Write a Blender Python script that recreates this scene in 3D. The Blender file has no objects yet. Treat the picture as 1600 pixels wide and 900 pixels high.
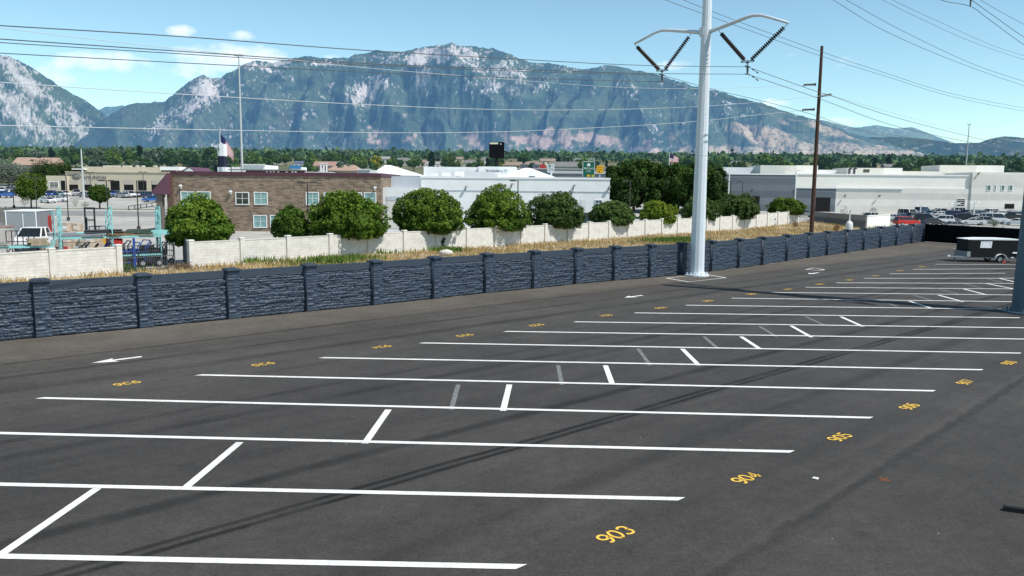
import bpy, math, random
import numpy as np
from mathutils import Vector, Matrix, Euler

rnd = random.Random(7)
SC = bpy.context.scene
COL = SC.collection

# ------------------------------------------------------------------ camera model
H = 6.5                      # camera height above the parking lot (m)
FPX = 1250.0                 # focal length in photo pixels (1600 wide)
PITCH, ROLL, YAW = .1241, .0106, -.0271
_cy, _sy = math.cos(YAW), math.sin(YAW)
CF = np.array([_sy*math.cos(PITCH), _cy*math.cos(PITCH), -math.sin(PITCH)])
_rt = np.array([_cy, -_sy, 0.0]); _up = np.cross(_rt, CF)
CR = math.cos(ROLL)*_rt + math.sin(ROLL)*_up
CU = -math.sin(ROLL)*_rt + math.cos(ROLL)*_up
EYE = np.array([0, 0, H])

def ray(px, py):
    return (px-800)/FPX*CR - (py-450)/FPX*CU + CF
def at_z(px, py, z=0.0):
    d = ray(px, py); return EYE + d*((z-H)/d[2])
def at_y(px, py, Y):
    d = ray(px, py); return EYE + d*(Y/d[1])
def pix(P):
    d = np.asarray(P, float)-EYE; w = d@CF
    return 800+FPX*(d@CR)/w, 450-FPX*(d@CU)/w
# ground profile: level to about 130 m, then rising gently to the foot of the mountains
_PY = [-1e4, 135, 150, 190, 240, 300, 400, 600, 1500, 4000, 9000]
_PZ = [0, 0, .35, 1.7, 4.3, 7.8, 14, 24, 64, 172, 380]
def gz(y):
    return float(np.interp(y, _PY, _PZ))
def on_ground(px, py):
    d = ray(px, py); lo, hi = 5.0, 9000.0
    for _ in range(60):
        m = (lo+hi)/2; P = EYE+d*(m/d[1])
        if P[2] > gz(P[1]): lo = m
        else: hi = m
    return EYE+d*(lo/d[1])
def gx(px, Y):
    "ground point under image column px at depth Y"
    y = 300.0
    for _ in range(4):
        P = at_y(px, y, Y); y = pix((P[0], Y, gz(Y)))[1]
    P = at_y(px, y, Y); return np.array([P[0], Y, gz(Y)])

# ------------------------------------------------------------------ materials
MATS = {}
def mat(name, col, rough=.8, var=.0, scale=3.0, bump=0.0, bscale=None, metal=0.0, spec=.3, var2=None, emis=None):
    """procedural paint/stone: base colour broken up by two octaves of noise, optional bump"""
    if name in MATS: return MATS[name]
    m = bpy.data.materials.new(name); m.use_nodes = True
    nt = m.node_tree; N = nt.nodes; L = nt.links
    b = N['Principled BSDF']
    b.inputs['Roughness'].default_value = rough
    b.inputs['Metallic'].default_value = metal
    b.inputs['Specular IOR Level'].default_value = spec
    b.inputs['Base Color'].default_value = (*col, 1)
    tc = N.new('ShaderNodeTexCoord')
    if var > 0:
        n = N.new('ShaderNodeTexNoise'); n.inputs['Scale'].default_value = scale
        n.inputs['Detail'].default_value = 6; n.inputs['Roughness'].default_value = .65
        L.new(tc.outputs['Object'], n.inputs['Vector'])
        r = N.new('ShaderNodeMapRange'); r.inputs['From Min'].default_value = .3; r.inputs['From Max'].default_value = .7
        r.inputs['To Min'].default_value = 1-var; r.inputs['To Max'].default_value = 1+var
        L.new(n.outputs['Fac'], r.inputs['Value'])
        mx = N.new('ShaderNodeVectorMath'); mx.operation = 'SCALE'
        if var2 is not None:
            n2 = N.new('ShaderNodeTexNoise'); n2.inputs['Scale'].default_value = scale*.23; n2.inputs['Detail'].default_value = 4
            L.new(tc.outputs['Object'], n2.inputs['Vector'])
            r2 = N.new('ShaderNodeMapRange'); r2.inputs['From Min'].default_value = .4; r2.inputs['From Max'].default_value = .62
            L.new(n2.outputs['Fac'], r2.inputs['Value'])
            mm = N.new('ShaderNodeMix'); mm.data_type = 'RGBA'
            mm.inputs[6].default_value = (*col, 1); mm.inputs[7].default_value = (*var2, 1)
            L.new(r2.outputs['Result'], mm.inputs[0]); L.new(mm.outputs[2], mx.inputs[0])
        else:
            mx.inputs[0].default_value = col
        L.new(r.outputs['Result'], mx.inputs['Scale'])
        L.new(mx.outputs['Vector'], b.inputs['Base Color'])
    if bump > 0:
        n = N.new('ShaderNodeTexNoise'); n.inputs['Scale'].default_value = bscale or scale*4; n.inputs['Detail'].default_value = 5
        L.new(tc.outputs['Object'], n.inputs['Vector'])
        bp = N.new('ShaderNodeBump'); bp.inputs['Strength'].default_value = bump; bp.inputs['Distance'].default_value = .05
        L.new(n.outputs['Fac'], bp.inputs['Height']); L.new(bp.outputs['Normal'], b.inputs['Normal'])
    if emis:
        b.inputs['Emission Color'].default_value = (*emis, 1); b.inputs['Emission Strength'].default_value = 1
    MATS[name] = m
    return m

def attr_mat(name, rough=.8, attr='Col', objvar=.0, haze=None, transl=0.0, noise=0.0, nscale=5., fine=None):
    """colour from a mesh colour attribute, optional per-object brightness change and constant airlight"""
    if name in MATS: return MATS[name]
    m = bpy.data.materials.new(name); m.use_nodes = True
    nt = m.node_tree; N = nt.nodes; L = nt.links
    b = N['Principled BSDF']; b.inputs['Roughness'].default_value = rough
    b.inputs['Specular IOR Level'].default_value = .15
    a = N.new('ShaderNodeAttribute'); a.attribute_name = attr
    src = a.outputs['Color']
    if objvar > 0:
        oi = N.new('ShaderNodeObjectInfo')
        r = N.new('ShaderNodeMapRange'); r.inputs['To Min'].default_value = 1-objvar; r.inputs['To Max'].default_value = 1+objvar
        L.new(oi.outputs['Random'], r.inputs['Value'])
        v = N.new('ShaderNodeVectorMath'); v.operation = 'SCALE'
        L.new(src, v.inputs[0]); L.new(r.outputs['Result'], v.inputs['Scale']); src = v.outputs['Vector']
    if noise > 0:
        tc = N.new('ShaderNodeTexCoord')
        n = N.new('ShaderNodeTexNoise'); n.inputs['Scale'].default_value = nscale; n.inputs['Detail'].default_value = 8
        n.inputs['Roughness'].default_value = .7
        L.new(tc.outputs['Object'], n.inputs['Vector'])
        r = N.new('ShaderNodeMapRange'); r.inputs['From Min'].default_value = .32; r.inputs['From Max'].default_value = .68
        r.inputs['To Min'].default_value = 1-noise; r.inputs['To Max'].default_value = 1+noise
        L.new(n.outputs['Fac'], r.inputs['Value'])
        v = N.new('ShaderNodeVectorMath'); v.operation = 'SCALE'
        L.new(src, v.inputs[0]); L.new(r.outputs['Result'], v.inputs['Scale']); src = v.outputs['Vector']
    L.new(src, b.inputs['Base Color'])
    out = N['Material Output']
    sh = b.outputs['BSDF']
    if transl > 0:
        t = N.new('ShaderNodeBsdfTranslucent'); L.new(src, t.inputs['Color'])
        mx = N.new('ShaderNodeMixShader'); mx.inputs[0].default_value = transl
        L.new(sh, mx.inputs[1]); L.new(t.outputs['BSDF'], mx.inputs[2]); sh = mx.outputs['Shader']
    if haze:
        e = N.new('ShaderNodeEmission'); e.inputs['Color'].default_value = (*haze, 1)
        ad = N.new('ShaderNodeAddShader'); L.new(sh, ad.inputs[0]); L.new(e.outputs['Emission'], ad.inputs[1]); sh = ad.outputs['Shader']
    L.new(sh, out.inputs['Surface'])
    MATS[name] = m
    return m

# ------------------------------------------------------------------ mesh building
class MB:
    def __init__(s): s.v = []; s.f = []; s.m = []
    def add(s, vs, fs, mi=0):
        o = len(s.v); s.v += [tuple(map(float, p)) for p in vs]; s.f += [tuple(i+o for i in f) for f in fs]; s.m += [mi]*len(fs)
        return s
    def box(s, c, d, rz=0, mi=0, taper=1.0, shift=(0, 0)):
        "box centred at c (z = centre) with size d; top face scaled by taper"
        x, y, z = d[0]/2, d[1]/2, d[2]/2; ca, sa = math.cos(rz), math.sin(rz)
        vs = []
        for k, sz in ((1, -z), (taper, z)):
            for ax, ay in ((-x, -y), (x, -y), (x, y), (-x, y)):
                ax *= k; ay *= k
                if sz > 0: ax += shift[0]; ay += shift[1]
                vs.append((c[0]+ax*ca-ay*sa, c[1]+ax*sa+ay*ca, c[2]+sz))
        return s.add(vs, [(0, 3, 2, 1), (4, 5, 6, 7), (0, 1, 5, 4), (1, 2, 6, 5), (2, 3, 7, 6), (3, 0, 4, 7)], mi)
    def bar(s, p0, p1, w, h=None, mi=0):
        h = h or w
        p0 = Vector(p0); p1 = Vector(p1); d = (p1-p0).normalized()
        u = Vector((0, 0, 1)) if abs(d.z) < .95 else Vector((1, 0, 0))
        a = d.cross(u).normalized()*w/2; b = a.cross(d).normalized()*h/2
        vs = [p+q for p in (p0, p1) for q in (-a-b, a-b, a+b, -a+b)]
        return s.add(vs, [(0, 3, 2, 1), (4, 5, 6, 7), (0, 1, 5, 4), (1, 2, 6, 5), (2, 3, 7, 6), (3, 0, 4, 7)], mi)
    def tube(s, pts, r, n=8, mi=0, cap=True):
        pts = [Vector(p) for p in pts]
        rs = list(r) if hasattr(r, '__len__') else [r]*len(pts)
        o = len(s.v); rings = []
        ref = None
        for i, p in enumerate(pts):
            d = (pts[min(i+1, len(pts)-1)]-pts[max(i-1, 0)]).normalized()
            if ref is None:
                u = Vector((0, 0, 1)) if abs(d.z) < .9 else Vector((1, 0, 0))
            else: u = ref
            a = (u-d*u.dot(d)).normalized(); b = d.cross(a); ref = a
            rings.append([p+(a*math.cos(t)+b*math.sin(t))*rs[i] for t in [2*math.pi*k/n for k in range(n)]])
        vs = [q for R in rings for q in R]; fs = []
        for i in range(len(pts)-1):
            for k in range(n):
                fs.append((i*n+k, i*n+(k+1) % n, (i+1)*n+(k+1) % n, (i+1)*n+k))
        if cap:
            fs.append(tuple(range(n-1, -1, -1))); fs.append(tuple((len(pts)-1)*n+k for k in range(n)))
        return s.add(vs, fs, mi)
    def prism(s, outline, y0, y1, mi=0, axis='y'):
        "extrude a 2D outline (x,z) along y (or (y,z) along x)"
        n = len(outline)
        if axis == 'y': vs = [(p[0], y0, p[1]) for p in outline]+[(p[0], y1, p[1]) for p in outline]
        elif axis == 'x': vs = [(y0, p[0], p[1]) for p in outline]+[(y1, p[0], p[1]) for p in outline]
        else: vs = [(p[0], p[1], y0) for p in outline]+[(p[0], p[1], y1) for p in outline]
        fs = [tuple(range(n)), tuple(range(2*n-1, n-1, -1))]
        for k in range(n): fs.append((k, k+n, (k+1) % n+n, (k+1) % n))
        return s.add(vs, fs, mi)
    def quad(s, a, b, c, d, mi=0): return s.add([a, b, c, d], [(0, 1, 2, 3)], mi)
    def mesh(s, name, mats, smooth=False, recalc=True):
        me = bpy.data.meshes.new(name); me.from_pydata(s.v, [], s.f)
        for m in (mats if isinstance(mats, (list, tuple)) else [mats]): me.materials.append(m)
        me.polygons.foreach_set('material_index', s.m)
        if smooth: me.polygons.foreach_set('use_smooth', [True]*len(s.f))
        me.update()
        if recalc:
            import bmesh
            bm = bmesh.new(); bm.from_mesh(me); bmesh.ops.recalc_face_normals(bm, faces=bm.faces); bm.to_mesh(me); bm.free()
        return me
    def build(s, name, mats, parent=None, smooth=False, label=None, recalc=True, bevel=0):
        o = link(name, s.mesh(name, mats, smooth, recalc), parent)
        if label: o['label'] = label
        if bevel:
            md = o.modifiers.new('bevel', 'BEVEL'); md.width = bevel; md.segments = 2; md.limit_method = 'ANGLE'
        return o

def link(name, me, parent=None):
    o = bpy.data.objects.new(name, me); COL.objects.link(o)
    if parent is not None: o.parent = parent
    return o
def tag(o, label=None, cat=None, group=None, kind=None):
    if label: o['label'] = label
    if cat: o['category'] = cat
    if group: o['group'] = group
    if kind: o['kind'] = kind
    return o
def thing(name, label, cat, loc=(0, 0, 0), rz=0, group=None):
    o = bpy.data.objects.new(name, None); COL.objects.link(o)
    o.empty_display_size = .2
    o.location = tuple(map(float, loc)); o.rotation_euler = (0, 0, rz)
    return tag(o, label, cat, group)
def struct(name, mb, m, smooth=False, parent=None):
    o = mb.build(name, m, parent, smooth)
    if parent is None: o['kind'] = 'structure'
    return o
CH = {}
def copy_tree(o, parent=None):
    c = o.copy(); COL.objects.link(c)
    if parent is not None: c.parent = parent
    for ch in o.children: copy_tree(ch, c)
    return c
def numpy_mesh(name, V, F, mats, cols=None, smooth=True):
    me = bpy.data.meshes.new(name)
    V = np.asarray(V, np.float32); F = np.asarray(F, np.int32)
    me.vertices.add(len(V)); me.vertices.foreach_set('co', V.ravel())
    k = F.shape[1]
    me.loops.add(F.size); me.loops.foreach_set('vertex_index', F.ravel())
    me.polygons.add(len(F)); me.polygons.foreach_set('loop_start', np.arange(0, F.size, k, dtype=np.int32))
    for m in (mats if isinstance(mats, (list, tuple)) else [mats]): me.materials.append(m)
    if smooth: me.polygons.foreach_set('use_smooth', np.ones(len(F), bool))
    me.update(calc_edges=True)
    if cols is not None:
        a = me.color_attributes.new('Col', 'FLOAT_COLOR', 'POINT')
        c = np.ones((len(V), 4), np.float32); c[:, :3] = cols
        a.data.foreach_set('color', c.ravel())
    return me
def grid_faces(nr, nc):
    i = np.arange((nr-1)*(nc-1)); r = i//(nc-1); c = i % (nc-1)
    a = r*nc+c
    return np.stack([a, a+1, a+nc+1, a+nc], 1)

# vectorised noise --------------------------------------------------
def _hash(ix, iy, seed):
    h = (ix.astype(np.int64)*374761393+iy.astype(np.int64)*668265263+seed*1442695041) & 0x7fffffff
    h = ((h ^ (h >> 13))*1274126177) & 0x7fffffff
    h = (h ^ (h >> 16))
    return (h & 0xffff)/65535.0
def vnoise(x, y, seed=0):
    x = np.asarray(x, float); y = np.asarray(y, float)
    ix = np.floor(x); iy = np.floor(y); fx = x-ix; fy = y-iy
    fx = fx*fx*fx*(fx*(fx*6-15)+10); fy = fy*fy*fy*(fy*(fy*6-15)+10)
    a = _hash(ix, iy, seed); b = _hash(ix+1, iy, seed); c = _hash(ix, iy+1, seed); d = _hash(ix+1, iy+1, seed)
    return (a*(1-fx)+b*fx)*(1-fy)+(c*(1-fx)+d*fx)*fy
def fbm(x, y, o=5, seed=0, gain=.5):
    s = 0; a = 1; t = 0
    for k in range(o):
        s = s+a*vnoise(x*2**k, y*2**k, seed+k*17); t += a; a *= gain
    return s/t
def ridged(x, y, o=5, seed=0, gain=.55):
    s = 0; a = 1; t = 0
    for k in range(o):
        s = s+a*(1-np.abs(2*vnoise(x*2**k, y*2**k, seed+k*31)-1)); t += a; a *= gain
    return s/t

# ------------------------------------------------------------------ camera
cam = bpy.data.cameras.new('camera'); co = bpy.data.objects.new('camera', cam); COL.objects.link(co)
cam.sensor_width = 36; cam.lens = FPX/1600*36; cam.clip_start = .5; cam.clip_end = 60000
M = Matrix(((CR[0], CU[0], -CF[0], 0), (CR[1], CU[1], -CF[1], 0), (CR[2], CU[2], -CF[2], H), (0, 0, 0, 1)))
co.matrix_world = M
SC.camera = co
SC.view_settings.view_transform = 'Standard'; SC.view_settings.look = 'None'
SC.view_settings.exposure = 0; SC.view_settings.gamma = 1

# ------------------------------------------------------------------ daylight
SUN_EL = math.radians(54); SUN_DIR = Vector((.86, -.51, 0)).normalized()   # horizontal direction towards the sun
sv = Vector((SUN_DIR.x*math.cos(SUN_EL), SUN_DIR.y*math.cos(SUN_EL), math.sin(SUN_EL)))
sl = bpy.data.lights.new('sun', 'SUN'); sl.energy = 5.0; sl.angle = math.radians(.53); sl.color = (1, .955, .89)
so = bpy.data.objects.new('sun', sl); COL.objects.link(so)
so.rotation_euler = sv.to_track_quat('Z', 'Y').to_euler()
W = bpy.data.worlds.new('World'); SC.world = W; W.use_nodes = True
nt = W.node_tree; N = nt.nodes; L = nt.links
bg = N['Background']; bg.inputs['Strength'].default_value = .15
sky = N.new('ShaderNodeTexSky'); sky.sky_type = 'NISHITA'; sky.sun_disc = False
sky.sun_elevation = SUN_EL; sky.sun_rotation = math.atan2(SUN_DIR.x, SUN_DIR.y)
sky.altitude = 1400; sky.air_density = 1.0; sky.dust_density = .6; sky.ozone_density = 1.6
tint = N.new('ShaderNodeMix'); tint.data_type = 'RGBA'; tint.blend_type = 'MULTIPLY'
tint.inputs[0].default_value = 1; tint.inputs[7].default_value = (1.08, 1.24, 1.10, 1)
L.new(sky.outputs['Color'], tint.inputs[6])
geo = N.new('ShaderNodeTexCoord')
sep = N.new('ShaderNodeSeparateXYZ'); L.new(geo.outputs['Generated'], sep.inputs[0])
def mth(op, a, b=None, c=None, clamp=False):
    n = N.new('ShaderNodeMath'); n.operation = op; n.use_clamp = clamp
    for i, q in enumerate((a, b, c)):
        if q is None: continue
        if isinstance(q, (int, float)): n.inputs[i].default_value = q
        else: L.new(q, n.inputs[i])
    return n.outputs[0]
yy = mth('MAXIMUM', sep.outputs['Y'], .05)
cu_ = mth('DIVIDE', sep.outputs['X'], yy); cv_ = mth('DIVIDE', sep.outputs['Z'], yy)
front = mth('GREATER_THAN', sep.outputs['Y'], .05)
comb = N.new('ShaderNodeCombineXYZ'); L.new(cu_, comb.inputs[0]); L.new(cv_, comb.inputs[1])
cn = N.new('ShaderNodeTexNoise'); cn.inputs['Scale'].default_value = 26; cn.inputs['Detail'].default_value = 8; cn.inputs['Roughness'].default_value = .6
cmap = N.new('ShaderNodeMapping'); cmap.inputs['Scale'].default_value = (1, 1.6, 1)
L.new(comb.outputs[0], cmap.inputs['Vector']); L.new(cmap.outputs[0], cn.inputs['Vector'])
# cumulus over the range: photo column, row, half width, half height, strength
CLOUDS = [(284, 48, 30, 10, 1.0), (378, 56, 25, 9, .85), (352, 90, 104, 24, 1.15), (300, 105, 55, 26, .75), (420, 92, 45, 9, .9), (150, 98, 100, 20, .85), (85, 118, 60, 24, .7),
          (1052, 101, 28, 10, 1.0), (1212, 161, 26, 9, .95), (1318, 99, 26, 11, .5), (1245, 85, 20, 12, .3), (1310, 190, 60, 8, .5), (520, 90, 18, 5, .5)]
tot = None
for px, py, hw, hh, st in CLOUDS:
    d = ray(px, py); u0, v0 = d[0]/d[1], d[2]/d[1]
    a = mth('MULTIPLY', mth('SUBTRACT', cu_, float(u0)), FPX/hw); b = mth('MULTIPLY', mth('SUBTRACT', cv_, float(v0)), FPX/hh)
    r2 = mth('ADD', mth('MULTIPLY', a, a), mth('MULTIPLY', b, b))
    e = mth('MULTIPLY', mth('SUBTRACT', 1.25, r2, clamp=False), st)
    e = mth('MAXIMUM', e, 0.0)
    tot = e if tot is None else mth('MAXIMUM', tot, e)
den = mth('MULTIPLY', mth('SUBTRACT', mth('ADD', mth('MULTIPLY', tot, .55), mth('MULTIPLY', cn.outputs['Fac'], 1.75)), 1.08), 1.6, clamp=True)
den = mth('MULTIPLY', mth('MULTIPLY', den, mth('MINIMUM', mth('MULTIPLY', tot, 2.2), 1.0)), front)
den = mth('MULTIPLY', den, .72)
cm = N.new('ShaderNodeMix'); cm.data_type = 'RGBA'; cm.inputs[7].default_value = (8.0, 8.2, 8.6, 1)
L.new(den, cm.inputs[0]); L.new(tint.outputs[2], cm.inputs[6])
zen = N.new('ShaderNodeMapRange'); zen.interpolation_type = 'SMOOTHSTEP'     # sky above the view dimmed to cut fill light and deepen shadows
zen.inputs['From Min'].default_value = .36; zen.inputs['From Max'].default_value = .85; zen.inputs['To Min'].default_value = 1; zen.inputs['To Max'].default_value = .42
L.new(sep.outputs['Z'], zen.inputs['Value'])
zs = N.new('ShaderNodeVectorMath'); zs.operation = 'SCALE'; L.new(cm.outputs[2], zs.inputs[0]); L.new(zen.outputs['Result'], zs.inputs['Scale'])
L.new(zs.outputs[0], bg.inputs['Color'])
# ================================================================== setting: ground sheets
RD = np.array([3.3504, 3.2596]); RD = RD/np.linalg.norm(RD)      # direction of the stall rows and of the power line
RN = np.array([-RD[1], RD[0]])
def V3(p, z=0.0): return Vector((float(p[0]), float(p[1]), float(p[2]) if len(p) > 2 else z))
def on_plane(px, py, P0, dirv):
    "photo point on the vertical plane through P0 that contains the horizontal direction dirv"
    nx, ny = -dirv[1], dirv[0]; d = ray(px, py)
    t = ((P0[0]-EYE[0])*nx+(P0[1]-EYE[1])*ny)/(d[0]*nx+d[1]*ny)
    return EYE+d*t

def asphalt_material():
    m = bpy.data.materials.new('asphalt'); m.use_nodes = True
    nt = m.node_tree; N = nt.nodes; L = nt.links; b = N['Principled BSDF']
    b.inputs['Roughness'].default_value = .85; b.inputs['Specular IOR Level'].default_value = .25
    tc = N.new('ShaderNodeTexCoord')
    def math_(op, a, c=None, d=None, clamp=False):
        n = N.new('ShaderNodeMath'); n.operation = op; n.use_clamp = clamp
        for i, q in enumerate((a, c, d)):
            if q is None: continue
            if isinstance(q, (int, float)): n.inputs[i].default_value = float(q)
            else: L.new(q, n.inputs[i])
        return n.outputs[0]
    def dot(v):
        n = N.new('ShaderNodeVectorMath'); n.operation = 'DOT_PRODUCT'; L.new(tc.outputs['Object'], n.inputs[0]); n.inputs[1].default_value = v
        return n.outputs['Value']
    def noise(scale, detail=6, vec=None, rough=.6):
        n = N.new('ShaderNodeTexNoise'); n.inputs['Scale'].default_value = scale; n.inputs['Detail'].default_value = detail; n.inputs['Roughness'].default_value = rough
        L.new(vec or tc.outputs['Object'], n.inputs['Vector']); return n.outputs['Fac']
    def mr(v, a, c, lo=0.0, hi=1.0, smooth=True):
        n = N.new('ShaderNodeMapRange'); n.interpolation_type = 'SMOOTHSTEP' if smooth else 'LINEAR'
        n.inputs['From Min'].default_value = a; n.inputs['From Max'].default_value = c; n.inputs['To Min'].default_value = lo; n.inputs['To Max'].default_value = hi
        L.new(v, n.inputs['Value']); return n.outputs['Result']
    u0 = dot((RN[0], RN[1], 0)); t = dot((RD[0], RD[1], 0))
    wob = math_('SUBTRACT', noise(.12, 3), .5)
    u = math_('ADD', u0, math_('MULTIPLY', wob, .35))
    comb = N.new('ShaderNodeCombineXYZ'); L.new(u0, comb.inputs[0]); L.new(math_('MULTIPLY', t, .06), comb.inputs[1])
    streak = noise(2.2, 5, comb.outputs[0])
    fac = math_('ADD', 1.0, math_('MULTIPLY', math_('SUBTRACT', streak, .5), .55))
    along = noise(.35, 4)
    def band(c, w, depth, slope=0.0, soft=.6, src=None):
        x = src or u
        if slope: x = math_('SUBTRACT', x, math_('MULTIPLY', t, slope))
        d = math_('ABSOLUTE', math_('SUBTRACT', x, c))
        k = mr(d, w*(1-soft), w, 1.0, 0.0)
        return math_('MULTIPLY', k, math_('MULTIPLY', depth*1.35, mr(along, .3, .6, .5, 1.15)))
    dk = None
    for c, w, dep, sl, so in [(14.22, .10, .40, 0, .5), (14.52, .10, .40, 0, .5), (14.37, .42, .16, 0, .9), (16.3, .34, .36, 0, .8), (20.7, .4, .13, 0, .9), (21.62, .38, .26, 0, .8),
                              (22.95, .06, .34, 0, .5), (23.13, .06, .34, 0, .5), (11.0, .5, .2, .035, .9), (28.75, .55, .26, 0, .9), (30.85, .3, .26, 0, .8),
                              (33.2, .2, .30, 0, .7), (26.1, .4, .1, 0, .9), (18.2, .8, .08, 0, .9), (9.2, .7, .1, 0, .9)]:
        k = band(c, w, dep, sl, so); dk = k if dk is None else math_('ADD', dk, k)
    # the rough paving joint on the right
    jn = math_('ADD', u0, math_('MULTIPLY', math_('SUBTRACT', noise(1.3, 6), .5), .5))
    dk = math_('ADD', dk, band(6.6, .2, .20, .046, .8, jn))
    lt = band(6.83, .16, .10, .046, .8, jn)
    fac = math_('SUBTRACT', math_('ADD', fac, lt), dk)
    mott = noise(.5, 7, None, .7)
    fac = math_('MULTIPLY', fac, mr(mott, .3, .7, .88, 1.13))
    fac = math_('MULTIPLY', fac, mr(noise(.09, 3), .35, .65, .9, 1.1))
    grain = noise(38, 4, None, .8)
    fac = math_('MULTIPLY', fac, mr(grain, .3, .7, .55, 1.48, False)); g2 = noise(13, 5, None, .75); fac = math_('MULTIPLY', fac, mr(g2, .3, .7, .68, 1.34, False)); g3 = noise(3.5, 4, None, .7); fac = math_('MULTIPLY', fac, mr(g3, .3, .7, .86, 1.15, False))
    vs_ = N.new('ShaderNodeTexVoronoi'); vs_.inputs['Scale'].default_value = .42; L.new(tc.outputs['Object'], vs_.inputs['Vector'])
    spot = math_('MULTIPLY', mr(math_('ADD', vs_.outputs['Distance'], math_('MULTIPLY', noise(4.5, 4), .12)), .07, .20, 1.0, 0.0), mr(noise(.21, 2), .48, .6))
    fac = math_('MULTIPLY', fac, math_('SUBTRACT', 1.0, math_('MULTIPLY', spot, .26)))
    scuff = math_('MULTIPLY', mr(noise(.8, 7, None, .75), .56, .70), mr(noise(.17, 2), .42, .6))
    fac = math_('MULTIPLY', fac, math_('ADD', 1.0, math_('MULTIPLY', scuff, .22)))
    fac = math_('MAXIMUM', fac, .25)
    # old dusty paving along the wall
    edge = mr(math_('ADD', u, math_('MULTIPLY', math_('SUBTRACT', noise(.6, 5), .5), 1.2)), 32.2, 35.0)
    mid = mr(u, 22.5, 28.0)
    base = N.new('ShaderNodeMix'); base.data_type = 'RGBA'; base.inputs[6].default_value = (.054, .0502, .0475, 1); base.inputs[7].default_value = (.066, .0615, .0565, 1); L.new(mid, base.inputs[0])
    bb = N.new('ShaderNodeMix'); bb.data_type = 'RGBA'; bb.inputs[7].default_value = (.104, .093, .080, 1); L.new(base.outputs[2], bb.inputs[6]); L.new(edge, bb.inputs[0])
    sc = N.new('ShaderNodeVectorMath'); sc.operation = 'SCALE'; L.new(bb.outputs[2], sc.inputs[0]); L.new(fac, sc.inputs['Scale'])
    # loose white grit
    vo = N.new('ShaderNodeTexVoronoi'); vo.inputs['Scale'].default_value = 1.15; L.new(tc.outputs['Object'], vo.inputs['Vector'])
    sp = math_('MULTIPLY', math_('LESS_THAN', vo.outputs['Distance'], .022), math_('GREATER_THAN', noise(.4, 2), .47))
    wm = N.new('ShaderNodeMix'); wm.data_type = 'RGBA'; wm.inputs[7].default_value = (.34, .33, .3, 1); L.new(sc.outputs[0], wm.inputs[6]); L.new(sp, wm.inputs[0])
    L.new(wm.outputs[2], b.inputs['Base Color'])
    bp = N.new('ShaderNodeBump'); bp.inputs['Strength'].default_value = .35; bp.inputs['Distance'].default_value = .02
    L.new(grain, bp.inputs['Height']); L.new(bp.outputs['Normal'], b.inputs['Normal'])
    return m

WPX = [(57, 528), (219, 513), (358, 499), (480, 487), (584, 477), (678, 467), (759, 458), (834, 451), (900, 444), (960, 438.5), (1016, 434), (1065, 429.5), (1112, 424), (1155, 418.5), (1192, 414),
       (1230, 408), (1264, 403), (1293, 399), (1323, 395), (1350, 391), (1376, 387), (1401, 383.5), (1425, 380.5), (1445, 377.6)]
WP = [at_z(*q)[:2] for q in WPX]
e0 = WP[1]-WP[0]
WP = [WP[0]-2*e0, WP[0]-e0]+WP
FE0 = WP[-1]; _q = at_z(1509, 382.2)[:2]; FED = (_q-FE0)/np.linalg.norm(_q-FE0)
FEP = [FE0+FED*5.2*k for k in range(0, 9)]
BW = [np.array(p) for p in [(-27.1, 62.3), (49.5, 152.8)]]
BWD = (BW[1]-BW[0])/np.linalg.norm(BW[1]-BW[0])
BL = [np.array((-30.6, 57.9)), np.array((-50.5, 27.0))]

# one wide ground sheet, rising beyond the built-up area
ys = list(range(-60, 135, 15))+[135, 142, 150, 160, 170, 180, 190, 200, 215, 230, 240, 260, 280, 300, 330, 360, 400, 450, 500, 550, 600, 800, 1000, 1500, 2000, 3000, 4000, 6000]
xs = [-5000, -2500, -1200, -600, -300, -150, -80, -40, 0, 40, 80, 150, 300, 600, 1200, 2500, 5000]
mb = MB()
for y in ys:
    for x in xs: mb.v.append((x, y, gz(y)-.07))
nc = len(xs)
for f in grid_faces(len(ys), nc): mb.f.append(tuple(int(k) for k in f)); mb.m.append(0)
M_GROUND = mat('valley_ground', (.12, .13, .075), .95, .4, .02, var2=(.2, .18, .12))
struct('ground', mb, M_GROUND)
def patch(name, x0, x1, y0, y1, off, m, nx=2):
    mb = MB(); Y = sorted(set([y0, y1]+[y for y in ys if y0 < y < y1]+[y0+(y1-y0)*k/6 for k in range(7)]))
    for y in Y:
        for k in range(nx): mb.v.append((x0+(x1-x0)*k/(nx-1), y, gz(y)+off))
    for f in grid_faces(len(Y), nx): mb.f.append(tuple(int(k) for k in f)); mb.m.append(0)
    return struct(name, mb, m)
M_CONC = mat('pale_concrete', (.44, .43, .40), .9, .16, .35, .15, 8, var2=(.36, .355, .34))
M_ROAD = mat('worn_road', (.24, .24, .235), .9, .15, .4)
M_TURF = mat('verge_grass', (.10, .13, .045), .95, .3, 2)
patch('concrete_yard', -330, 330, 24, 268, -.045, M_CONC)
patch('street', -330, -8, 152, 166, -.025, M_ROAD)
patch('grass_verge', -330, -32, 171.5, 173.2, -.015, M_TURF)
patch('car_park', 40, 330, 146, 188, -.025, mat('grey_pavement', (.36, .355, .34), .9, .15, .4))

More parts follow.
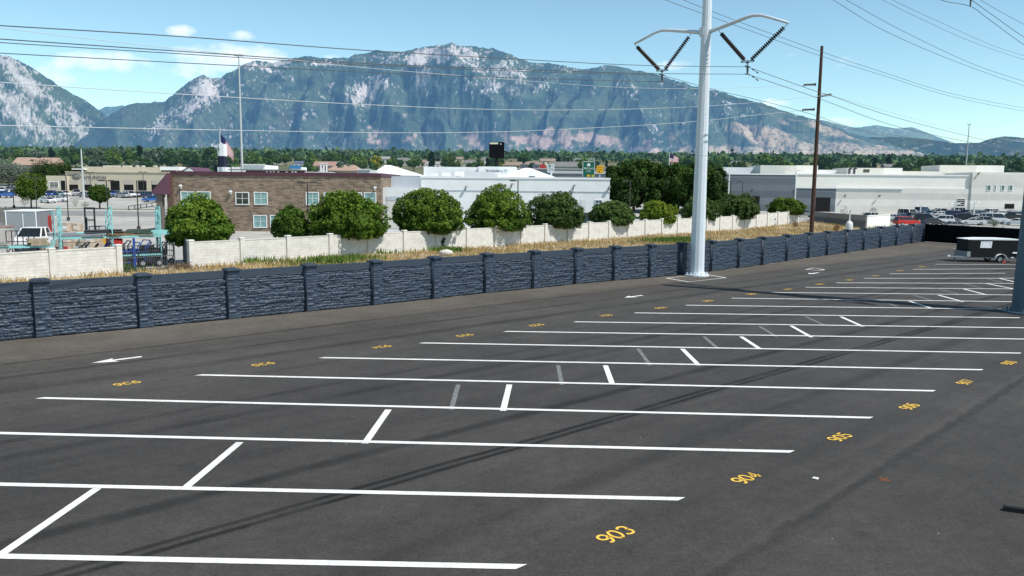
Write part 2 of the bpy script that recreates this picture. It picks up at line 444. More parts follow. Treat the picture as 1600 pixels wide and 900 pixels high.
# dirt strip between the two walls
M_DIRT = mat('dry_dirt', (.42, .325, .19), .95, .25, .9, .4, 6, var2=(.36, .30, .22))
mb = MB(); A = [p+RN*.3 for p in WP]; n = len(A)
B = [BL[1]+np.array((-6, 3))]+[BL[0]+np.array((-.2, .2)), BW[0]+np.array((-.4, .3))]+[BW[0]+BWD*L_+np.array((-.3, .25)) for L_ in np.linspace(4, 126, 20)]
B = [B[0]]+B
def resample(P, k):
    P = np.array(P); s = np.r_[0, np.cumsum(np.linalg.norm(np.diff(P, axis=0), axis=1))]
    q = np.linspace(0, s[-1], k); return np.stack([np.interp(q, s, P[:, i]) for i in (0, 1)], 1)
A2 = resample(A+[A[-1]+RD*16], 90); B2 = resample(B, 90)
for a, b_ in zip(A2, B2):
    for k in range(9):
        p = a+(b_-a)*k/8; w = math.sin(math.pi*k/8)
        mb.v.append((p[0], p[1], gz(p[1])-.012+w*(.25*fbm(np.array(p[0]*.15), np.array(p[1]*.15), 3, 5)+.05)))
for f in grid_faces(90, 9): mb.f.append(tuple(int(k) for k in f)); mb.m.append(0)
struct('dirt_strip', mb, M_DIRT, True)

# parking lot
mb = MB()
outl = [p for p in WP]+[FEP[-1], (95, 60), (95, -30), (-45, -30)]
mb.add([(p[0], p[1], 0) for p in outl], [tuple(range(len(outl)))])
me = mb.mesh('parking_lot', asphalt_material(), recalc=False)
import bmesh
bm = bmesh.new(); bm.from_mesh(me); bmesh.ops.triangulate(bm, faces=bm.faces); bmesh.ops.recalc_face_normals(bm, faces=bm.faces)
if bm.faces[0].normal.z < 0: bmesh.ops.reverse_faces(bm, faces=bm.faces)
bm.to_mesh(me); bm.free()
LOT = link('parking_lot', me); tag(LOT, kind='structure')

M_WHITE = mat('white_line_paint', (.80, .80, .79), .7, .16, 14, var2=(.70, .70, .69))
M_YEL = mat('yellow_stencil_paint', (.80, .50, .075), .75, .22, 9)
def worn(m, under, thr):
    nt = m.node_tree; N = nt.nodes; L = nt.links; b = N['Principled BSDF']; src = b.inputs['Base Color'].links[0].from_socket
    tc = N.new('ShaderNodeTexCoord'); a = N.new('ShaderNodeTexNoise'); a.inputs['Scale'].default_value = 26; a.inputs['Detail'].default_value = 6; a.inputs['Roughness'].default_value = .8
    c = N.new('ShaderNodeTexNoise'); c.inputs['Scale'].default_value = .9; c.inputs['Detail'].default_value = 4
    for n in (a, c): L.new(tc.outputs['Object'], n.inputs['Vector'])
    s_ = N.new('ShaderNodeMath'); s_.operation = 'MULTIPLY_ADD'; L.new(c.outputs['Fac'], s_.inputs[0]); s_.inputs[1].default_value = .55; L.new(a.outputs['Fac'], s_.inputs[2])
    r = N.new('ShaderNodeMapRange'); r.inputs['From Min'].default_value = thr; r.inputs['From Max'].default_value = thr+.12; r.inputs['To Max'].default_value = .8; L.new(s_.outputs[0], r.inputs['Value'])
    mx = N.new('ShaderNodeMix'); mx.data_type = 'RGBA'; mx.inputs[7].default_value = (*under, 1); L.new(src, mx.inputs[6]); L.new(r.outputs['Result'], mx.inputs[0]); L.new(mx.outputs[2], b.inputs['Base Color'])
worn(M_WHITE, (.10, .098, .095), .88); worn(M_YEL, (.08, .07, .055), .88)
M_OLD = mat('scraped_line_paint', (.17, .18, .18), .85, .45, 7)
LW = .19
def strip(a, b_, w, z, cut=None):
    "flat painted strip from a to b; cut = direction of the slanted ends"
    a = np.array(a[:2]); b_ = np.array(b_[:2]); d = (b_-a)/np.linalg.norm(b_-a); nn = np.array([-d[1], d[0]])
    o = nn*w/2 if cut is None else np.array(cut)/abs(np.dot(cut, nn))*w/2
    m_ = MB(); m_.add([(*(a-o), z), (*(b_-o), z), (*(b_+o), z), (*(a+o), z)], [(0, 1, 2, 3)]); return m_
LEFT = [(62, 622), (310, 586), (502, 559), (658, 536), (789, 518), (898, 503), (992, 489), (1072, 477), (1143, 466), (1205, 457), (1259, 449), (1307, 442), (1350, 435), (1390, 428), (1427, 421), (1461, 413)]
RIGHT = {0: (815, 886), 1: (1065, 780), 2: (1238, 706), 3: (1362, 653), 4: (1460, 611), 5: (1535, 578), 6: (1595, 552), 7: (1599, 530), 8: (1599, 512.4), 9: (1593, 496.7), 10: (1584, 483.4),
         11: (1584, 471.5), 12: (1584, 461), 13: (1584, 451.6), 14: (1584, 443), 15: (1584, 434.8), 16: (1571, 427), 17: (1584, 420), 18: (1584, 413.6)}
ST = []
for k in range(19):
    r = at_z(*RIGHT[k])[:2]
    if k >= 3: l = at_z(*LEFT[k-3])[:2]
    else:
        thru = {0: (0, 869.5), 1: (0, 757), 2: (0, 677)}[k]; q = at_z(*thru)[:2]; d = (q-r)/np.linalg.norm(q-r); xl = -14.69+3.35*(k-3)
        l = r+d*((xl-r[0])/d[0])
    if k >= 7 and k not in (9, 16):
        d = (r-l)/np.linalg.norm(r-l); r = l+d*max(np.linalg.norm(r-l), (-.14+3.35*k-l[0]))
    ST.append((l, r))
    o = strip(l, r, LW, .009, RD).build('parking_line', M_WHITE, LOT)
l = at_z(1489, 388.6)[:2]; strip(l, l+np.array((22, .3)), LW, .009, RD).build('parking_line', M_WHITE, LOT)
for a, b_ in [((2, 866), (152, 763)), ((290, 762), (375, 691)), ((570, 693), (607, 640)), ((786, 642), (796, 601)), ((957, 601), (946, 571)), ((1092, 571), (1066, 545)), ((1187, 545), (1158, 526)),
              ((1268, 527), (1236, 509)), ((1348, 510), (1314, 495)), ((1457, 482), (1421, 470.7)), ((1505, 471.5), (1466, 461)), ((1543, 461), (1506, 451.6)), ((1585, 451.6), (1541, 443)), ((1592, 442), (1560, 434.6))]:
    strip(at_z(*a), at_z(*b_), LW, .004).build('divider_line', M_WHITE, LOT)
for a, b_ in [((705, 640), (716, 601)), ((878, 601), (872, 571)), ((1016, 571), (997, 545)), ((1122, 545), (1100, 526)), ((1213, 526), (1187, 510)), ((1288, 508), (1258, 494.5)), ((1402, 479), (1377, 470)),
              ((1458, 470), (1427, 461)), ((1499, 460), (1467, 452)), ((1535, 450.5), (1505, 443)), ((1566, 441.5), (1541, 435))]:
    strip(at_z(*a), at_z(*b_), LW*.8, .004).build('worn_divider_line', M_OLD, LOT, label='scraped grey remains of an older divider line')
# stencilled stall numbers -----------------------------------------
def arc(cx, cz, rx, rz, a0, a1, n=9):
    return [(cx+rx*math.cos(math.radians(a0+(a1-a0)*i/n)), cz+rz*math.sin(math.radians(a0+(a1-a0)*i/n))) for i in range(n+1)]
DIG = {'0': [arc(.3, .5, .26, .45, 96, 264, 12), arc(.3, .5, .26, .45, -84, 84, 12)],
       '1': [[(.14, .78), (.32, .95), (.32, .05)]],
       '2': [arc(.3, .7, .26, .25, 165, -35, 10)+[(.08, .06)], [(.12, .05), (.56, .05)]],
       '3': [arc(.29, .71, .24, .24, 160, -70, 10), arc(.29, .28, .26, .24, 70, -160, 10)],
       '4': [[(.42, .03), (.42, .95), (.06, .33)], [(.04, .28), (.6, .28)]],
       '5': [[(.54, .95), (.14, .95), (.1, .52)], arc(.29, .31, .26, .27, 130, -155, 12)],
       '6': [arc(.3, .32, .25, .26, 200, 555, 18), arc(.3, .5, .26, .45, 188, 62, 10)],
       '7': [[(.06, .94), (.55, .94), (.22, .03)]],
       '8': [arc(.3, .73, .22, .22, -80, 260, 14), arc(.3, .27, .26, .25, 100, 440, 14)],
       '9': [arc(.3, .68, .25, .26, 20, 375, 18), arc(.3, .5, .26, .45, 8, -118, 10)]}
def number_mesh(txt, w, h, sw):
    m_ = MB(); cw = w/3
    for i, ch in enumerate(txt):
        for line in DIG[ch]:
            P = [Vector((i*cw+p[0]/.62*cw*.86-w/2+cw*.06, (p[1]-.5)*h)) for p in line]
            vs = []
            for j, p in enumerate(P):
                d = (P[min(j+1, len(P)-1)]-P[max(j-1, 0)]).normalized(); nn = Vector((-d.y, d.x))*sw/2
                vs += [(p.x+nn.x, p.y+nn.y, 0), (p.x-nn.x, p.y-nn.y, 0)]
            m_.add(vs, [(2*j, 2*j+1, 2*j+3, 2*j+2) for j in range(len(P)-1)])
    return m_
ROWA = math.atan2(RD[1], RD[0])
for txt, px, py, flip in [('903', 962, 835, 0), ('904', 1166, 746.5, 0), ('905', 1312, 683, 0), ('906', 1421, 635, 0), ('907', 1508, 597, 0), ('908', 1576, 567, 0),
                          ('936', 198, 599, 1), ('935', 411, 569, 1), ('934', 596, 542, 1), ('933', 726, 524, 1), ('932', 838, 508, 1), ('931', 946, 493, 1), ('930', 1032, 481, 1), ('929', 1106, 470, 1),
                          ('928', 1174, 459.5, 1), ('927', 1230, 452, 1), ('926', 1281, 444, 1), ('925', 1327, 437.5, 1), ('924', 1368, 431, 1), ('923', 1406, 423, 1), ('922', 1440, 416.5, 1)]:
    o = number_mesh(txt, .86, .38, .058).build('stall_number', M_YEL, LOT, recalc=False, label='yellow stencilled stall number '+txt)
    p = at_z(px, py); o.location = (p[0], p[1], .005); o.rotation_euler = (0, 0, ROWA+(math.pi if flip else 0))
# lane arrows and the boxes painted round the pole foot
def arrow(c, ln=1.75, lab=None):
    m_ = MB(); pts = [(-ln*.5, 0), (-ln*.02, .36), (-ln*.08, .1), (ln*.5, .1), (ln*.5, -.1), (-ln*.08, -.1), (-ln*.02, -.36)]
    m_.add([(p[0], p[1], 0) for p in pts], [(0, 2, 1), (0, 5, 2), (0, 6, 5), (2, 5, 4, 3)])
    o = m_.build('lane_arrow', M_WHITE, LOT, recalc=False); o.location = (c[0], c[1], .005); o.rotation_euler = (0, 0, ROWA)
arrow(at_z(183, 562.2)); arrow(at_z(990, 463.2)); arrow(at_z(1271, 427))
def outline(P, w, name):
    m_ = MB()
    for a, b_ in zip(P, P[1:]+P[:1]):
        s_ = strip(a, b_, w, .006+.001*P.index(a) if False else .006); m_.add(s_.v, s_.f)
    return m_
def boxline(P, w, name):
    P = [np.array(p[:2]) for p in P]; c = sum(P)/len(P); m_ = MB()
    inn = [p+(c-p)/np.linalg.norm(c-p)*w*1.4 for p in P]; k = len(P)
    m_.add([(*p, .006) for p in P]+[(*p, .006) for p in inn], [(i, (i+1) % k, (i+1) % k+k, i+k) for i in range(k)])
    return m_.build(name, M_WHITE, LOT, recalc=False)
boxline([(9.75, 59.25), (11.0, 56.95), (14.5, 60.1), (13.3, 62.6)], .14, 'pole_box_line')
boxline([at_z(*q) for q in [(1258, 421), (1271, 418.3), (1290, 421.5), (1280, 422.8)]], .14, 'cover_box_line')
m_ = MB(); c = at_z(1381, 749); m_.add([(c[0]+r*math.cos(a), c[1]+r*math.sin(a)*1.3, .004) for a, r in [(k*.63, .1+.05*math.sin(k*2.3)) for k in range(10)]], [tuple(range(10))])
m_.build('rust_stain', mat('rust', (.16, .055, .02), .9, .4, 12), LOT, recalc=False)
m_ = MB(); c = at_z(1274, 748.5); m_.add([(c[0]-.06, c[1]+.05, .006), (c[0]+.05, c[1]-.04, .006), (c[0]+.09, c[1]+.02, .03), (c[0]-.01, c[1]+.09, .025)], [(0, 1, 2, 3)])
tag(m_.build('paper_scrap', mat('paper', (.7, .7, .68), .8, .1, 5), None, recalc=False), 'small scrap of white paper lying on the asphalt near stall number 904', 'litter')

# ================================================================== dark block wall
def relief(w, h, rows, nx, nz, blo, bhi, seed, depth=.05):
    "split-face ashlar relief: front at y=-relief, x 0..w, z 0..h"
    r = random.Random(seed); X, Z = np.meshgrid(np.linspace(0, w, nx), np.linspace(0, h, nz)); Y = np.zeros_like(X)
    z0 = 0; edge = np.ones_like(X)*9; k = 0
    while z0 < h-1e-6:
        hh = rows[k % len(rows)] if len(rows) > 1 else rows[0]; k += 1 if len(rows) > 1 else 0
        if len(rows) > 1: hh = r.choice(rows)
        z1 = min(h, z0+hh); x0 = -r.uniform(0, bhi*.6)
        if h-z1 < .06: z1 = h
        while x0 < w:
            x1 = x0+r.uniform(blo, bhi)
            m_ = (X >= x0) & (X < x1) & (Z >= z0) & (Z < z1+1e-6)
            d = np.minimum(np.minimum(X-x0, x1-X), np.minimum(Z-z0, z1-Z)*1.0)
            pr = r.uniform(.25, 1.0)*depth; tx = r.uniform(-.5, .5); tz = r.uniform(-.1, .7)
            cx = (X-(x0+x1)/2)/(x1-x0); cz = (Z-(z0+z1)/2)/(z1-z0)
            hgt = pr*(1+tx*cx*.6+tz*cz)*np.clip(d/.022, 0, 1)**.6
            Y[m_] = hgt[m_]
            x0 = x1
        z0 = z1
    Y += np.where(Y > .005, (fbm(X*7, Z*11, 4, seed)-.5)*depth*.85, 0)
    V = np.stack([X.ravel(), -Y.ravel(), Z.ravel()], 1)
    return V, grid_faces(nz, nx)
M_WALL = mat('slate_wall_paint', (.029, .046, .074), .55, .22, 3.0, spec=.5)
M_WALLD = mat('slate_trim_paint', (.036, .051, .075), .6, .12, 2.0, spec=.4)
RAILZ0, RAILZ1, CAPZ = 2.03, 2.37, 2.44
PAN = []
for s_ in range(3):
    V, F = relief(3.5, RAILZ0, [.12, .13, .19, .15, .23], 176, 96, .35, .95, 20+s_, .10)
    PAN.append(numpy_mesh('wall_panel', V, F, M_WALL, smooth=False))
V, F = relief(.58, RAILZ1, [.135], 30, 90, .16, .42, 77, .05)
n0 = len(V)
# plain sides, back of the pilaster
side = MB(); side.box((.29, .27, RAILZ1/2), (.572, .52, RAILZ1-.002))
PIL = None
_V = np.vstack([V, np.array(side.v)]); _F = np.vstack([F, np.array(side.f)+n0])
PIL = numpy_mesh('wall_pilaster', _V, _F, M_WALL, smooth=False)
capm = MB(); capm.box((.29, .25, RAILZ1+.035), (.72, .74, .07)); capm.box((.29, .25, RAILZ1+.07+.03), (.72, .74, .06), taper=.55)
CAPM = capm.mesh('wall_cap', M_WALLD)
wall = thing('block_wall', 'long dark slate blue split-face block wall with capped pilasters along the parking lot', 'wall', (*WP[0], 0))
def place(o, p, ang, sx=1.0):
    o.location = (p[0]-WP[0][0], p[1]-WP[0][1], 0); o.rotation_euler = (0, 0, ang); o.scale = (sx, 1, 1)
PW = .58
for i, p in enumerate(WP):
    q = WP[i+1] if i+1 < len(WP) else None
    e = (q-p) if q is not None else (p-WP[i-1]); ang = math.atan2(e[1], e[0]); ln = np.linalg.norm(e)
    pil = link('pilaster', PIL, wall); place(pil, p, ang)
    cap = link('cap', CAPM, pil)
    if q is None: break
    eu = e/ln; nn = np.array([-eu[1], eu[0]])
    base = p+eu*(PW-.004)+nn*.27
    pn = link('panel', PAN[(i*2+i//3) % 3], wall); place(pn, base, ang, (ln-PW+.006)/3.5)
    rm = MB(); rm.box(((ln-PW)/2, .06, (RAILZ0+RAILZ1)/2), (ln-PW-.004, .24, RAILZ1-RAILZ0)); rm.box(((ln-PW)/2, .16, RAILZ0/2-.01), (ln-PW-.004, .2, RAILZ0-.01))
    rl = rm.build('top_rail', M_WALLD, wall); place(rl, base, ang)

# black screened fence closing the far end
M_BLACK = mat('black_screen', (.006, .0065, .008), .95, .3, 3, spec=.08)
fence = thing('screen_fence', 'black fabric screen fence closing the far right end of the parking lot', 'fence', (*FEP[0], 0))
for i, p in enumerate(FEP):
    m_ = MB(); m_.tube([(0, 0, 0), (0, 0, 2.42)], .05, 8); m_.tube([(0, 0, 2.42), (0, 0, 2.47)], .07, 8)
    o = m_.build('post', M_BLACK, fence); o.location = (p[0]-FEP[0][0], p[1]-FEP[0][1], 0)
    if i+1 < len(FEP):
        q = FEP[i+1]-FEP[0]; pp = p-FEP[0]; nrm = np.array([-FED[1], FED[0]]); V = []; X = np.linspace(0, 1, 14); Z = np.linspace(.03, 2.36, 8)
        for z in Z:
            for x in X:
                b_ = pp+(q-pp)*x+nrm*(.04*math.sin(x*9+i)*math.sin(z*2)-.06); V.append((b_[0], b_[1], z))
        o = link('screen', numpy_mesh('screen', V, grid_faces(8, 14), M_BLACK), fence)

# ================================================================== beige wall behind the dirt strip
def brick_mat(name, c1, c2, mort, bw, bh, ms=.012, var=.12, bump=.3, rough=.85, offset=.5, scale=1.0, axis='x'):
    if name in MATS: return MATS[name]
    m = bpy.data.materials.new(name); m.use_nodes = True; nt = m.node_tree; N = nt.nodes; L = nt.links; b = N['Principled BSDF']
    b.inputs['Roughness'].default_value = rough; b.inputs['Specular IOR Level'].default_value = .2
    tc = N.new('ShaderNodeTexCoord'); sp = N.new('ShaderNodeSeparateXYZ'); cb = N.new('ShaderNodeCombineXYZ'); L.new(tc.outputs['Object'], sp.inputs[0])
    ad = N.new('ShaderNodeMath'); ad.operation = 'ADD'; L.new(sp.outputs['X'], ad.inputs[0]); L.new(sp.outputs['Y'], ad.inputs[1])
    L.new(ad.outputs[0], cb.inputs[0]); L.new(sp.outputs['Z'], cb.inputs[1])
    br = N.new('ShaderNodeTexBrick'); br.inputs['Scale'].default_value = scale; br.inputs['Brick Width'].default_value = bw; br.inputs['Row Height'].default_value = bh
    br.inputs['Mortar Size'].default_value = ms; br.inputs['Mortar Smooth'].default_value = .3; br.inputs['Bias'].default_value = 0; br.offset = offset
    br.inputs['Color1'].default_value = (*c1, 1); br.inputs['Color2'].default_value = (*c2, 1); br.inputs['Mortar'].default_value = (*mort, 1)
    L.new(cb.outputs[0], br.inputs['Vector'])
    n = N.new('ShaderNodeTexNoise'); n.inputs['Scale'].default_value = 1.2; n.inputs['Detail'].default_value = 8; n.inputs['Roughness'].default_value = .7; L.new(tc.outputs['Object'], n.inputs['Vector'])
    r = N.new('ShaderNodeMapRange'); r.inputs['From Min'].default_value = .3; r.inputs['From Max'].default_value = .7; r.inputs['To Min'].default_value = 1-var; r.inputs['To Max'].default_value = 1+var
    L.new(n.outputs['Fac'], r.inputs['Value'])
    v = N.new('ShaderNodeVectorMath'); v.operation = 'SCALE'; L.new(br.outputs['Color'], v.inputs[0]); L.new(r.outputs['Result'], v.inputs['Scale']); L.new(v.outputs[0], b.inputs['Base Color'])
    bp = N.new('ShaderNodeBump'); bp.inputs['Strength'].default_value = bump; bp.inputs['Distance'].default_value = .03; bp.invert = True
    L.new(br.outputs['Fac'], bp.inputs['Height']); L.new(bp.outputs['Normal'], b.inputs['Normal'])
    MATS[name] = m; return m
M_BEIGE = brick_mat('pale_block_wall', (.64, .62, .58), (.60, .585, .545), (.52, .505, .47), .8, .22, .018, .16, .35)
M_BEIGEP = mat('pale_post', (.62, .60, .56), .85, .12, 1.5)
def beige_wall(name, label, P, h0, h1):
    root = thing(name, label, 'wall', (*P[0], 0))
    for i, p in enumerate(P):
        h = h0+(h1-h0)*i/max(1, len(P)-1); zg = gz(p[1])
        q = P[min(i+1, len(P)-1)]; e = (q-p) if i+1 < len(P) else p-P[i-1]; ln = np.linalg.norm(e); ang = math.atan2(e[1], e[0])
        m_ = MB(); m_.box((0, 0, (h+.08)/2-.1), (.42, .42, h+.08+.2)); m_.box((0, 0, h+.12), (.5, .5, .08), taper=.8)
        o = m_.build('post', M_BEIGEP, root); o.location = (p[0]-P[0][0], p[1]-P[0][1], zg); o.rotation_euler = (0, 0, ang)
        if i+1 < len(P):
            m_ = MB(); m_.box((ln/2, 0, (h-.1)/2-.1), (ln-.43, .16, h-.1+.2)); m_.box((ln/2, 0, h-.055), (ln-.43, .22, .09))
            o = m_.build('panel', M_BEIGE, root); o.location = (p[0]-P[0][0], p[1]-P[0][1], zg); o.rotation_euler = (0, math.atan2(zg-gz(q[1]), ln), ang)
    return root
NB = 27
beige_wall('pale_block_wall', 'long pale beige block wall with posts running behind the dry grass strip', [BW[0]+BWD*(118.6*k/NB) for k in range(NB+1)], 2.05, 2.45)
_d = (BL[1]-BL[0])/np.linalg.norm(BL[1]-BL[0])
beige_wall('pale_block_wall', 'short pale beige block wall at the left edge in front of the storage yard', [BL[0]+_d*4.75*k for k in range(6)], 1.95, 1.95)
# ================================================================== transmission line
M_GALV = mat('galvanised_steel', (.62, .67, .72), .5, .05, .8, spec=.4)
M_DARKST = mat('dark_slate_steel', (.075, .125, .165), .55, .15, 1.2, metal=.3, spec=.5)
M_PORC = mat('brown_porcelain', (.035, .025, .024), .35, .2, 5, spec=.6)
M_HARD = mat('dark_hardware', (.12, .13, .14), .5, .2, 5, metal=.5)
M_WIRE = mat('aluminium_wire_weathered', (.10, .11, .12), .6, .15, 3, metal=.3)
M_WIREL = mat('aluminium_wire_bright', (.50, .54, .56), .5, .1, 3, metal=.2)
P1 = at_z(1088.5, 430.5)[:2]; P2 = at_z(1606, 489)[:2]
def tapered_pole(root, m, r0, r1, h, n=12, plate=.95, dark=None):
    m_ = MB(); m_.tube([(0, 0, .13), (0, 0, h*.33), (0, 0, h*.66), (0, 0, h)], [r0, r0+(r1-r0)*.33, r0+(r1-r0)*.66, r1], n)
    m_.build('pole', m, root)
    b_ = MB(); b_.tube([(0, 0, 0), (0, 0, .1)], plate, 16); b_.tube([(0, 0, .1), (0, 0, .3)], [r0+.09, r0+.05], n)
    for k in range(12):
        a = k*math.pi/6+.26; b_.tube([((r0+.22)*math.cos(a), (r0+.22)*math.sin(a), .1), ((r0+.22)*math.cos(a), (r0+.22)*math.sin(a), .26)], .045, 6)
    b_.build('base_plate', m, root)
pole1 = thing('transmission_pole', 'tall pale galvanised steel power pole beside the dark wall, with two bent arms', 'power pole', (*P1, 0))
tapered_pole(pole1, M_GALV, .56, .18, 36)
for z in (9.1, 17.2, 26.4):
    m_ = MB(); rr = .56+(.18-.56)*z/36+.012; m_.tube([(0, 0, z), (0, 0, z+.05)], rr, 12); m_.build('joint_band', M_GALV, pole1)
def loc(px, py, P=P1): return Vector(on_plane(px, py, P, RN)-np.array([P[0], P[1], 0]))
def string(a, b_, root, r=.165, nd=19):
    a = Vector(a); b_ = Vector(b_); pts = []; rs = []
    f0, f1 = .10, .97
    pts += [a, a+(b_-a)*f0]; rs += [.02, .02]
    for k in range(nd):
        t = f0+(f1-f0)*k/nd; dt = (f1-f0)/nd
        for q, rr in ((.02, .045), (.25, r), (.55, r*.86), (.62, .045)):
            pts.append(a+(b_-a)*(t+dt*q)); rs.append(rr)
    pts.append(b_); rs.append(.02)
    m_ = MB(); m_.tube(pts, rs, 9); return m_.build('insulator_string', M_PORC, root)
def arm(px_pts, P, root, r0, r1, m):
    pts = [loc(*q, P) for q in px_pts]; n_ = len(pts)
    m_ = MB(); m_.tube(pts, [r0+(r1-r0)*k/(n_-1) for k in range(n_)], 10); o = m_.build('arm', m, root, True); return o
def yoke(px, py0, py1, P, root):
    a = loc(px, py0, P); b_ = loc(px, py1, P); m_ = MB()
    ring = [a+Vector((RN[0]*.52*math.cos(t)+RD[0]*.34*math.sin(t), RN[1]*.52*math.cos(t)+RD[1]*.34*math.sin(t), 0)) for t in [2*math.pi*k/16 for k in range(17)]]
    m_.tube(ring, .028, 6, cap=False); m_.tube([a-Vector((0, 0, .02)), a-Vector((0, 0, .14))], [.16, .07], 8)
    m_.tube([a, a+(b_-a)*.4, a+(b_-a)*.45, a+(b_-a)*.8, b_], [.03, .04, .085, .08, .03], 8)
    d = Vector((RD[0], RD[1], 0))
    for f in (.38, 1.0):
        c = a+(b_-a)*f; m_.bar(c-d*.28, c+d*.28, .09, .07)
    m_.build('yoke', M_HARD, root); return a, b_
m_ = MB(); c = loc(1101.5, 50); m_.tube([c-Vector((0, 0, .3)), c+Vector((0, 0, .3))], .42, 12); m_.build('arm_bracket', M_GALV, pole1)
arm([(1096, 51), (1085, 50), (1073, 49), (1046, 47.3), (1034, 47.5), (1024, 51), (991.5, 68.5)], P1, pole1, .155, .085, M_GALV)
arm([(1105, 51), (1118, 46), (1145, 35.5), (1168, 26.5), (1178, 24), (1190, 24), (1202, 27), (1231.5, 35.5)], P1, pole1, .155, .085, M_GALV)
yr = yoke(1168, 96, 116, P1, pole1); yl = yoke(1034.5, 110, 128, P1, pole1)
string(loc(1123, 48), loc(1164.5, 95), pole1); string(loc(1231, 37), loc(1172, 95), pole1)
string(loc(992, 69.5), loc(1031, 110), pole1); string(loc(1080.5, 52), loc(1038, 110), pole1)
# the second pole at the right edge: same line hardware, darker steel
pole2 = thing('transmission_pole', 'dark slate coloured steel power pole at the right edge, standing on a round base plate', 'power pole', (*P2, 0))
tapered_pole(pole2, M_DARKST, .80, .33, 29, plate=1.28)
yp = on_plane(1516, 10, P2, RN); ty = float(np.dot(yp[:2]-P2, RN)); zy = float(yp[2])
nv = Vector((RN[0], RN[1], 0)); up = Vector((0, 0, 1))
for sgn in (1, -1):
    m_ = MB(); m_.tube([nv*sgn*.3+up*(zy+3.0), nv*sgn*ty*.6+up*(zy+3.7), nv*sgn*ty*1.1+up*(zy+3.7), nv*sgn*ty*1.75+up*(zy+2.9)], [.16, .14, .12, .09], 10); m_.build('arm', M_DARKST, pole2, True)
    y0 = nv*sgn*ty+up*(zy+.55)
    string(nv*sgn*ty*.3+up*(zy+3.1), y0+nv*.1, pole2); string(nv*sgn*ty*1.72+up*(zy+2.85), y0-nv*.1, pole2)
    m_ = MB(); m_.tube([y0, y0-up*.25, y0-up*.55], [.12, .05, .04], 8); m_.build('yoke', M_HARD, pole2)

# wooden pole beyond the wall
WQ = gx(1266.5, 95); wood = thing('wooden_pole', 'tall dark brown wooden utility pole standing just behind the dark wall', 'utility pole', WQ)
M_WOODP = mat('creosoted_wood', (.075, .040, .028), .85, .35, 6, .4, 20)
topz = float(at_y(1280, 72, WQ[1])[2]-WQ[2])
m_ = MB(); m_.tube([(0, 0, -.3), (0, 0, topz*.5), (0, 0, topz)], [.27, .22, .165], 10); m_.build('pole', M_WOODP, wood)
WEND = []
for (xa, ya), (xb, yb) in [((1274, 132), (1256, 132.5)), ((1278, 151), (1299, 147.5)), ((1272, 171), (1254, 171.5))]:
    a = on_plane(xa, ya, WQ[:2], RN)-WQ; b_ = on_plane(xb, yb, WQ[:2], RN)-WQ
    pts = []; rs = []; A_ = Vector(a); B_ = Vector(b_)
    for k in range(13): pts.append(A_+(B_-A_)*k/12); rs.append(.15 if k % 2 else .085)
    m_ = MB(); m_.tube(pts, rs, 8); m_.bar(A_-Vector((0, 0, .15)), A_+Vector((0, 0, .15)), .12); m_.tube([B_, B_-Vector((0, 0, .18))], .05, 6)
    m_.build('insulator', mat('grey_polymer', (.17, .18, .19), .5, .1, 3), wood); WEND.append(b_+WQ)

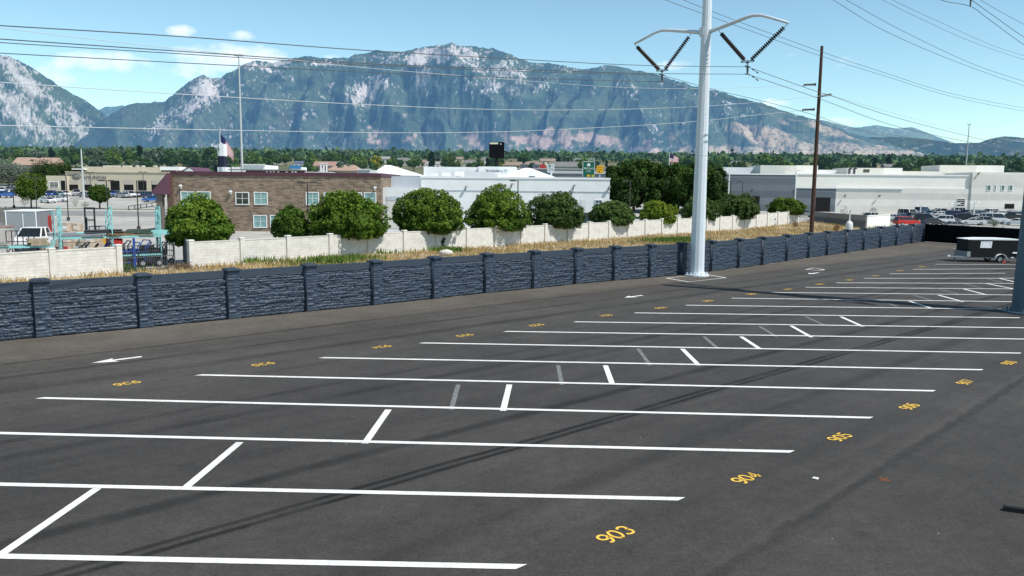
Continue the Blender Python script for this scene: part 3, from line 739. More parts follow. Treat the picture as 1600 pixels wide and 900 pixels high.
def catmull(P, n=8):
    P = [np.array(p) for p in P]; out = []
    Q = [2*P[0]-P[1]]+P+[2*P[-1]-P[-2]]
    for i in range(1, len(Q)-2):
        for k in range(n):
            t = k/n; a, b_, c, d = Q[i-1:i+3]
            out.append(.5*((2*b_)+(c-a)*t+(2*a-5*b_+4*c-d)*t*t+(3*b_-a-3*c+d)*t**3))
    return out+[P[-1]]
yR = np.array(yr[1])+np.array([*P1, 0]); yL = np.array(yl[1])+np.array([*P1, 0])
aR = yR[:2]; aL = yL[:2]; aW = WQ[:2]
aW2 = WEND[1][:2]; aW1 = WEND[0][:2]; aW3 = WEND[2][:2]
aP2 = yp[:2]; aP2b = P2-RN*ty
WIRES = [
 (aR, [(-60, 36), (0, 40), (280, 57), (560, 78), (800, 92), (1000, 102), (1168, 104.5)], .02, M_WIRE, 'topmost dark conductor on the left, ending at the right insulator', 'conductor'),
 (aR, [(-60, 57), (0, 61), (280, 80), (560, 98.5), (800, 108), (1000, 114.5), (1168, 116)], .02, M_WIRE, 'second dark conductor from the left, ending at the lower clamp of the right insulator', 'conductor'),
 (aL, [(-60, 62), (0, 66.5), (280, 84), (560, 101), (800, 111), (1034.5, 117.5)], .02, M_WIRE, 'dark conductor from the left ending at the upper clamp of the left insulator', 'conductor'),
 (aL, [(-60, 79), (0, 83), (280, 98), (560, 112), (800, 121.5), (1034.5, 128)], .02, M_WIRE, 'dark conductor from the left ending at the lower clamp of the left insulator', 'conductor'),
 (aW1, [(-60, 38), (0, 43.7), (245, 73), (462, 94), (560, 105), (780, 123), (960, 136), (1100, 138.3), (1256, 134)], .018, M_WIREL, 'thin pale wire running to the topmost insulator of the wooden pole', 'wire'),
 (aW2, [(-60, 122), (0, 128.5), (280, 147), (560, 163), (780, 171.3), (960, 171), (1100, 166), (1200, 158), (1298, 148.5)], .022, M_WIREL, 'pale wire sagging across the mountains to the middle insulator of the wooden pole', 'wire'),
 (aW3, [(-60, 194), (0, 196), (280, 202), (560, 207), (700, 207.3), (850, 203.5), (1060, 192), (1170, 181), (1254, 172.5)], .022, M_WIREL, 'lowest pale wire crossing the foot of the mountains to the wooden pole', 'wire'),
 (aR, [(1168, 104.5), (1273, 142), (1298, 149.5), (1394, 182), (1518, 214), (1600, 232), (1680, 247)], .02, M_WIRE, 'upper conductor running right from the right insulator of the pale pole', 'conductor'),
 (aR, [(1168, 116), (1273, 151.5), (1394, 195.6), (1504, 220), (1600, 239), (1680, 252)], .02, M_WIRE, 'lower conductor running right from the right insulator of the pale pole', 'conductor'),
 (aL, [(1034.5, 117.5), (1112, 139), (1200, 160), (1270, 179), (1353, 204), (1504, 226), (1600, 236), (1680, 243)], .02, M_WIRE, 'upper conductor running right from the left insulator, behind the pale pole', 'conductor'),
 (aL, [(1034.5, 128), (1100, 144), (1200, 167), (1280, 189), (1380, 212), (1504, 229), (1600, 240), (1680, 247)], .02, M_WIRE, 'lower conductor running right from the left insulator, behind the pale pole', 'conductor'),
 (aL, [(960, -34), (1040, 0), (1160, 43.5), (1278, 86), (1380, 118), (1490, 151.5), (1600, 173.6), (1680, 186)], .02, M_WIRE, 'lower of two parallel wires descending from the pale pole to the right edge', 'wire'),
 (aL, [(990, -34), (1068, 0), (1160, 36), (1281, 80), (1380, 113), (1490, 147), (1600, 168.6), (1680, 182)], .02, M_WIRE, 'upper of two parallel wires descending from the pale pole to the right edge', 'wire'),
 (aR, [(1240, -30), (1302, 0), (1380, 47), (1490, 95), (1600, 134), (1680, 158)], .02, M_WIRE, 'lower of two wires entering at the top right of the pale pole', 'wire'),
 (aR, [(1260, -30), (1322, 0), (1408, 47), (1518, 99), (1600, 127), (1680, 150)], .02, M_WIRE, 'upper of two wires entering at the top right of the pale pole', 'wire'),
 (aL, [(1320, -30), (1379, 0), (1435, 27.5), (1518, 65), (1600, 93), (1680, 115)], .02, M_WIRE, 'lower thin wire of the pair near the upper right corner', 'wire'),
 (aL, [(1334, -30), (1394, 0), (1463, 32), (1546, 69), (1600, 87), (1680, 110)], .02, M_WIRE, 'upper thin wire of the pair near the upper right corner', 'wire'),
 (aP2, [(1400, -28), (1470, 0), (1516, 10), (1545, 30), (1600, 70), (1660, 108)], .016, M_WIRE, 'dark wire carried by the insulator at the upper right corner', 'wire'),
 (aP2, [(1500, -14), (1521, 2), (1560, 30), (1600, 58), (1660, 96)], .016, M_WIRE, 'dark wire just above the insulator at the upper right corner', 'wire'),
 (aP2, [(1500, -22), (1532, 0), (1570, 22), (1600, 38), (1660, 68)], .012, M_WIRE, 'thin wire crossing the extreme upper right corner', 'wire'),
 (aW2, [(1298, 148.5), (1400, 178), (1500, 204), (1600, 222), (1680, 234)], .02, M_WIREL, 'faint pale wire running right from the middle insulator of the wooden pole', 'wire'),
]
for a, pts, r, m, lab, cat in WIRES:
    P = [on_plane(x, y, a, RD) for x, y in pts]
    m_ = MB(); m_.tube(catmull(P, 7), r, 5); tag(m_.build('power_line', m, None, True), lab, cat, 'overhead power lines')
# vibration dampers on the conductors right of the insulators
for a, x, y, lab in [(aR, 1180, 111, 'upper'), (aR, 1180, 122.5, 'lower')]:
    p = Vector(on_plane(x, y, a, RD)); d = Vector((RD[0], RD[1], -.25)).normalized(); m_ = MB(); m_.tube([p-d*.35, p, p+d*.35], .02, 5)
    for s_ in (-1, 1): m_.tube([p+d*.22*s_, p+d*.4*s_], .05, 6)
    tag(m_.build('line_damper', M_HARD, None), 'small dumbbell damper hanging on the %s conductor right of the pale pole' % lab, 'damper', 'dampers on the power lines')

# ================================================================== utility trailer
TX = at_z(1490, 409.5)[:2]; TY = TX[1]+1.05
tr = thing('utility_trailer', 'black enclosed utility trailer with white roof parked in a far stall', 'trailer', (TX[0], TY, 0))
M_TBLK = mat('black_trailer_skin', (.008, .009, .011), .6, .15, 2, spec=.2); M_ALU = mat('diamond_plate', (.33, .35, .37), .4, .2, 9, metal=.5)
M_TW = mat('white_trailer_roof', (.8, .82, .84), .5, .05, 2); M_TYRE = mat('tyre_rubber', (.015, .015, .016), .85, .2, 5); M_TWRIM = mat('steel_rim', (.45, .46, .48), .4, .05, 3, metal=.5)
FX = float(at_y(1512, 390, TX[1])[0]-TX[0]); LB = 5.1; Wd = 2.05
m_ = MB(); m_.prism([(FX, .5), (FX+LB, .5), (FX+LB, 2.12), (FX+.12, 2.12), (FX, 2.0)], -Wd/2, Wd/2); m_.build('body', M_TBLK, tr, bevel=.03)
m_ = MB(); m_.prism([(FX-.03, 2.125), (FX+LB+.03, 2.125), (FX+LB+.03, 2.19), (FX+LB*.7, 2.27), (FX+LB*.3, 2.27), (FX-.03, 2.19)], -Wd/2-.04, Wd/2+.04); m_.build('roof', M_TW, tr)
m_ = MB(); m_.box((FX+.02, 0, .77), (.03, Wd*.99, .5)); m_.quad((FX+.004, -Wd/2-.006, .51), (FX+.34, -Wd/2-.006, .51), (FX+.34, -Wd/2-.006, 1.02), (FX+.004, -Wd/2-.006, 1.02)); o = m_.build('stone_guard', M_ALU, tr)
o.location.x = -.03
m_ = MB(); m_.prism([(FX+.2, .42), (FX+LB-.1, .42), (FX+LB-.1, .495), (FX+.2, .495)], -Wd/2+.02, Wd/2-.02); m_.build('chassis', M_HARD, tr)
m_ = MB(); m_.bar((.05, 0, .48), (FX+.3, -.75, .46), .1, .12); m_.bar((.05, 0, .48), (FX+.3, .75, .46), .1, .12); m_.box((.1, 0, .5), (.35, .16, .12)); m_.box((.0, 0, .52), (.16, .12, .14), taper=.7)
m_.quad((.1, -.05, .55), (FX+.3, -.75, .53), (FX+.3, .75, .53), (.1, .05, .55)); m_.build('drawbar', M_TW, tr)
m_ = MB(); m_.tube([(.55, -.1, .1), (.55, -.1, 1.0)], .04, 8); m_.bar((.55, -.1, .98), (.75, -.1, 1.02), .03); m_.tube([(.55, -.14, .1), (.55, -.06, .1)], .1, 10); m_.build('jack', M_HARD, tr)
def wheel(x, y, r, w, parent, name='wheel', rim=None):
    m_ = MB(); m_.tube([(x, y-w/2, r), (x, y-w*.42, r), (x, y+w*.42, r), (x, y+w/2, r)], [r*.86, r, r, r*.86], 16); t_ = m_.build(name, M_TYRE, parent)
    m_ = MB(); m_.tube([(x, y-w/2-.008, r), (x, y+w/2+.008, r)], r*.6, 12); m_.build('rim', rim or M_TWRIM, t_); return t_
wx = FX+3.05
for s_ in (-1, 1):
    wheel(wx, s_*(Wd/2+.0), .34, .22, tr)
    m_ = MB()
    arcp = [(wx+.52*math.cos(a), .36+.46*math.sin(a)) for a in np.linspace(.0, math.pi, 9)]
    for a, b_ in zip(arcp, arcp[1:]): m_.bar((a[0], s_*(Wd/2+.14), a[1]), (b_[0], s_*(Wd/2+.14), b_[1]), .34, .03)
    m_.build('fender', M_TW, tr)
ys_ = -Wd/2-.012
m_ = MB(); m_.quad((FX+1.15, ys_, 1.38), (FX+2.2, ys_, 1.38), (FX+2.25, ys_, 2.0), (FX+1.2, ys_, 2.0)); sg = m_.build('sign_board', M_TW, tr)
m_ = MB()
for a in [((FX+1.32, 1.92), (FX+2.1, 1.95)), ((FX+1.30, 1.5), (FX+1.34, 1.92)), ((FX+2.06, 1.5), (FX+2.1, 1.92))]:
    (x0, z0), (x1, z1) = a; m_.quad((x0, ys_-.004, z0), (x1, ys_-.004, z0), (x1, ys_-.004, z1), (x0, ys_-.004, z1))
m_.build('sign_border', mat('pale_blue_print', (.35, .42, .55), .7, .1, 4), sg)
m_ = MB(); m_.box((FX+4.4, -Wd/2-.05, .95), (.5, .08, .12), taper=.8); m_.build('door_latch', M_TW, tr)
m_ = MB(); m_.box((FX+4.2, -Wd/2-.03, .5), (.25, .1, .07)); m_.build('side_marker', M_TW, tr)
m_ = MB(); m_.box((wx+.3, -Wd/2-.2, .1), (.35, .18, .18), taper=.7); tag(m_.build('wheel_chock', mat('red_plastic', (.35, .04, .02), .6, .1, 4), None), 'red wheel chock wedged against the trailer wheel', 'wheel chock').location = (TX[0], TY, 0)
m_ = MB(); a = at_z(1568, 797)[:2]; d_ = np.array((.93, -.36)); n_ = np.array((.36, .93)); m_.add([(*(a-n_*.07), .004), (*(a+d_*2.2-n_*.07), .004), (*(a+d_*2.2+n_*.07), .004), (*(a+n_*.07), .004), (*(a-n_*.06), .09), (*(a+d_*2.2-n_*.06), .09), (*(a+d_*2.2+n_*.06), .09), (*(a+n_*.06), .09)], [(0, 3, 2, 1), (4, 5, 6, 7), (0, 1, 5, 4), (1, 2, 6, 5), (2, 3, 7, 6), (3, 0, 4, 7)])  # low raised bar in plain black
tag(m_.build('black_bar', M_TBLK, None), 'low black bar lying on the asphalt at the right edge', 'parking block')
print('P1', P1, 'P2', P2, 'ty', ty, zy, 'wood', WQ, topz, 'FX', FX)
# ================================================================== trees
M_LEAF = attr_mat('foliage', .55, objvar=.16, transl=.25)
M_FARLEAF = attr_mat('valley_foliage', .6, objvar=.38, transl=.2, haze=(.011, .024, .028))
M_BARK = mat('bark', (.10, .075, .055), .95, .3, 6, .4, 25)
def crown_mesh(name, seed, *a_, lm=None, **k_):
    me = crown_mesh0(name, seed, *a_, **k_)
    if lm: me.materials[0] = lm
    return me
def crown_mesh0(name, seed, rx, rz, zc, n, leaf, lobes=14, col=(.045, .085, .02), hi=(.085, .14, .03), lob=.45, flat=0.0, core=True, zmin=None, cone=0.0):
    r = np.random.default_rng(seed)
    d = r.normal(size=(lobes, 3)); d /= np.linalg.norm(d, axis=1)[:, None]
    cen = d*(r.random((lobes, 1))**.4)*np.array([rx, rx, rz])*(1-lob*.75)
    if cone: cen[:, :2] *= (1-cone*(cen[:, 2:3]/rz*.5+.5))
    cen[:, 2] *= np.where(cen[:, 2] < 0, 1.0, 1.0)
    rad = lob*min(rx, rz*1.15)*(.7+.55*r.random(lobes))
    if cone: rad *= (1-cone*.7*(cen[:, 2]/rz*.5+.5))
    tint = r.random(lobes)
    li = r.integers(0, lobes, n*2); q = r.normal(size=(n*2, 3)); q /= np.linalg.norm(q, axis=1)[:, None]
    rr = .72+.36*r.random(n*2)
    P = cen[li]+q*rad[li][:, None]*rr[:, None]
    dist = np.linalg.norm(P[:, None, :]-cen[None], axis=2)/rad[None]; dist[np.arange(len(P)), li] = 9
    keep = (dist.min(1) > .8) | (r.random(len(P)) < .12)
    if zmin is not None: keep &= P[:, 2] > zmin-zc
    P, q, li = P[keep][:n], q[keep][:n], li[keep][:n]; m = len(P)
    nrm = q*.75+r.normal(size=(m, 3))*.55+np.array([0, 0, .25]); nrm /= np.linalg.norm(nrm, axis=1)[:, None]
    t = r.normal(size=(m, 3)); a = np.cross(nrm, t); a /= np.linalg.norm(a, axis=1)[:, None]; b_ = np.cross(nrm, a)
    sz = leaf*(.55+.8*r.random(m))[:, None]
    V = np.stack([P-a*sz*.9, P-b_*sz*.45, P+a*sz*.9, P+b_*sz*.45], 1).reshape(-1, 3); V[:, 2] += zc
    F = np.arange(m*4).reshape(-1, 4)
    hgt = np.clip((P[:, 2]/rz)*.5+.5, 0, 1); w = np.clip(.15+.5*hgt+.35*(tint[li]-.5)+.45*(r.random(m)-.5), 0, 1)  # upper leaves lighter, lower ones darker: sunlit tops put into the colour
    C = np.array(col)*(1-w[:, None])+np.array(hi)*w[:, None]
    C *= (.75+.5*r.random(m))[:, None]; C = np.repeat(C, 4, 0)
    if core:     # broken inner shell of leaves, crown shade put into their dark colour
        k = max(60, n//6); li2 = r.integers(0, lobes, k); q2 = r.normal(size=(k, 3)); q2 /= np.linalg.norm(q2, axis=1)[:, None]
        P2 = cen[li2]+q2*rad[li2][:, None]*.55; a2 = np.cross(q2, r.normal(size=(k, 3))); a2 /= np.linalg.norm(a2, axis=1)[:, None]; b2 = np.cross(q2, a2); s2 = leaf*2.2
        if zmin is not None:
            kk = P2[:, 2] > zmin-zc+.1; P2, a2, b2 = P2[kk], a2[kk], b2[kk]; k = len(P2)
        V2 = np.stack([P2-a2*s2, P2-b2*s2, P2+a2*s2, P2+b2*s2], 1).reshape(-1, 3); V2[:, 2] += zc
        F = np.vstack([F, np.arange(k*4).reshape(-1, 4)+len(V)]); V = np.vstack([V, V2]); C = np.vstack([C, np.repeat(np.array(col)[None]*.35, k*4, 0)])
    return numpy_mesh(name, V, F, M_LEAF, C, smooth=False)
def n3(p, s, seed):
    return (vnoise(p[:, 0]*s+7, p[:, 1]*s, seed)+vnoise(p[:, 1]*s+3, p[:, 2]*s, seed+1)+vnoise(p[:, 2]*s+11, p[:, 0]*s, seed+2))/3
def round_crown(name, seed, rx, rt, rb, zc, n, leaf, col, hi, rough=.22, zmin=0.0, sy=1.0):
    "full rounded crown: leaves in an uneven shell, thinned into clumps, flatter underneath"
    r = np.random.default_rng(seed); m = n*3
    q = r.normal(size=(m, 3)); q /= np.linalg.norm(q, axis=1)[:, None]
    R = 1+rough*2.2*(n3(q, 2.1, seed)-.5)+rough*1.6*(n3(q, 4.7, seed+5)-.5)+rough*.9*(n3(q, 11, seed+9)-.5)
    depth = r.random(m)**1.7*.5
    P = q*(R*(1.03-depth))[:, None]*np.where(q[:, 2:3] > 0, np.array([[rx, rx*sy, rt]]), np.array([[rx, rx*sy, rb]]))
    cl = n3(P, 3.4/max(rx, 1.5)*1.9, seed+20)*.6+n3(P, 8.5/max(rx, 1.5)*1.9, seed+30)*.4
    keep = (cl > .40+.12*r.random(m)) & (P[:, 2]+zc > zmin+.25*r.random(m))
    P, q, depth, cl = P[keep][:n], q[keep][:n], depth[keep][:n], cl[keep][:n]; m = len(P)
    nrm = q*.6+r.normal(size=(m, 3))*.6+np.array([0, 0, .35]); nrm /= np.linalg.norm(nrm, axis=1)[:, None]
    a = np.cross(nrm, r.normal(size=(m, 3))); a /= np.linalg.norm(a, axis=1)[:, None]; b_ = np.cross(nrm, a)
    sz = leaf*(.5+.9*r.random(m))[:, None]
    V = np.stack([P-a*sz, P-b_*sz*.5, P+a*sz, P+b_*sz*.5], 1).reshape(-1, 3); V[:, 2] += zc
    w = np.clip(.10+.42*(q[:, 2]*.5+.5)+1.9*(cl-.52)+.5*(r.random(m)-.5)-depth*.5, 0, 1)  # sunlit top, darker underside and inside put into the leaf colour
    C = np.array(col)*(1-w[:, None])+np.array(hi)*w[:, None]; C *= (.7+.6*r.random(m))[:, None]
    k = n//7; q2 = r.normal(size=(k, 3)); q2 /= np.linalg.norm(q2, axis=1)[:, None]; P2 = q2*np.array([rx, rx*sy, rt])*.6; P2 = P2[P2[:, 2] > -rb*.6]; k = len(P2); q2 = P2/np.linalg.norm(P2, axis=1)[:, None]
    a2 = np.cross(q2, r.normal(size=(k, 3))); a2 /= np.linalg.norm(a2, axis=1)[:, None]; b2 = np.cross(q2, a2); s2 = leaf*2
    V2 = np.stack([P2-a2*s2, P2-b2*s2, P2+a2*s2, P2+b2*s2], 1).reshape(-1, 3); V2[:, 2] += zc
    V = np.vstack([V, V2]); C = np.vstack([np.repeat(C, 4, 0), np.repeat(np.array(col)[None]*.3, k*4, 0)])  # inner leaves darkened in colour as the shade inside the crown
    return numpy_mesh(name, V, np.arange(len(V)).reshape(-1, 4), M_LEAF, C, smooth=False)
def trunk_mesh(name, seed, h, r0, spread):
    r = random.Random(seed); m_ = MB(); m_.tube([(0, 0, -.1), (.03, .02, h*.35), (.0, .04, h*.6)], [r0*1.25, r0, r0*.8], 7)
    for k in range(5):
        a = k*1.257+r.random(); m_.tube([(0, .03, h*(.32+.05*k)), (spread*.35*math.cos(a), spread*.35*math.sin(a), h*(.62+.04*k)), (spread*.7*math.cos(a), spread*.7*math.sin(a), h*(.85+.03*k))], [r0*.6, r0*.38, r0*.12], 5)
    return m_.mesh(name, M_BARK)
def tree(name, label, cat, loc_, cm, tm, scale=1.0, rz=0, group=None, sz=None):
    t = thing(name, label, cat, loc_, rz, group); t.scale = (scale, scale, sz or scale)
    link('trunk', tm, t); link('crown', cm, t); return t
# trees along the beige wall: photo span left, right, top
WT = [(253, 371, 311, 'wide dark green tree at the left end of the row before the brick building', 0), (428, 481, 323, 'small young green tree standing alone in front of the lower brick windows', 1),
      (483, 606, 301, 'broad green tree hiding the right corner of the brick building', 0), (614, 728, 296, 'largest broad green tree in front of the white building', 0),
      (729, 823, 297, 'round green tree right of the largest tree, below a lamp head', 0), (822, 909, 300, 'open crowned tree hiding a window of the white building', 2),
      (921, 987, 315, 'small dark tree in front of the right corner of the white building', 2), (1000, 1055, 316, 'yellow-green young tree left of the pale steel pole', 3),
      (1066, 1122, 312, 'dark shrubby tree directly behind the pale steel pole', 2), (1117, 1185, 303, 'dense dark tree just right of the pale steel pole', 2), (1200, 1253, 310, 'low round tree left of the wooden pole', 0)]
CV = [dict(col=(.034, .088, .010), hi=(.20, .31, .038)), dict(col=(.036, .095, .014), hi=(.17, .29, .042)), dict(col=(.028, .070, .016), hi=(.145, .225, .058)), dict(col=(.09, .16, .014), hi=(.29, .36, .045))]
for i, (x0, x1, yt, lab, cv) in enumerate(WT):
    xc = (x0+x1)/2
    # stand about 2 m behind the wall
    Yb = None
    for Y in np.linspace(58, 170, 600):
        p = gx(xc, Y); s_ = np.dot(np.array([p[0], p[1]])-BW[0], np.array([-BWD[1], BWD[0]]))
        if s_ > (2.6 if i == 0 else 1.35): Yb = Y; break
    if Yb is None: Yb = 120
    if cv == 1: Yb += 4
    p = gx(xc, Yb); w = (x1-x0)*Yb/FPX/2; top = float(at_y(xc, yt, Yb)[2])-p[2]
    zb_ = 1.3 if i == 0 else 1.45
    rz_ = (top-zb_)/2; n_ = int(11000*min(1.3, max(.5, w/3.6)))
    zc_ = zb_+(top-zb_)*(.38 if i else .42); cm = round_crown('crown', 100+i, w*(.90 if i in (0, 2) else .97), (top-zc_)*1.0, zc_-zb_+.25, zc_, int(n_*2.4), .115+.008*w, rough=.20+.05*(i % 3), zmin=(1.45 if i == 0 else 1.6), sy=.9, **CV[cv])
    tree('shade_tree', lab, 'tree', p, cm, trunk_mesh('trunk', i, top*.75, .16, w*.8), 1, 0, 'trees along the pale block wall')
# big dark trees beyond the white building
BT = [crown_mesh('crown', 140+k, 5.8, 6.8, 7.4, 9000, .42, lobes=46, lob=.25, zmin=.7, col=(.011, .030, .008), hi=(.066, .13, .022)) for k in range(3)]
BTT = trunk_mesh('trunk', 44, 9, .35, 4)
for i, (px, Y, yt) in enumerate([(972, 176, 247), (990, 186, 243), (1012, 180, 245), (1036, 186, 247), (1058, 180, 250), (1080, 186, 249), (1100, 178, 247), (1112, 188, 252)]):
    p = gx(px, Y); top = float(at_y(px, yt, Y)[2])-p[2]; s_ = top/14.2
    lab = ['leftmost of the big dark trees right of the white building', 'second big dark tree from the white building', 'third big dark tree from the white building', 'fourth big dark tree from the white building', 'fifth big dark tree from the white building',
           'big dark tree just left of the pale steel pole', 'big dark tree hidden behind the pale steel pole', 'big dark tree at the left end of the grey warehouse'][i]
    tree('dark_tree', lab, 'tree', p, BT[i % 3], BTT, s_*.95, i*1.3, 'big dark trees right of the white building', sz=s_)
# street trees on the left
ct = dict(lobes=18, lob=.38)
for i, (px, Y, yt, wpx, lab, c1, c2) in enumerate([(49, 171.8, 272, 46, 'round green tree with a yellowish top on the grass verge', (.035, .085, .012), (.14, .20, .02)), (156, 172.2, 289, 28, 'small round tree on a thin trunk on the grass verge', (.03, .08, .012), (.095, .165, .025)),
                                                  (14, 262, 251, 54, 'silvery green tree at the left edge behind the parked cars', (.10, .13, .10), (.26, .30, .24)), (72, 256, 252, 40, 'dark green tree between the silvery trees and the beige dealership', (.022, .05, .014), (.06, .11, .025)),
                                                  (100, 268, 254, 40, 'second dark green tree above the left end of the beige dealership', (.022, .05, .014), (.06, .11, .025)), (45, 270, 262, 40, 'pale silvery tree right of the left edge tree', (.09, .12, .09), (.22, .27, .2))]):
    p = gx(px, Y); w = wpx*Y/FPX/2; top = float(at_y(px, yt, Y)[2])-p[2]; zb_ = top*.28 if i < 2 else top*.1; rz_ = (top-zb_)/2
    cm = round_crown('crown', 170+i, w, rz_*1.15, rz_*.85, zb_+rz_*.85, 6500, .22, c1, c2, rough=.3, zmin=zb_*.8); tree('street_tree', lab, 'tree', p, cm, trunk_mesh('trunk', 60+i, top*.7, .15, w*.7), 1)
# belt of trees across the valley
KIND = {'dark': ((.028, .066, .020), (.085, .150, .040)), 'mid': ((.05, .105, .022), (.14, .215, .042)), 'light': ((.07, .13, .024), (.17, .25, .04)), 'silver': ((.09, .13, .085), (.20, .25, .165)), 'conifer': ((.012, .034, .016), (.035, .068, .028)), 'yellow': ((.22, .22, .01), (.45, .40, .02))}
FT = {}
for k, (c1, c2) in KIND.items():
    for v in range(3 if k in ('dark', 'mid') else 1):
        if k == 'conifer': cm = crown_mesh('crown', 200+v, 2.6, 6, 6.5, 1100, .65, lobes=22, col=c1, hi=c2, lob=.4, cone=.85, lm=M_FARLEAF)
        else: cm = crown_mesh('crown', 210+v*7+len(k), 4.4+.5*v, 4.6-.5*v, 5.6, 1700, .55, lobes=30, col=c1, hi=c2, lob=.28, zmin=.6, lm=M_FARLEAF)
        FT.setdefault(k, []).append(cm)
FTT = trunk_mesh('trunk', 5, 7, .22, 3)
FLAB = {'dark': 'dark green broadleaf tree in the belt of trees below the mountains', 'mid': 'mid green bushy tree in the belt of trees below the mountains', 'light': 'light green tree in the belt of trees below the mountains', 'silver': 'silvery olive tree in the belt of trees below the mountains', 'conifer': 'narrow dark conifer rising from the belt of trees', 'yellow': 'yellow leaved tree among the green belt of trees'}
HOUSES = []   # filled below: (px, Y, half width px)
HPX = [(62, 330, 34, 'beige'), (540, 330, 26, 'beige'), (512, 380, 20, 'pink'), (592, 300, 14, 'grey'), (470, 420, 10, 'blue'), (630, 520, 14, 'grey'), (655, 480, 12, 'tan'), (700, 560, 12, 'grey'), (677, 430, 12, 'white'), (735, 470, 12, 'grey'), (800, 420, 16, 'tan'), (832, 440, 15, 'tan'), (884, 400, 22, 'grey'),
       (760, 600, 10, 'grey'), (855, 560, 12, 'tan'), (1425, 330, 18, 'grey'), (1448, 360, 14, 'grey'), (1572, 300, 24, 'tan'), (1470, 420, 14, 'white'), (430, 520, 10, 'grey'), (600, 600, 10, 'white'), (1150, 560, 10, 'grey'), (715, 640, 9, 'tan'), (905, 620, 10, 'grey'), (1390, 480, 12, 'grey')]
rt_ = random.Random(31); spots = []
for Y, stp in [(285, 26), (340, 21), (400, 18.5), (470, 16), (560, 14), (680, 12)]:
    x = -70+rt_.random()*10
    while x < 1675:
        y_ = Y*(1+rt_.uniform(-.07, .07)); ok = True
        for hp, hy, hw, _ in HPX:
            if abs(x-hp) < hw+5*300/y_ and y_ < hy+8: ok = ok and (rt_.random() < .42)
        if 560 < x < 960 and y_ < 330: ok = ok and rt_.random() < .3
        if 940 < x < 1120 and y_ < 420: ok = False
        if x > 1100 and y_ < 310: ok = False
        if -70 < x < 20 and y_ < 300: ok = False
        if ok: spots.append((x, y_))
        x += stp*rt_.uniform(.6, 1.4)
print('belt trees', len(spots))
pool = ['dark']*5+['mid']*7+['light']*5+['silver']*3+['conifer']*2
protos = {}
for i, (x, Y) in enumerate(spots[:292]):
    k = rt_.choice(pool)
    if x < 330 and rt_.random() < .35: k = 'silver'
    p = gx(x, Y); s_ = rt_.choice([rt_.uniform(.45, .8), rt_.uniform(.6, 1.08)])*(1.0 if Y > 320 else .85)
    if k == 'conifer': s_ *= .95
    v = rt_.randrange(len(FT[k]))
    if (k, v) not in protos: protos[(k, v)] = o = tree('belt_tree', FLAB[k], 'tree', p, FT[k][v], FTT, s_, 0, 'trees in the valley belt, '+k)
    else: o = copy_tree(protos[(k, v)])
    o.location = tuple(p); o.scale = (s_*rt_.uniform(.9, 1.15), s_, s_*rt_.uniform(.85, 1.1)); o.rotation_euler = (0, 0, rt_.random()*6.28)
for i, (px, Y, s_, lab) in enumerate([(588, 420, .8, 'bright yellow tree above the white hipped roof'), (553, 430, .5, 'small golden tree left of the bright yellow tree'), (782, 400, .55, 'golden tree just right of the black billboard sign'), (214, 420, .5, 'yellow tree above the beige dealership roof'), (1330, 430, .01, '')][:4]):
    tree('yellow_tree', lab, 'tree', gx(px, Y), FT['yellow'][0], FTT, s_, i)
# farther woods that read as one mass
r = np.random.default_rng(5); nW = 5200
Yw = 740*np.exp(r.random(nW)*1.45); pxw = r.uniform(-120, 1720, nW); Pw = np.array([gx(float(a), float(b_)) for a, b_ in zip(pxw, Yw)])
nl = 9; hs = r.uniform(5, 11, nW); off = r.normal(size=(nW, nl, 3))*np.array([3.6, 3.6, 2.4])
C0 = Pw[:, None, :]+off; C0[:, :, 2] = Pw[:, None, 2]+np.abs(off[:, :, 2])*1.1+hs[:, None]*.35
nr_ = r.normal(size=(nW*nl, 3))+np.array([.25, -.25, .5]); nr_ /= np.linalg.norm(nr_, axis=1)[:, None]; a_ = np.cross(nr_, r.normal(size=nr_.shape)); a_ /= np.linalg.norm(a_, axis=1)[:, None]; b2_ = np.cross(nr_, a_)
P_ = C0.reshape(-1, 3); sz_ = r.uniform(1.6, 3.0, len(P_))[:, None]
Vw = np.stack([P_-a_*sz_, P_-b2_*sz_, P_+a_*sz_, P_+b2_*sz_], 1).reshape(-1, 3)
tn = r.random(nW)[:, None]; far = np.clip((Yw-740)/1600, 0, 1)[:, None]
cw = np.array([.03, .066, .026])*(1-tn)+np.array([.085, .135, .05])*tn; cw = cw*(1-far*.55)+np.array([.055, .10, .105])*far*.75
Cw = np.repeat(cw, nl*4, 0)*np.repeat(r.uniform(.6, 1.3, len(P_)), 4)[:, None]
tag(link('far_wood', numpy_mesh('far_wood', Vw, np.arange(len(Vw)).reshape(-1, 4), attr_mat('far_foliage', .8, haze=(.012, .032, .042)), Cw, smooth=False)), 'far off mass of trees at the foot of the mountains', 'woodland', kind='stuff')

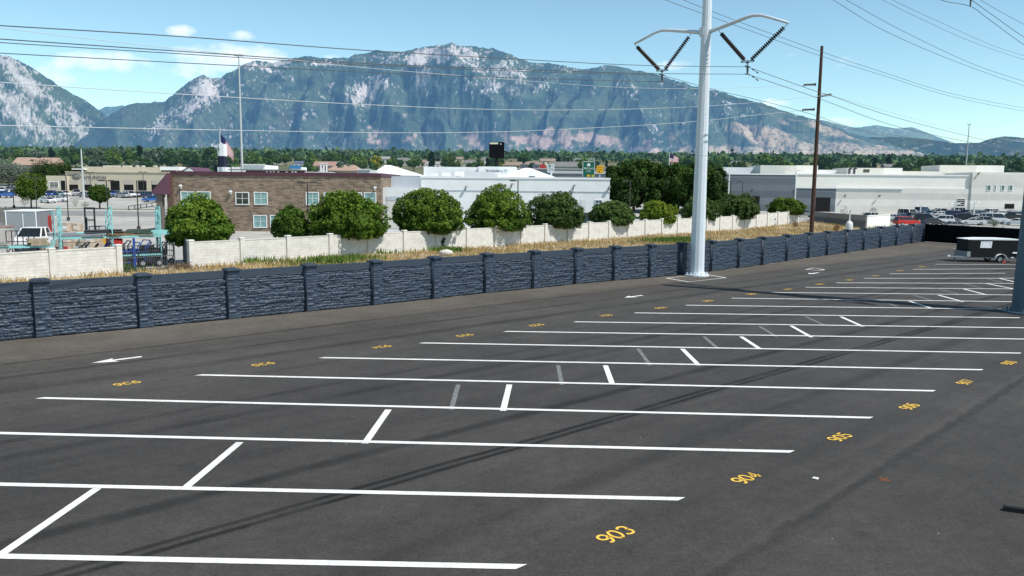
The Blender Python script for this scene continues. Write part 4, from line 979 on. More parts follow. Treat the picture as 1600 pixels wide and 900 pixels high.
# ================================================================== vehicles
M_GLASS = mat('car_glass', (.015, .02, .025), .12, .05, 2, spec=.8); M_LAMPW = mat('headlamp', (.7, .72, .74), .2, .03, 3); M_LAMPR = mat('tail_lamp', (.30, .01, .01), .3, .05, 3)
CARCOL = {'white': (.74, .75, .76), 'silver': (.36, .38, .40), 'black': (.022, .024, .028), 'grey': (.19, .20, .21), 'red': (.50, .022, .014), 'blue': (.015, .06, .25), 'navy': (.02, .05, .13), 'teal': (.16, .25, .29), 'mauve': (.33, .30, .36), 'bright blue': (.03, .13, .42)}
def car_paint(c): return mat('car_paint_'+c.replace(' ', '_'), CARCOL[c], .3, .03, 1.5, spec=.6)
CP = {}
def car(kind, colr, label, px, Y, rz, scale=1.0, group=None, Yadj=None):
    key = (kind, colr); p = gx(px, Y)
    if key in CP:
        o = copy_tree(CP[key]); o.location = tuple(p); o.rotation_euler = (0, 0, rz); o.scale = (scale,)*3; tag(o, label, {'van': 'van', 'pickup': 'pickup truck'}.get(kind, 'car'), group); return o
    root = thing({'pickup': 'pickup_truck', 'van': 'passenger_van'}.get(kind, 'parked_car'), label, {'van': 'van', 'pickup': 'pickup truck'}.get(kind, 'car'), p, rz, group); root.scale = (scale,)*3
    P = car_paint(colr)
    if kind == 'sedan':
        L_, W_, low, gh, roof = 4.7, 1.82, [(-2.3, .3), (-2.34, .7), (-2.25, .93), (-1.5, .99), (1.0, .96), (1.9, .84), (2.28, .66), (2.34, .45), (2.28, .28)], [(-1.85, 1.27), (-1.05, .28)], 1.45
    elif kind == 'suv':
        L_, W_, low, gh, roof = 4.75, 1.92, [(-2.34, .36), (-2.38, .8), (-2.3, 1.08), (1.0, 1.08), (1.95, 1.0), (2.3, .85), (2.36, .5), (2.3, .34)], [(-2.25, 1.3), (-1.95, .45)], 1.76
    elif kind == 'van':
        L_, W_, low, gh, roof = 5.3, 2.0, [(-2.62, .36), (-2.65, .9), (-2.62, 1.2), (1.7, 1.2), (2.35, 1.02), (2.62, .8), (2.64, .5), (2.58, .34)], [(-2.58, 1.95), (-2.5, 1.15)], 2.15
    else:
        L_, W_, low, gh, roof = 5.5, 1.98, [(-2.7, .45), (-2.74, 1.12), (1.1, 1.12), (2.35, 1.05), (2.7, .92), (2.74, .5), (2.68, .42)], [(-.9, 1.25), (-.75, .55)], 1.85
    zb_ = max(q[1] for q in low); m_ = MB(); m_.prism(low, -W_/2, W_/2)
    if kind == 'pickup':
        for s_ in (-1, 1): m_.box((-1.8, s_*(W_/2-.05), zb_+.09), (1.8, .08, .18))
        m_.box((-2.7, 0, zb_+.09), (.08, W_*.98, .18))
    body = m_.build('body', P, root, bevel=.07)
    (b0, b1), (t0, t1) = gh; wb, wt = W_/2-.06, W_/2-.24; z0 = zb_-.03; z1 = roof-.04
    m_ = MB(); vs = [(b0, -wb, z0), (b1, -wb, z0), (b1, wb, z0), (b0, wb, z0), (t0, -wt, z1), (t1, -wt, z1), (t1, wt, z1), (t0, wt, z1)]
    m_.add(vs, [(4, 5, 6, 7), (0, 1, 5, 4), (1, 2, 6, 5), (2, 3, 7, 6), (3, 0, 4, 7)]); m_.build('windows', M_GLASS, root)
    m_ = MB(); m_.add([(t0-.03, -wt-.03, z1-.01), (t1+.05, -wt-.03, z1-.01), (t1+.05, wt+.03, z1-.01), (t0-.03, wt+.03, z1-.01), (t0+.1, -wt+.06, roof), (t1-.1, -wt+.06, roof), (t1-.1, wt-.06, roof), (t0+.1, wt-.06, roof)], [(0, 3, 2, 1), (4, 5, 6, 7), (0, 1, 5, 4), (1, 2, 6, 5), (2, 3, 7, 6), (3, 0, 4, 7)])
    for s_ in (-1, 1):
        for (bx, tx) in ((b0+.02, t0), (b1-.02, t1), (b0+(b1-b0)*.48, t0+(t1-t0)*.5)): m_.bar((bx, s_*(wb+.008), z0), (tx, s_*(wt+.015), z1), .09, .05)
        if kind in ('suv', 'van'): m_.bar((b0+.8, s_*(wb+.006), z0), (t0+.6, s_*(wt+.012), z1), .16, .05)
    m_.build('roof', P, root)
    ax = L_*.29; wr = .34 if kind != 'sedan' else .32
    for x in (-ax, ax+.05):
        for s_ in (-1, 1): wheel(x, s_*(W_/2-.09), wr, .24, root)
    for s_ in (-1, 1):
        m_ = MB(); m_.box((L_/2-.07, s_*(W_/2-.27), low[-3][1]+.02), (.12, .36, .15)); m_.build('headlight', M_LAMPW, root)
        m_ = MB(); m_.box((-L_/2+.03, s_*(W_/2-.16), zb_-.2), (.09, .22, .22)); m_.build('tail_light', M_LAMPR, root)
    m_ = MB(); m_.box((L_/2-.02, 0, .5), (.06, W_*.5, .14)); m_.build('grille', M_TYRE, root)
    CP[key] = root; return root
G1 = 'cars parked in front of the right warehouse'
D = math.radians
for a in [('suv', 'red', 'bright red SUV parked just behind the end of the dark wall', 1416, 151, D(8)), ('sedan', 'silver', 'pale silver sedan behind the nose of the red SUV', 1398, 163, D(20)), ('sedan', 'white', 'white sedan parked tail out, farthest left in the back row', 1421, 181, D(160)),
          ('van', 'white', 'white van seen from the front between the red SUV and the white sedan', 1419, 171, D(-80)), ('suv', 'navy', 'navy SUV in the back row right of the white sedan', 1442, 187, D(30)), ('sedan', 'teal', 'grey-blue sedan in the middle of the left cluster', 1453, 178, D(150)),
          ('suv', 'black', 'black SUV behind the red SUV', 1447, 161, D(-20)), ('sedan', 'black', 'black sedan right beside the tail of the red SUV', 1458, 152, D(10)), ('suv', 'white', 'white hatchback right of the black sedan', 1470, 156.5, D(165)),
          ('sedan', 'grey', 'dark grey sedan at the centre of the car park', 1481, 161, D(-25)), ('sedan', 'navy', 'navy sedan left of the small red car', 1491, 166, D(150)), ('sedan', 'red', 'small red car half hidden between dark cars', 1504, 166, D(140)),
          ('suv', 'black', 'black SUV right of the small red car', 1511, 163, D(-22)), ('sedan', 'white', 'white sedan right of the black SUV in the middle row', 1534, 162, D(165)), ('suv', 'white', 'white SUV in front of the dark garage door', 1492, 187, D(160)),
          ('van', 'white', 'large white passenger van near the right edge', 1553, 159, D(-15)), ('pickup', 'black', 'dark pickup behind the large white van', 1578, 169, D(160)), ('suv', 'white', 'white SUV at the right edge behind the dark pole', 1590, 174, D(5)),
          ('sedan', 'white', 'white sedan behind the roof of the large white van', 1562, 180, D(20)), ('sedan', 'grey', 'low dark grey car just above the black screen fence', 1493, 143, D(10)), ('suv', 'white', 'white SUV showing above the low banded enclosure wall', 1354, 164, D(170)),
          ('sedan', 'silver', 'silver car in the back row against the warehouse', 1522, 184, D(170))]:
    car(*a, .94, G1)
# extra cars filling the rows of the right car park
_k = 0
_side = ['nearest row', 'second row', 'third row', 'back row']
for row, (Y, pxs) in enumerate([(155, (1520, 1541, 1588)), (166, (1412, 1431, 1466, 1523, 1545)), (175, (1436, 1468, 1482, 1497, 1514, 1531, 1548)), (183, (1458, 1474, 1505, 1540, 1552, 1578, 1594))]):
    for j, px in enumerate(pxs):
        c_ = ['white', 'silver', 'white', 'navy', 'grey', 'white', 'teal'][_k % 7]; kd = ['sedan', 'suv', 'sedan'][_k % 3]; _k += 1
        car(kd, c_, '%s %s in the %s of the right car park, number %s from the left among the infill cars' % (c_, 'SUV' if kd == 'suv' else 'sedan', _side[row], ['one', 'two', 'three', 'four', 'five', 'six', 'seven'][j]) if False else '%s %s %s of the right car park, %s' % (c_, 'SUV' if kd == 'suv' else 'sedan', _side[row], ['at its left end', 'second from its left end', 'third from its left end', 'fourth from its left end', 'fifth from its left end', 'sixth from its left end', 'at its right end'][j]), px, Y, D([20, 160, -25, 150, 10][_k % 5]), .92, G1)
G2 = 'cars parked at the beige dealership'
cl = ['blue', 'teal', 'white', 'mauve', 'grey', 'navy', 'blue', 'teal', 'silver', 'white', 'mauve', 'silver', 'navy', 'grey']
wh = ['below the gridded window', 'right of the gridded window', 'left of the tall white pole', 'below the oval emblem', 'right of the foot of the tall white pole', 'below the closed middle door', 'left of the small street tree', 'right of the small street tree', 'below the fully open dark door', 'right of the open dark door', 'below the fifth roller door', 'left of the grey lamp post', 'right of the grey lamp post', 'next to the purple porch roof']
for i, px in enumerate([80, 91, 102, 120, 135, 146, 174, 183, 192, 203, 213, 221, 233, 243]):
    car('suv' if i % 3 == 0 else 'sedan', cl[i], '%s car parked at the dealership %s' % (cl[i], wh[i]), px, 213+(i % 4)*2.0, D(-70+((i*37) % 50)), group=G2)
for a in [('sedan', 'white', 'white sedan driving across the pale dealership forecourt', 92, 196, D(5)), ('sedan', 'white', 'white car partly hidden by the round street tree on the forecourt', 75, 192, D(-30)), ('sedan', 'bright blue', 'bright blue sedan left of the purple porch', 238, 199, D(185)), ('pickup', 'bright blue', 'blue pickup at the far left edge of the forecourt', 5, 208, D(175)),
          ('suv', 'white', 'white SUV at the left edge behind the blue pickup', 3, 226, D(30)), ('sedan', 'navy', 'navy car second from the left edge', 12, 229, D(200)), ('sedan', 'white', 'white car left of the round street tree', 18, 222, D(25)), ('suv', 'black', 'black SUV just left of the round street tree', 24, 216, D(210)), ('sedan', 'silver', 'silver car behind the cars at the left edge', 20, 236, D(15)), ('suv', 'grey', 'grey SUV behind the round street tree', 62, 222, D(40))]:
    car(*a, group=G2)
for a in [('suv', 'grey', 'grey SUV under the trees at the right corner of the white building', 962, 160, D(170)), ('sedan', 'white', 'white car under the dark trees right of the white building', 974, 152, D(10)), ('sedan', 'blue', 'blue car parked beside the small dark tree', 977, 131, D(-60)), ('sedan', 'white', 'white car in the shade left of the yellow-green tree', 990, 146, D(160)),
          ('suv', 'white', 'white SUV right of the dense dark tree', 1191, 146, D(175)), ('sedan', 'grey', 'grey car in front of the left warehouse door', 1256, 172, D(0)), ('sedan', 'white', 'white car behind the foliage right of the pale pole', 1112, 140, D(170))]:
    car(*a)

# ================================================================== lamp posts
M_LP = mat('bronze_lamp_post', (.055, .05, .048), .5, .1, 3, metal=.2); M_LPW = mat('white_lamp_post', (.72, .73, .74), .5, .06, 3)
def lamp(px, Y, ytop, label, style='double', m=None, group='lamp posts on the car parks', r=.09):
    m = m or M_LP; p = gx(px, Y); h = float(at_y(px, ytop, Y)[2])-p[2]; t = thing('lamp_post', label, 'lamp post', p, 0, group)
    m_ = MB(); m_.tube([(0, 0, 0), (0, 0, h)], [r*1.1, r*.8], 8); m_.tube([(0, 0, 0), (0, 0, .6)], .25, 10); m_.build('pole', m, t)
    for s_ in ((-1, 1) if style == 'double' else (-1,) if style == 'left' else (1,)):
        m_ = MB(); m_.bar((0, 0, h-.1), (s_*.35, 0, h-.1), .08); m_.box((s_*.75, 0, h-.07), (.85, .4, .2), taper=.85); m_.build('lamp_head', m, t)
    return t
for a in [(22, 172, 278, 'dark lamp post at the far left, left of the round street tree', 'double'), (58.5, 142, 277, 'dark lamp post in front of the round street tree', 'double'), (107, 138, 273, 'dark double headed lamp post below the oval emblem', 'double'), (170, 116, 281.5, 'dark lamp post right of the small street tree', 'double'),
          (217, 112, 282, 'grey lamp post with its head to the right, left of the purple porch', 'right'), (225, 216, 268.5, 'thin lamp post in front of the right part of the dealership', 'double'), (142, 216, 269, 'thin lamp post in front of the dealership lettering', 'double'),
          (482, 96, 284, 'dark double headed lamp post in front of the brick building', 'double'), (808.5, 112, 281.5, 'dark lamp post above the round tree before the white building', 'left'), (983, 124, 281.5, 'grey lamp post in front of the big dark trees', 'left'),
          (1139, 152, 283, 'dark lamp post before the left end of the grey warehouse', 'left'), (1158, 158, 283.5, 'grey lamp post with its head to the left before the grey warehouse', 'left')]: lamp(*a)
for a in [(1136.5, 158, 265, 'white pole at the left end of the grey warehouse', 'double'), (1240, 152, 266, 'white pole with a small white head at the corner of the grey and white walls', 'double'), (1437, 168, 321, 'low white lamp post in the left cluster of parked cars', 'double'), (1490, 178, 317.5, 'low white lamp post in front of the dark garage door', 'double'),
          (1521, 172, 315.5, 'low white lamp post right of the dark doors', 'double')]: lamp(*a, m=M_LPW, r=.14)
t = thing('lamp_post', 'white lamp post rising from a domed white tank behind the dark wall', 'lamp post', gx(1325, 100)); p = t.location
m_ = MB(); m_.tube([(0, 0, 0), (0, 0, 2.55), (0, 0, 2.8), (0, 0, 2.95)], [.42, .42, .33, .12], 14); m_.build('tank', M_LPW, t, True)
m_ = MB(); m_.tube([(0, 0, 2.9), (0, 0, 4.2)], .09, 8); m_.build('pole', M_LPW, t)
for s_ in (-1, 1): m_ = MB(); m_.box((s_*.42, 0, 4.22), (.7, .35, .1)); m_.build('lamp_head', M_LPW, t)
for px, Y, y0, lab, w0, hd in [(380.5, 168, 85, 'very tall slender pale light mast behind the brick building', .30, True), (131, 205, 233, 'tall white pole in front of the dealership lettering', .34, False), (1508, 420, 194, 'tall thin mast on the horizon at the right', .42, True)]:
    p = gx(px, Y); xt = {380.5: 375, 131: 127.5, 1508: 1512.5}[px]; h = float(at_y(xt, y0, Y)[2])-p[2]; t = thing('light_mast', lab, 'mast', p); m_ = MB(); m_.tube([(0, 0, 0), (0, 0, h*.5), (0, 0, h)], [w0, w0*.7, w0*.42], 10); m_.build('pole', mat('mast_grey', (.46, .48, .49), .6, .05, 1), t)
    if hd:
        for k in range(6): a = k*1.047; m_ = MB(); m_.box((.75*math.cos(a), .75*math.sin(a), h-.15), (.5, .35, .3)); m_.bar((0, 0, h-.15), (.75*math.cos(a), .75*math.sin(a), h-.15), .08); m_.build('lamp_head', mat('mast_grey', (.46, .48, .49)), t)

# ================================================================== buildings
def WX(px, py, Y): return float(at_y(px, py, Y)[0])
def WZ(px, py, Y): return float(at_y(px, py, Y)[2])
M_WFR = mat('white_window_frame', (.75, .76, .75), .5, .05, 3); M_PANE = mat('teal_window_glass', (.20, .36, .36), .15, .25, 1.2, spec=.7); M_PDARK = mat('dark_window_glass', (.012, .02, .022), .1, .1, 2, spec=.8)
M_OPEN = mat('dark_opening', (.008, .008, .01), .9, .2, 2)
class Bld:
    def __init__(s, name, label, px, py, Y, cat='building', group=None):
        s.Y = Y; s.o = np.array([WX(px, py, Y), Y, gz(Y)]); s.root = thing(name, label, cat, s.o, 0, group)
    def r(s, x0, y0, x1, y1, Y=None):
        Y = Y or s.Y; yc = (y0+y1)/2; xc = (x0+x1)/2
        return WX(x0, yc, Y)-s.o[0], WX(x1, yc, Y)-s.o[0], WZ(xc, y1, Y)-s.o[2], WZ(xc, y0, Y)-s.o[2]
    def block(s, name, x0, y0, x1, m, depth, Y=None, zb=-.3, label=None, y1=None):
        Y = Y or s.Y; a, b_, z0, z1 = s.r(x0, y0, x1, y1 or y0+10, Y); z0 = z0 if y1 else zb
        m_ = MB(); m_.box(((a+b_)/2, Y-s.o[1]+depth/2, (z0+z1)/2), (b_-a, depth, z1-z0)); return m_.build(name, m, s.root, label=label)
    def panel(s, name, x0, y0, x1, y1, m, Y=None, off=.03, thick=.06, parent=None, label=None):
        Y = Y or s.Y; a, b_, z0, z1 = s.r(x0, y0, x1, y1, Y); m_ = MB(); m_.box(((a+b_)/2, Y-s.o[1]-off, (z0+z1)/2), (b_-a, thick, z1-z0))
        return m_.build(name, m, parent or s.root, label=label)
    def window(s, x0, y0, x1, y1, pm=None, Y=None, fw=.09, name='window', mull=True):
        Y = Y or s.Y; a, b_, z0, z1 = s.r(x0, y0, x1, y1, Y); yf = Y-s.o[1]; m_ = MB()
        for c, d in [(((a+b_)/2, z1-fw/2), (b_-a, fw)), (((a+b_)/2, z0+fw/2), (b_-a, fw)), ((a+fw/2, (z0+z1)/2), (fw, z1-z0-2*fw)), ((b_-fw/2, (z0+z1)/2), (fw, z1-z0-2*fw))]: m_.box((c[0], yf-.04, c[1]), (d[0], .12, d[1]))
        if mull: m_.box(((a+b_)/2, yf-.03, (z0+z1)/2), (.05, .06, z1-z0-2*fw)); m_.box(((a+b_)/2, yf-.028, (z0+z1)/2), (b_-a-2*fw, .06, .05))
        f = m_.build(name, M_WFR, s.root); m_ = MB(); m_.box(((a+b_)/2, yf-.005, (z0+z1)/2), (b_-a-2*fw+.004, .03, z1-z0-2*fw+.004)); m_.build('pane', pm or M_PANE, f); return f
    def walllamp(s, px, py, m, Y=None):
        Y = Y or s.Y; x = WX(px, py, Y)-s.o[0]; z = WZ(px, py, Y)-s.o[2]; yf = Y-s.o[1]; m_ = MB(); m_.box((x, yf-.12, z-.2), (.18, .22, .3)); m_.bar((x, yf-.1, z-.1), (x+.1, yf-.35, z+.12), .08); m_.box((x+.1, yf-.4, z+.12), (.42, .3, .24), taper=.7); m_.build('wall_lamp', m, s.root)
    def text(s, txt, x0, y0, x1, y1, m, Y=None, off=.08, name='lettering', thick=.02, parent=None):
        Y = Y or s.Y; a, b_, z0, z1 = s.r(x0, y0, x1, y1, Y); o = text_obj(txt, (a+b_)/2, Y-s.o[1]-off, (z0+z1)/2, b_-a, z1-z0, m, parent or s.root, name, thick); return o
def text_obj(txt, x, y, z, w, h, m, parent, name='lettering', thick=.01):
    cu = bpy.data.curves.new(name, 'FONT'); cu.body = txt; cu.size = 1; cu.extrude = thick; cu.align_x = 'CENTER'; cu.align_y = 'CENTER'; cu.resolution_u = 3
    tmp = bpy.data.objects.new('lettering_source', cu); COL.objects.link(tmp); bpy.context.view_layer.update()
    me = bpy.data.meshes.new_from_object(tmp.evaluated_get(bpy.context.evaluated_depsgraph_get())); bpy.data.objects.remove(tmp); me.name = name
    co_ = np.zeros(len(me.vertices)*3, np.float32); me.vertices.foreach_get('co', co_); co_ = co_.reshape(-1, 3)
    mn, mx = co_.min(0), co_.max(0); co_[:, 0] = (co_[:, 0]-(mn[0]+mx[0])/2)*w/(mx[0]-mn[0]); co_[:, 1] = (co_[:, 1]-(mn[1]+mx[1])/2)*h/(mx[1]-mn[1])
    V = np.stack([co_[:, 0], -co_[:, 2], co_[:, 1]], 1).astype(np.float32); me.vertices.foreach_set('co', V.ravel()); me.materials.clear(); me.materials.append(m); me.update()
    o = link(name, me, parent); o.location = (x, y, z); return o
# --- brick building
M_BRICK = brick_mat('brown_brick', (.30, .222, .160), (.135, .097, .072), (.28, .232, .188), .8, .24, .03, .28, .5, .9)
M_PURP = mat('plum_metal_roof', (.125, .055, .085), .45, .12, 2); M_COPE = mat('plum_coping', (.085, .035, .05), .6, .1, 2)
b = Bld('brick_building', 'two storey brown brick building with pale teal windows and a plum metal porch', 430, 300, 114, 'building')
b.block('wall', 267, 274.2, 595.5, M_BRICK, 16)
a, c, z0, z1 = b.r(266.4, 271.2, 596, 274.6); m_ = MB(); m_.box(((a+c)/2, 8, (z0+z1)/2+.1), (c-a+.06, 16.3, z1-z0+.2)); m_.build('coping', M_COPE, b.root)
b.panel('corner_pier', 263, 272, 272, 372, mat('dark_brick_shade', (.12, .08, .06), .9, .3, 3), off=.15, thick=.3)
for q in [(282.5, 299, 304, 320), (308, 299, 329.5, 320), (368, 300, 389.5, 320), (397, 300, 418.5, 320), (478, 300, 498.5, 320.5), (506, 300.5, 526, 320.5), (546, 300.5, 566, 320.5), (569, 300.5, 588, 320.5), (396, 336, 417.5, 356), (422, 336, 443.5, 356), (488, 336, 509, 356), (536, 337, 557, 357)]:
    b.window(*q, pm=M_PDARK if q[0] == 368 else None, fw=.12)
for q in [(283, 291), (361, 300), (586, 294)]: b.walllamp(*q, M_WFR)
pz = lambda x, y, Y=114: (WX(x, y, Y)-b.o[0], WZ(x, y, Y)-b.o[2])
pts = [pz(268, 270.5), pz(243, 300), pz(243, 303), pz(268, 304)]
m_ = MB(); m_.prism(pts, -1.2, 5)
for k in range(7): 
    yk = -1.21+k*.95; m_.bar((pts[0][0], yk, pts[0][1]+.03), (pts[1][0], yk, pts[1][1]+.03), .06)
m_.build('porch_roof', M_PURP, b.root)
a, c, z0, z1 = b.r(248.5, 303.5, 257.5, 340); m_ = MB(); m_.box(((a+c)/2, -.4, z1/2), (c-a, .8, z1)); m_.box(((a+c)/2, -.4, z1-.25), (c-a+.25, 1.0, .35)); m_.build('porch_column', mat('taupe_column', (.16, .14, .125), .8, .15, 2), b.root)
Yg = 122; g0, g1 = WX(270, 266, Yg)-b.o[0], WX(311, 266, Yg)-b.o[0]; zz0 = WZ(290, 273, Yg)-b.o[2]; zz1 = WZ(290, 261, Yg)-b.o[2]
m_ = MB(); m_.add([(g0, 8, zz0), (g0+2.4, 8, zz1), (g0+.4, 14, zz0), (g0+2.4, 14, zz1), (g1, 8, zz0)], [(0, 4, 1)]); m_.build('gable', M_WFR, b.root)
m_ = MB(); xm = WX(296, 261, Yg)-b.o[0]; m_.quad((g0, 7.9, zz0), (xm, 7.9, zz1+.03), (xm, 15, zz1+.03), (g0, 15, zz0)); m_.quad((xm, 7.9, zz1+.03), (g1+.1, 8.4, zz0), (g1+.1, 15, zz0), (xm, 15, zz1+.03)); m_.quad((g0, 7.9, zz0), (g0+.6, 7.88, zz0-.02), (xm-.3, 7.88, zz1+.0), (xm, 7.9, zz1+.03)); o = m_.build('gable_roof', M_PURP, b.root)
# --- white building
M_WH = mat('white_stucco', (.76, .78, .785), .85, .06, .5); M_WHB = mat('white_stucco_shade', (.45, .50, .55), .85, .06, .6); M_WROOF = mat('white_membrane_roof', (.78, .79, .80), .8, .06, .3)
b = Bld('white_building', 'long low white stucco building behind the row of shade trees', 800, 310, 116, 'building')
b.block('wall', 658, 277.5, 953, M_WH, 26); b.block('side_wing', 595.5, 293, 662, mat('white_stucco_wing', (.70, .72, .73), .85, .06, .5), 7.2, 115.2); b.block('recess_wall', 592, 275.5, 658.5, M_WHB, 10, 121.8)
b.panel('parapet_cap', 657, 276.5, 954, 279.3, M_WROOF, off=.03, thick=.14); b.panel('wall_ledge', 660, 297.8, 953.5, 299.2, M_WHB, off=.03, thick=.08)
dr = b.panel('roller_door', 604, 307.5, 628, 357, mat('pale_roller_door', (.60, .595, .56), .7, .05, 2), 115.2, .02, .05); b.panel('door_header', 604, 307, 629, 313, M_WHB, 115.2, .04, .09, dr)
for q in [(827, 311.5, 837, 324), (893, 311.5, 902, 324), (929, 312, 941, 324)]: b.window(*q, pm=mat('blue_grey_glass', (.10, .16, .22), .15, .2, 2, spec=.7), fw=.1)
b.panel('door', 907, 311.5, 916, 332, mat('white_door', (.70, .70, .70), .6, .04, 3), off=.03)
for q in [(727.5, 293), (799, 289), (896, 291), (893, 300), (951, 293)]: b.walllamp(*q, mat('grey_lamp', (.25, .25, .25), .6, .1, 3))
for q in [(705, 284, 3), (640, 284, 2), (615, 283, 2)][:1]: pass
rb = MB()
for px, w, h in [(655+20, 1.4, .9), (696, 1.2, 1.0), (717, 1.3, 1.1), (832, 1.8, 1.1)]: 
    x = WX(px, 277, 124)-b.o[0]; z = WZ(px, 277.5, 116)-b.o[2]; m_ = MB(); m_.box((x, 9, z+h/2-.4), (w, 1.4, h+.6)); m_.box((x-.1, 8.28, z+.1), (w*.5, .05, h*.4), mi=1); m_.build('roof_unit', [M_WROOF, M_PDARK], b.root)
b2 = Bld('grey_shed', 'blue-grey metal shed standing between two trees before the white building', 911, 343, 109, 'shed')
b2.block('wall', 899, 332, 923, mat('blue_grey_metal', (.22, .28, .34), .6, .08, 1), 4); b2.panel('roof_edge', 898, 330.4, 924, 332.2, M_WROOF, off=.1, thick=.3); b2.panel('side_trim', 922.2, 332.3, 924.8, 352, M_WROOF, off=.02, thick=.1)
def hip_building(label, x0, x1, yap, yb, Y, depth, apex, rm, wm, yw, nm='white_roofed_building'):
    b = Bld(nm, label, (x0+x1)/2, yb, Y); a, c, _, z1 = b.r(x0, yb, x1, yb+10); zt = WZ(apex, yap, Y+depth/2)-b.o[2]; xa = WX(apex, yap, Y+depth/2)-b.o[0]
    m_ = MB(); m_.add([(a, 0, z1), (c, 0, z1), (c, depth, z1), (a, depth, z1), (xa-.6, depth/2, zt), (xa+.6, depth/2, zt)], [(0, 1, 5, 4), (1, 2, 5), (2, 3, 4, 5), (3, 0, 4), (0, 3, 2, 1)]); m_.build('roof', rm, b.root)
    m_ = MB(); m_.box(((a+c)/2, depth/2, z1/2-.2), (c-a-.8, depth-.8, z1+.36)); w = m_.build('wall', wm, b.root); 
    m_ = MB(); m_.box(((a+c)/2+1, .36, z1*.45), (1.2, .12, 2.0)); m_.build('door', M_PDARK, b.root); return b
hip_building('white hipped roof rising behind the recess of the white building', 577, 652, 258, 274, 156, 16, 606, M_WROOF, M_WH, 0)
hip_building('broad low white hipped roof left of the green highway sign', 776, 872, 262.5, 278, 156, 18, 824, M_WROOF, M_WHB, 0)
b = Bld('white_warehouse', 'white flat roofed warehouse with faint grey lettering behind the white building', 720, 268, 172)
b.block('wall', 662, 260.8, 748, M_WH, 20); b.block('sign_wall', 747.6, 260.4, 806, M_WH, 14, 171.5); b.block('front_wing', 690, 268.6, 779, M_WROOF, 12, 158, zb=3)
b.text('Brookdale a 12', 760, 264.3, 792.5, 268.3, mat('grey_blue_letters', (.25, .30, .36), .7, .05, 3), 171.5, .06)
b = Bld('low_white_building', 'low white block left of the white hipped roof', 568, 270, 150); b.block('wall', 559, 265, 578.5, mat('pale_grey_wall', (.5, .52, .54), .85, .06, 1), 10); b.panel('parapet_cap', 558.6, 264, 579, 265.2, M_WROOF, off=.1, thick=.3)
b = Bld('flat_roofed_store', 'plum fronted flat roofed store behind the brick building roof', 440, 268, 148); b.block('wall', 384, 266.5, 476, mat('plum_front', (.10, .045, .06), .7, .15, 2), 14); b.panel('roof_edge', 358, 264.8, 478, 266.6, mat('grey_edge', (.20, .20, .18), .8, .1, 2), off=.2, thick=.5)
for px in (418, 424, 429, 436, 449, 458, 463): b.panel('roof_vent', px-1.4, 268.2, px+1.4, 271.5, M_WROOF, off=.3, thick=.3)
b.block('white_wing', 476, 268.6, 514, M_WH, 10, 146)
b = Bld('white_canopy_building', 'long white canopy roof behind the tall slender mast', 395, 262, 190); b.block('wall', 380, 257.4, 414, M_WROOF, 10); b.block('side_wing', 362, 261, 380.5, M_WROOF, 8); b.panel('fascia', 379.6, 256.6, 414.4, 258, M_WH, off=.2, thick=.4)
b = Bld('small_blue_roofed_booth', 'small booth with a bright blue awning beyond the brick building', 463, 262, 240, 'booth'); b.block('wall', 455, 261, 472, M_WH, 5); b.panel('awning', 453, 258.8, 470, 263.6, mat('bright_blue', (.04, .20, .42), .6, .05, 2), off=.3, thick=.5)
for i, px in enumerate((502, 506.5, 511)):
    p = gx(px, 236); t = thing('white_post', '%s white post left of the pink-beige house row' % ['leftmost slim', 'middle slim', 'rightmost slim'][i], 'post', p); m_ = MB(); m_.tube([(0, 0, 0), (0, 0, float(at_y(px, 255, 236)[2])-p[2])], .22, 8); m_.build('pole', M_LPW, t); m_ = MB(); m_.box((0, 0, float(at_y(px, 255, 236)[2])-p[2]), (.7, .7, .15)); m_.build('cap', M_LPW, t)
# --- dealership
M_CREAM = mat('cream_stucco', (.50, .45, .35), .85, .06, .6); M_CREAM2 = mat('cream_stucco_light', (.54, .49, .385), .85, .06, .6); M_ROLL = mat('cream_roller_door', (.42, .40, .345), .8, .05, 2)
b = Bld('car_dealership', 'long cream car dealership with an oval emblem, lettering and roller doors', 170, 285, 234)
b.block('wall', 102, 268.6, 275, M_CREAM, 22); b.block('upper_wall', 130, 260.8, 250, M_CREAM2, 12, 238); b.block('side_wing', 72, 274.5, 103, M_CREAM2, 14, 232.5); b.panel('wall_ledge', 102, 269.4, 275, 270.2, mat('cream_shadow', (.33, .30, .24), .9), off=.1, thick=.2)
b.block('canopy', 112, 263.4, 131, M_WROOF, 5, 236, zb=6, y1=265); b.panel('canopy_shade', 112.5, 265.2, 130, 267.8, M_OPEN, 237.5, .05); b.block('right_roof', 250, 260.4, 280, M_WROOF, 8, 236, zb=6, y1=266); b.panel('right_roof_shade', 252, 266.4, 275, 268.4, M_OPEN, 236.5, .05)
for i, (x0, x1, k) in enumerate([(95.5, 102, 2), (108, 122, 1), (130, 144, 1), (151, 164, 0), (173, 187, 2), (194, 208.5, 1), (216, 229, 2), (237, 251.5, 1)]):
    y0 = 282.3; y1 = 297.5; d_ = b.panel('door_opening', x0, y0, x1, y1, M_OPEN, 234 if i else 232.5, .03, .06)
    if k == 1: b.panel('roller_door', x0, y0, x1, 288.4, M_ROLL, 234, .07, .06, d_)
    if k == 0: b.panel('roller_door', x0, y0, x1, y1, mat('cream_closed_door', (.48, .46, .39), .8, .05, 2), 234, .07, .06, d_)
gw = b.window(77, 283.5, 92, 294.5, M_PDARK, 232.5, .2)
for i in range(1, 4): b.panel('mullion', 77.3, 283.5+i*2.75-.3, 91.7, 283.5+i*2.75+.2, M_WFR, 232.5, .11, .05, gw)
M_SILV = mat('silver_letters', (.12, .125, .15), .5, .1, 2)
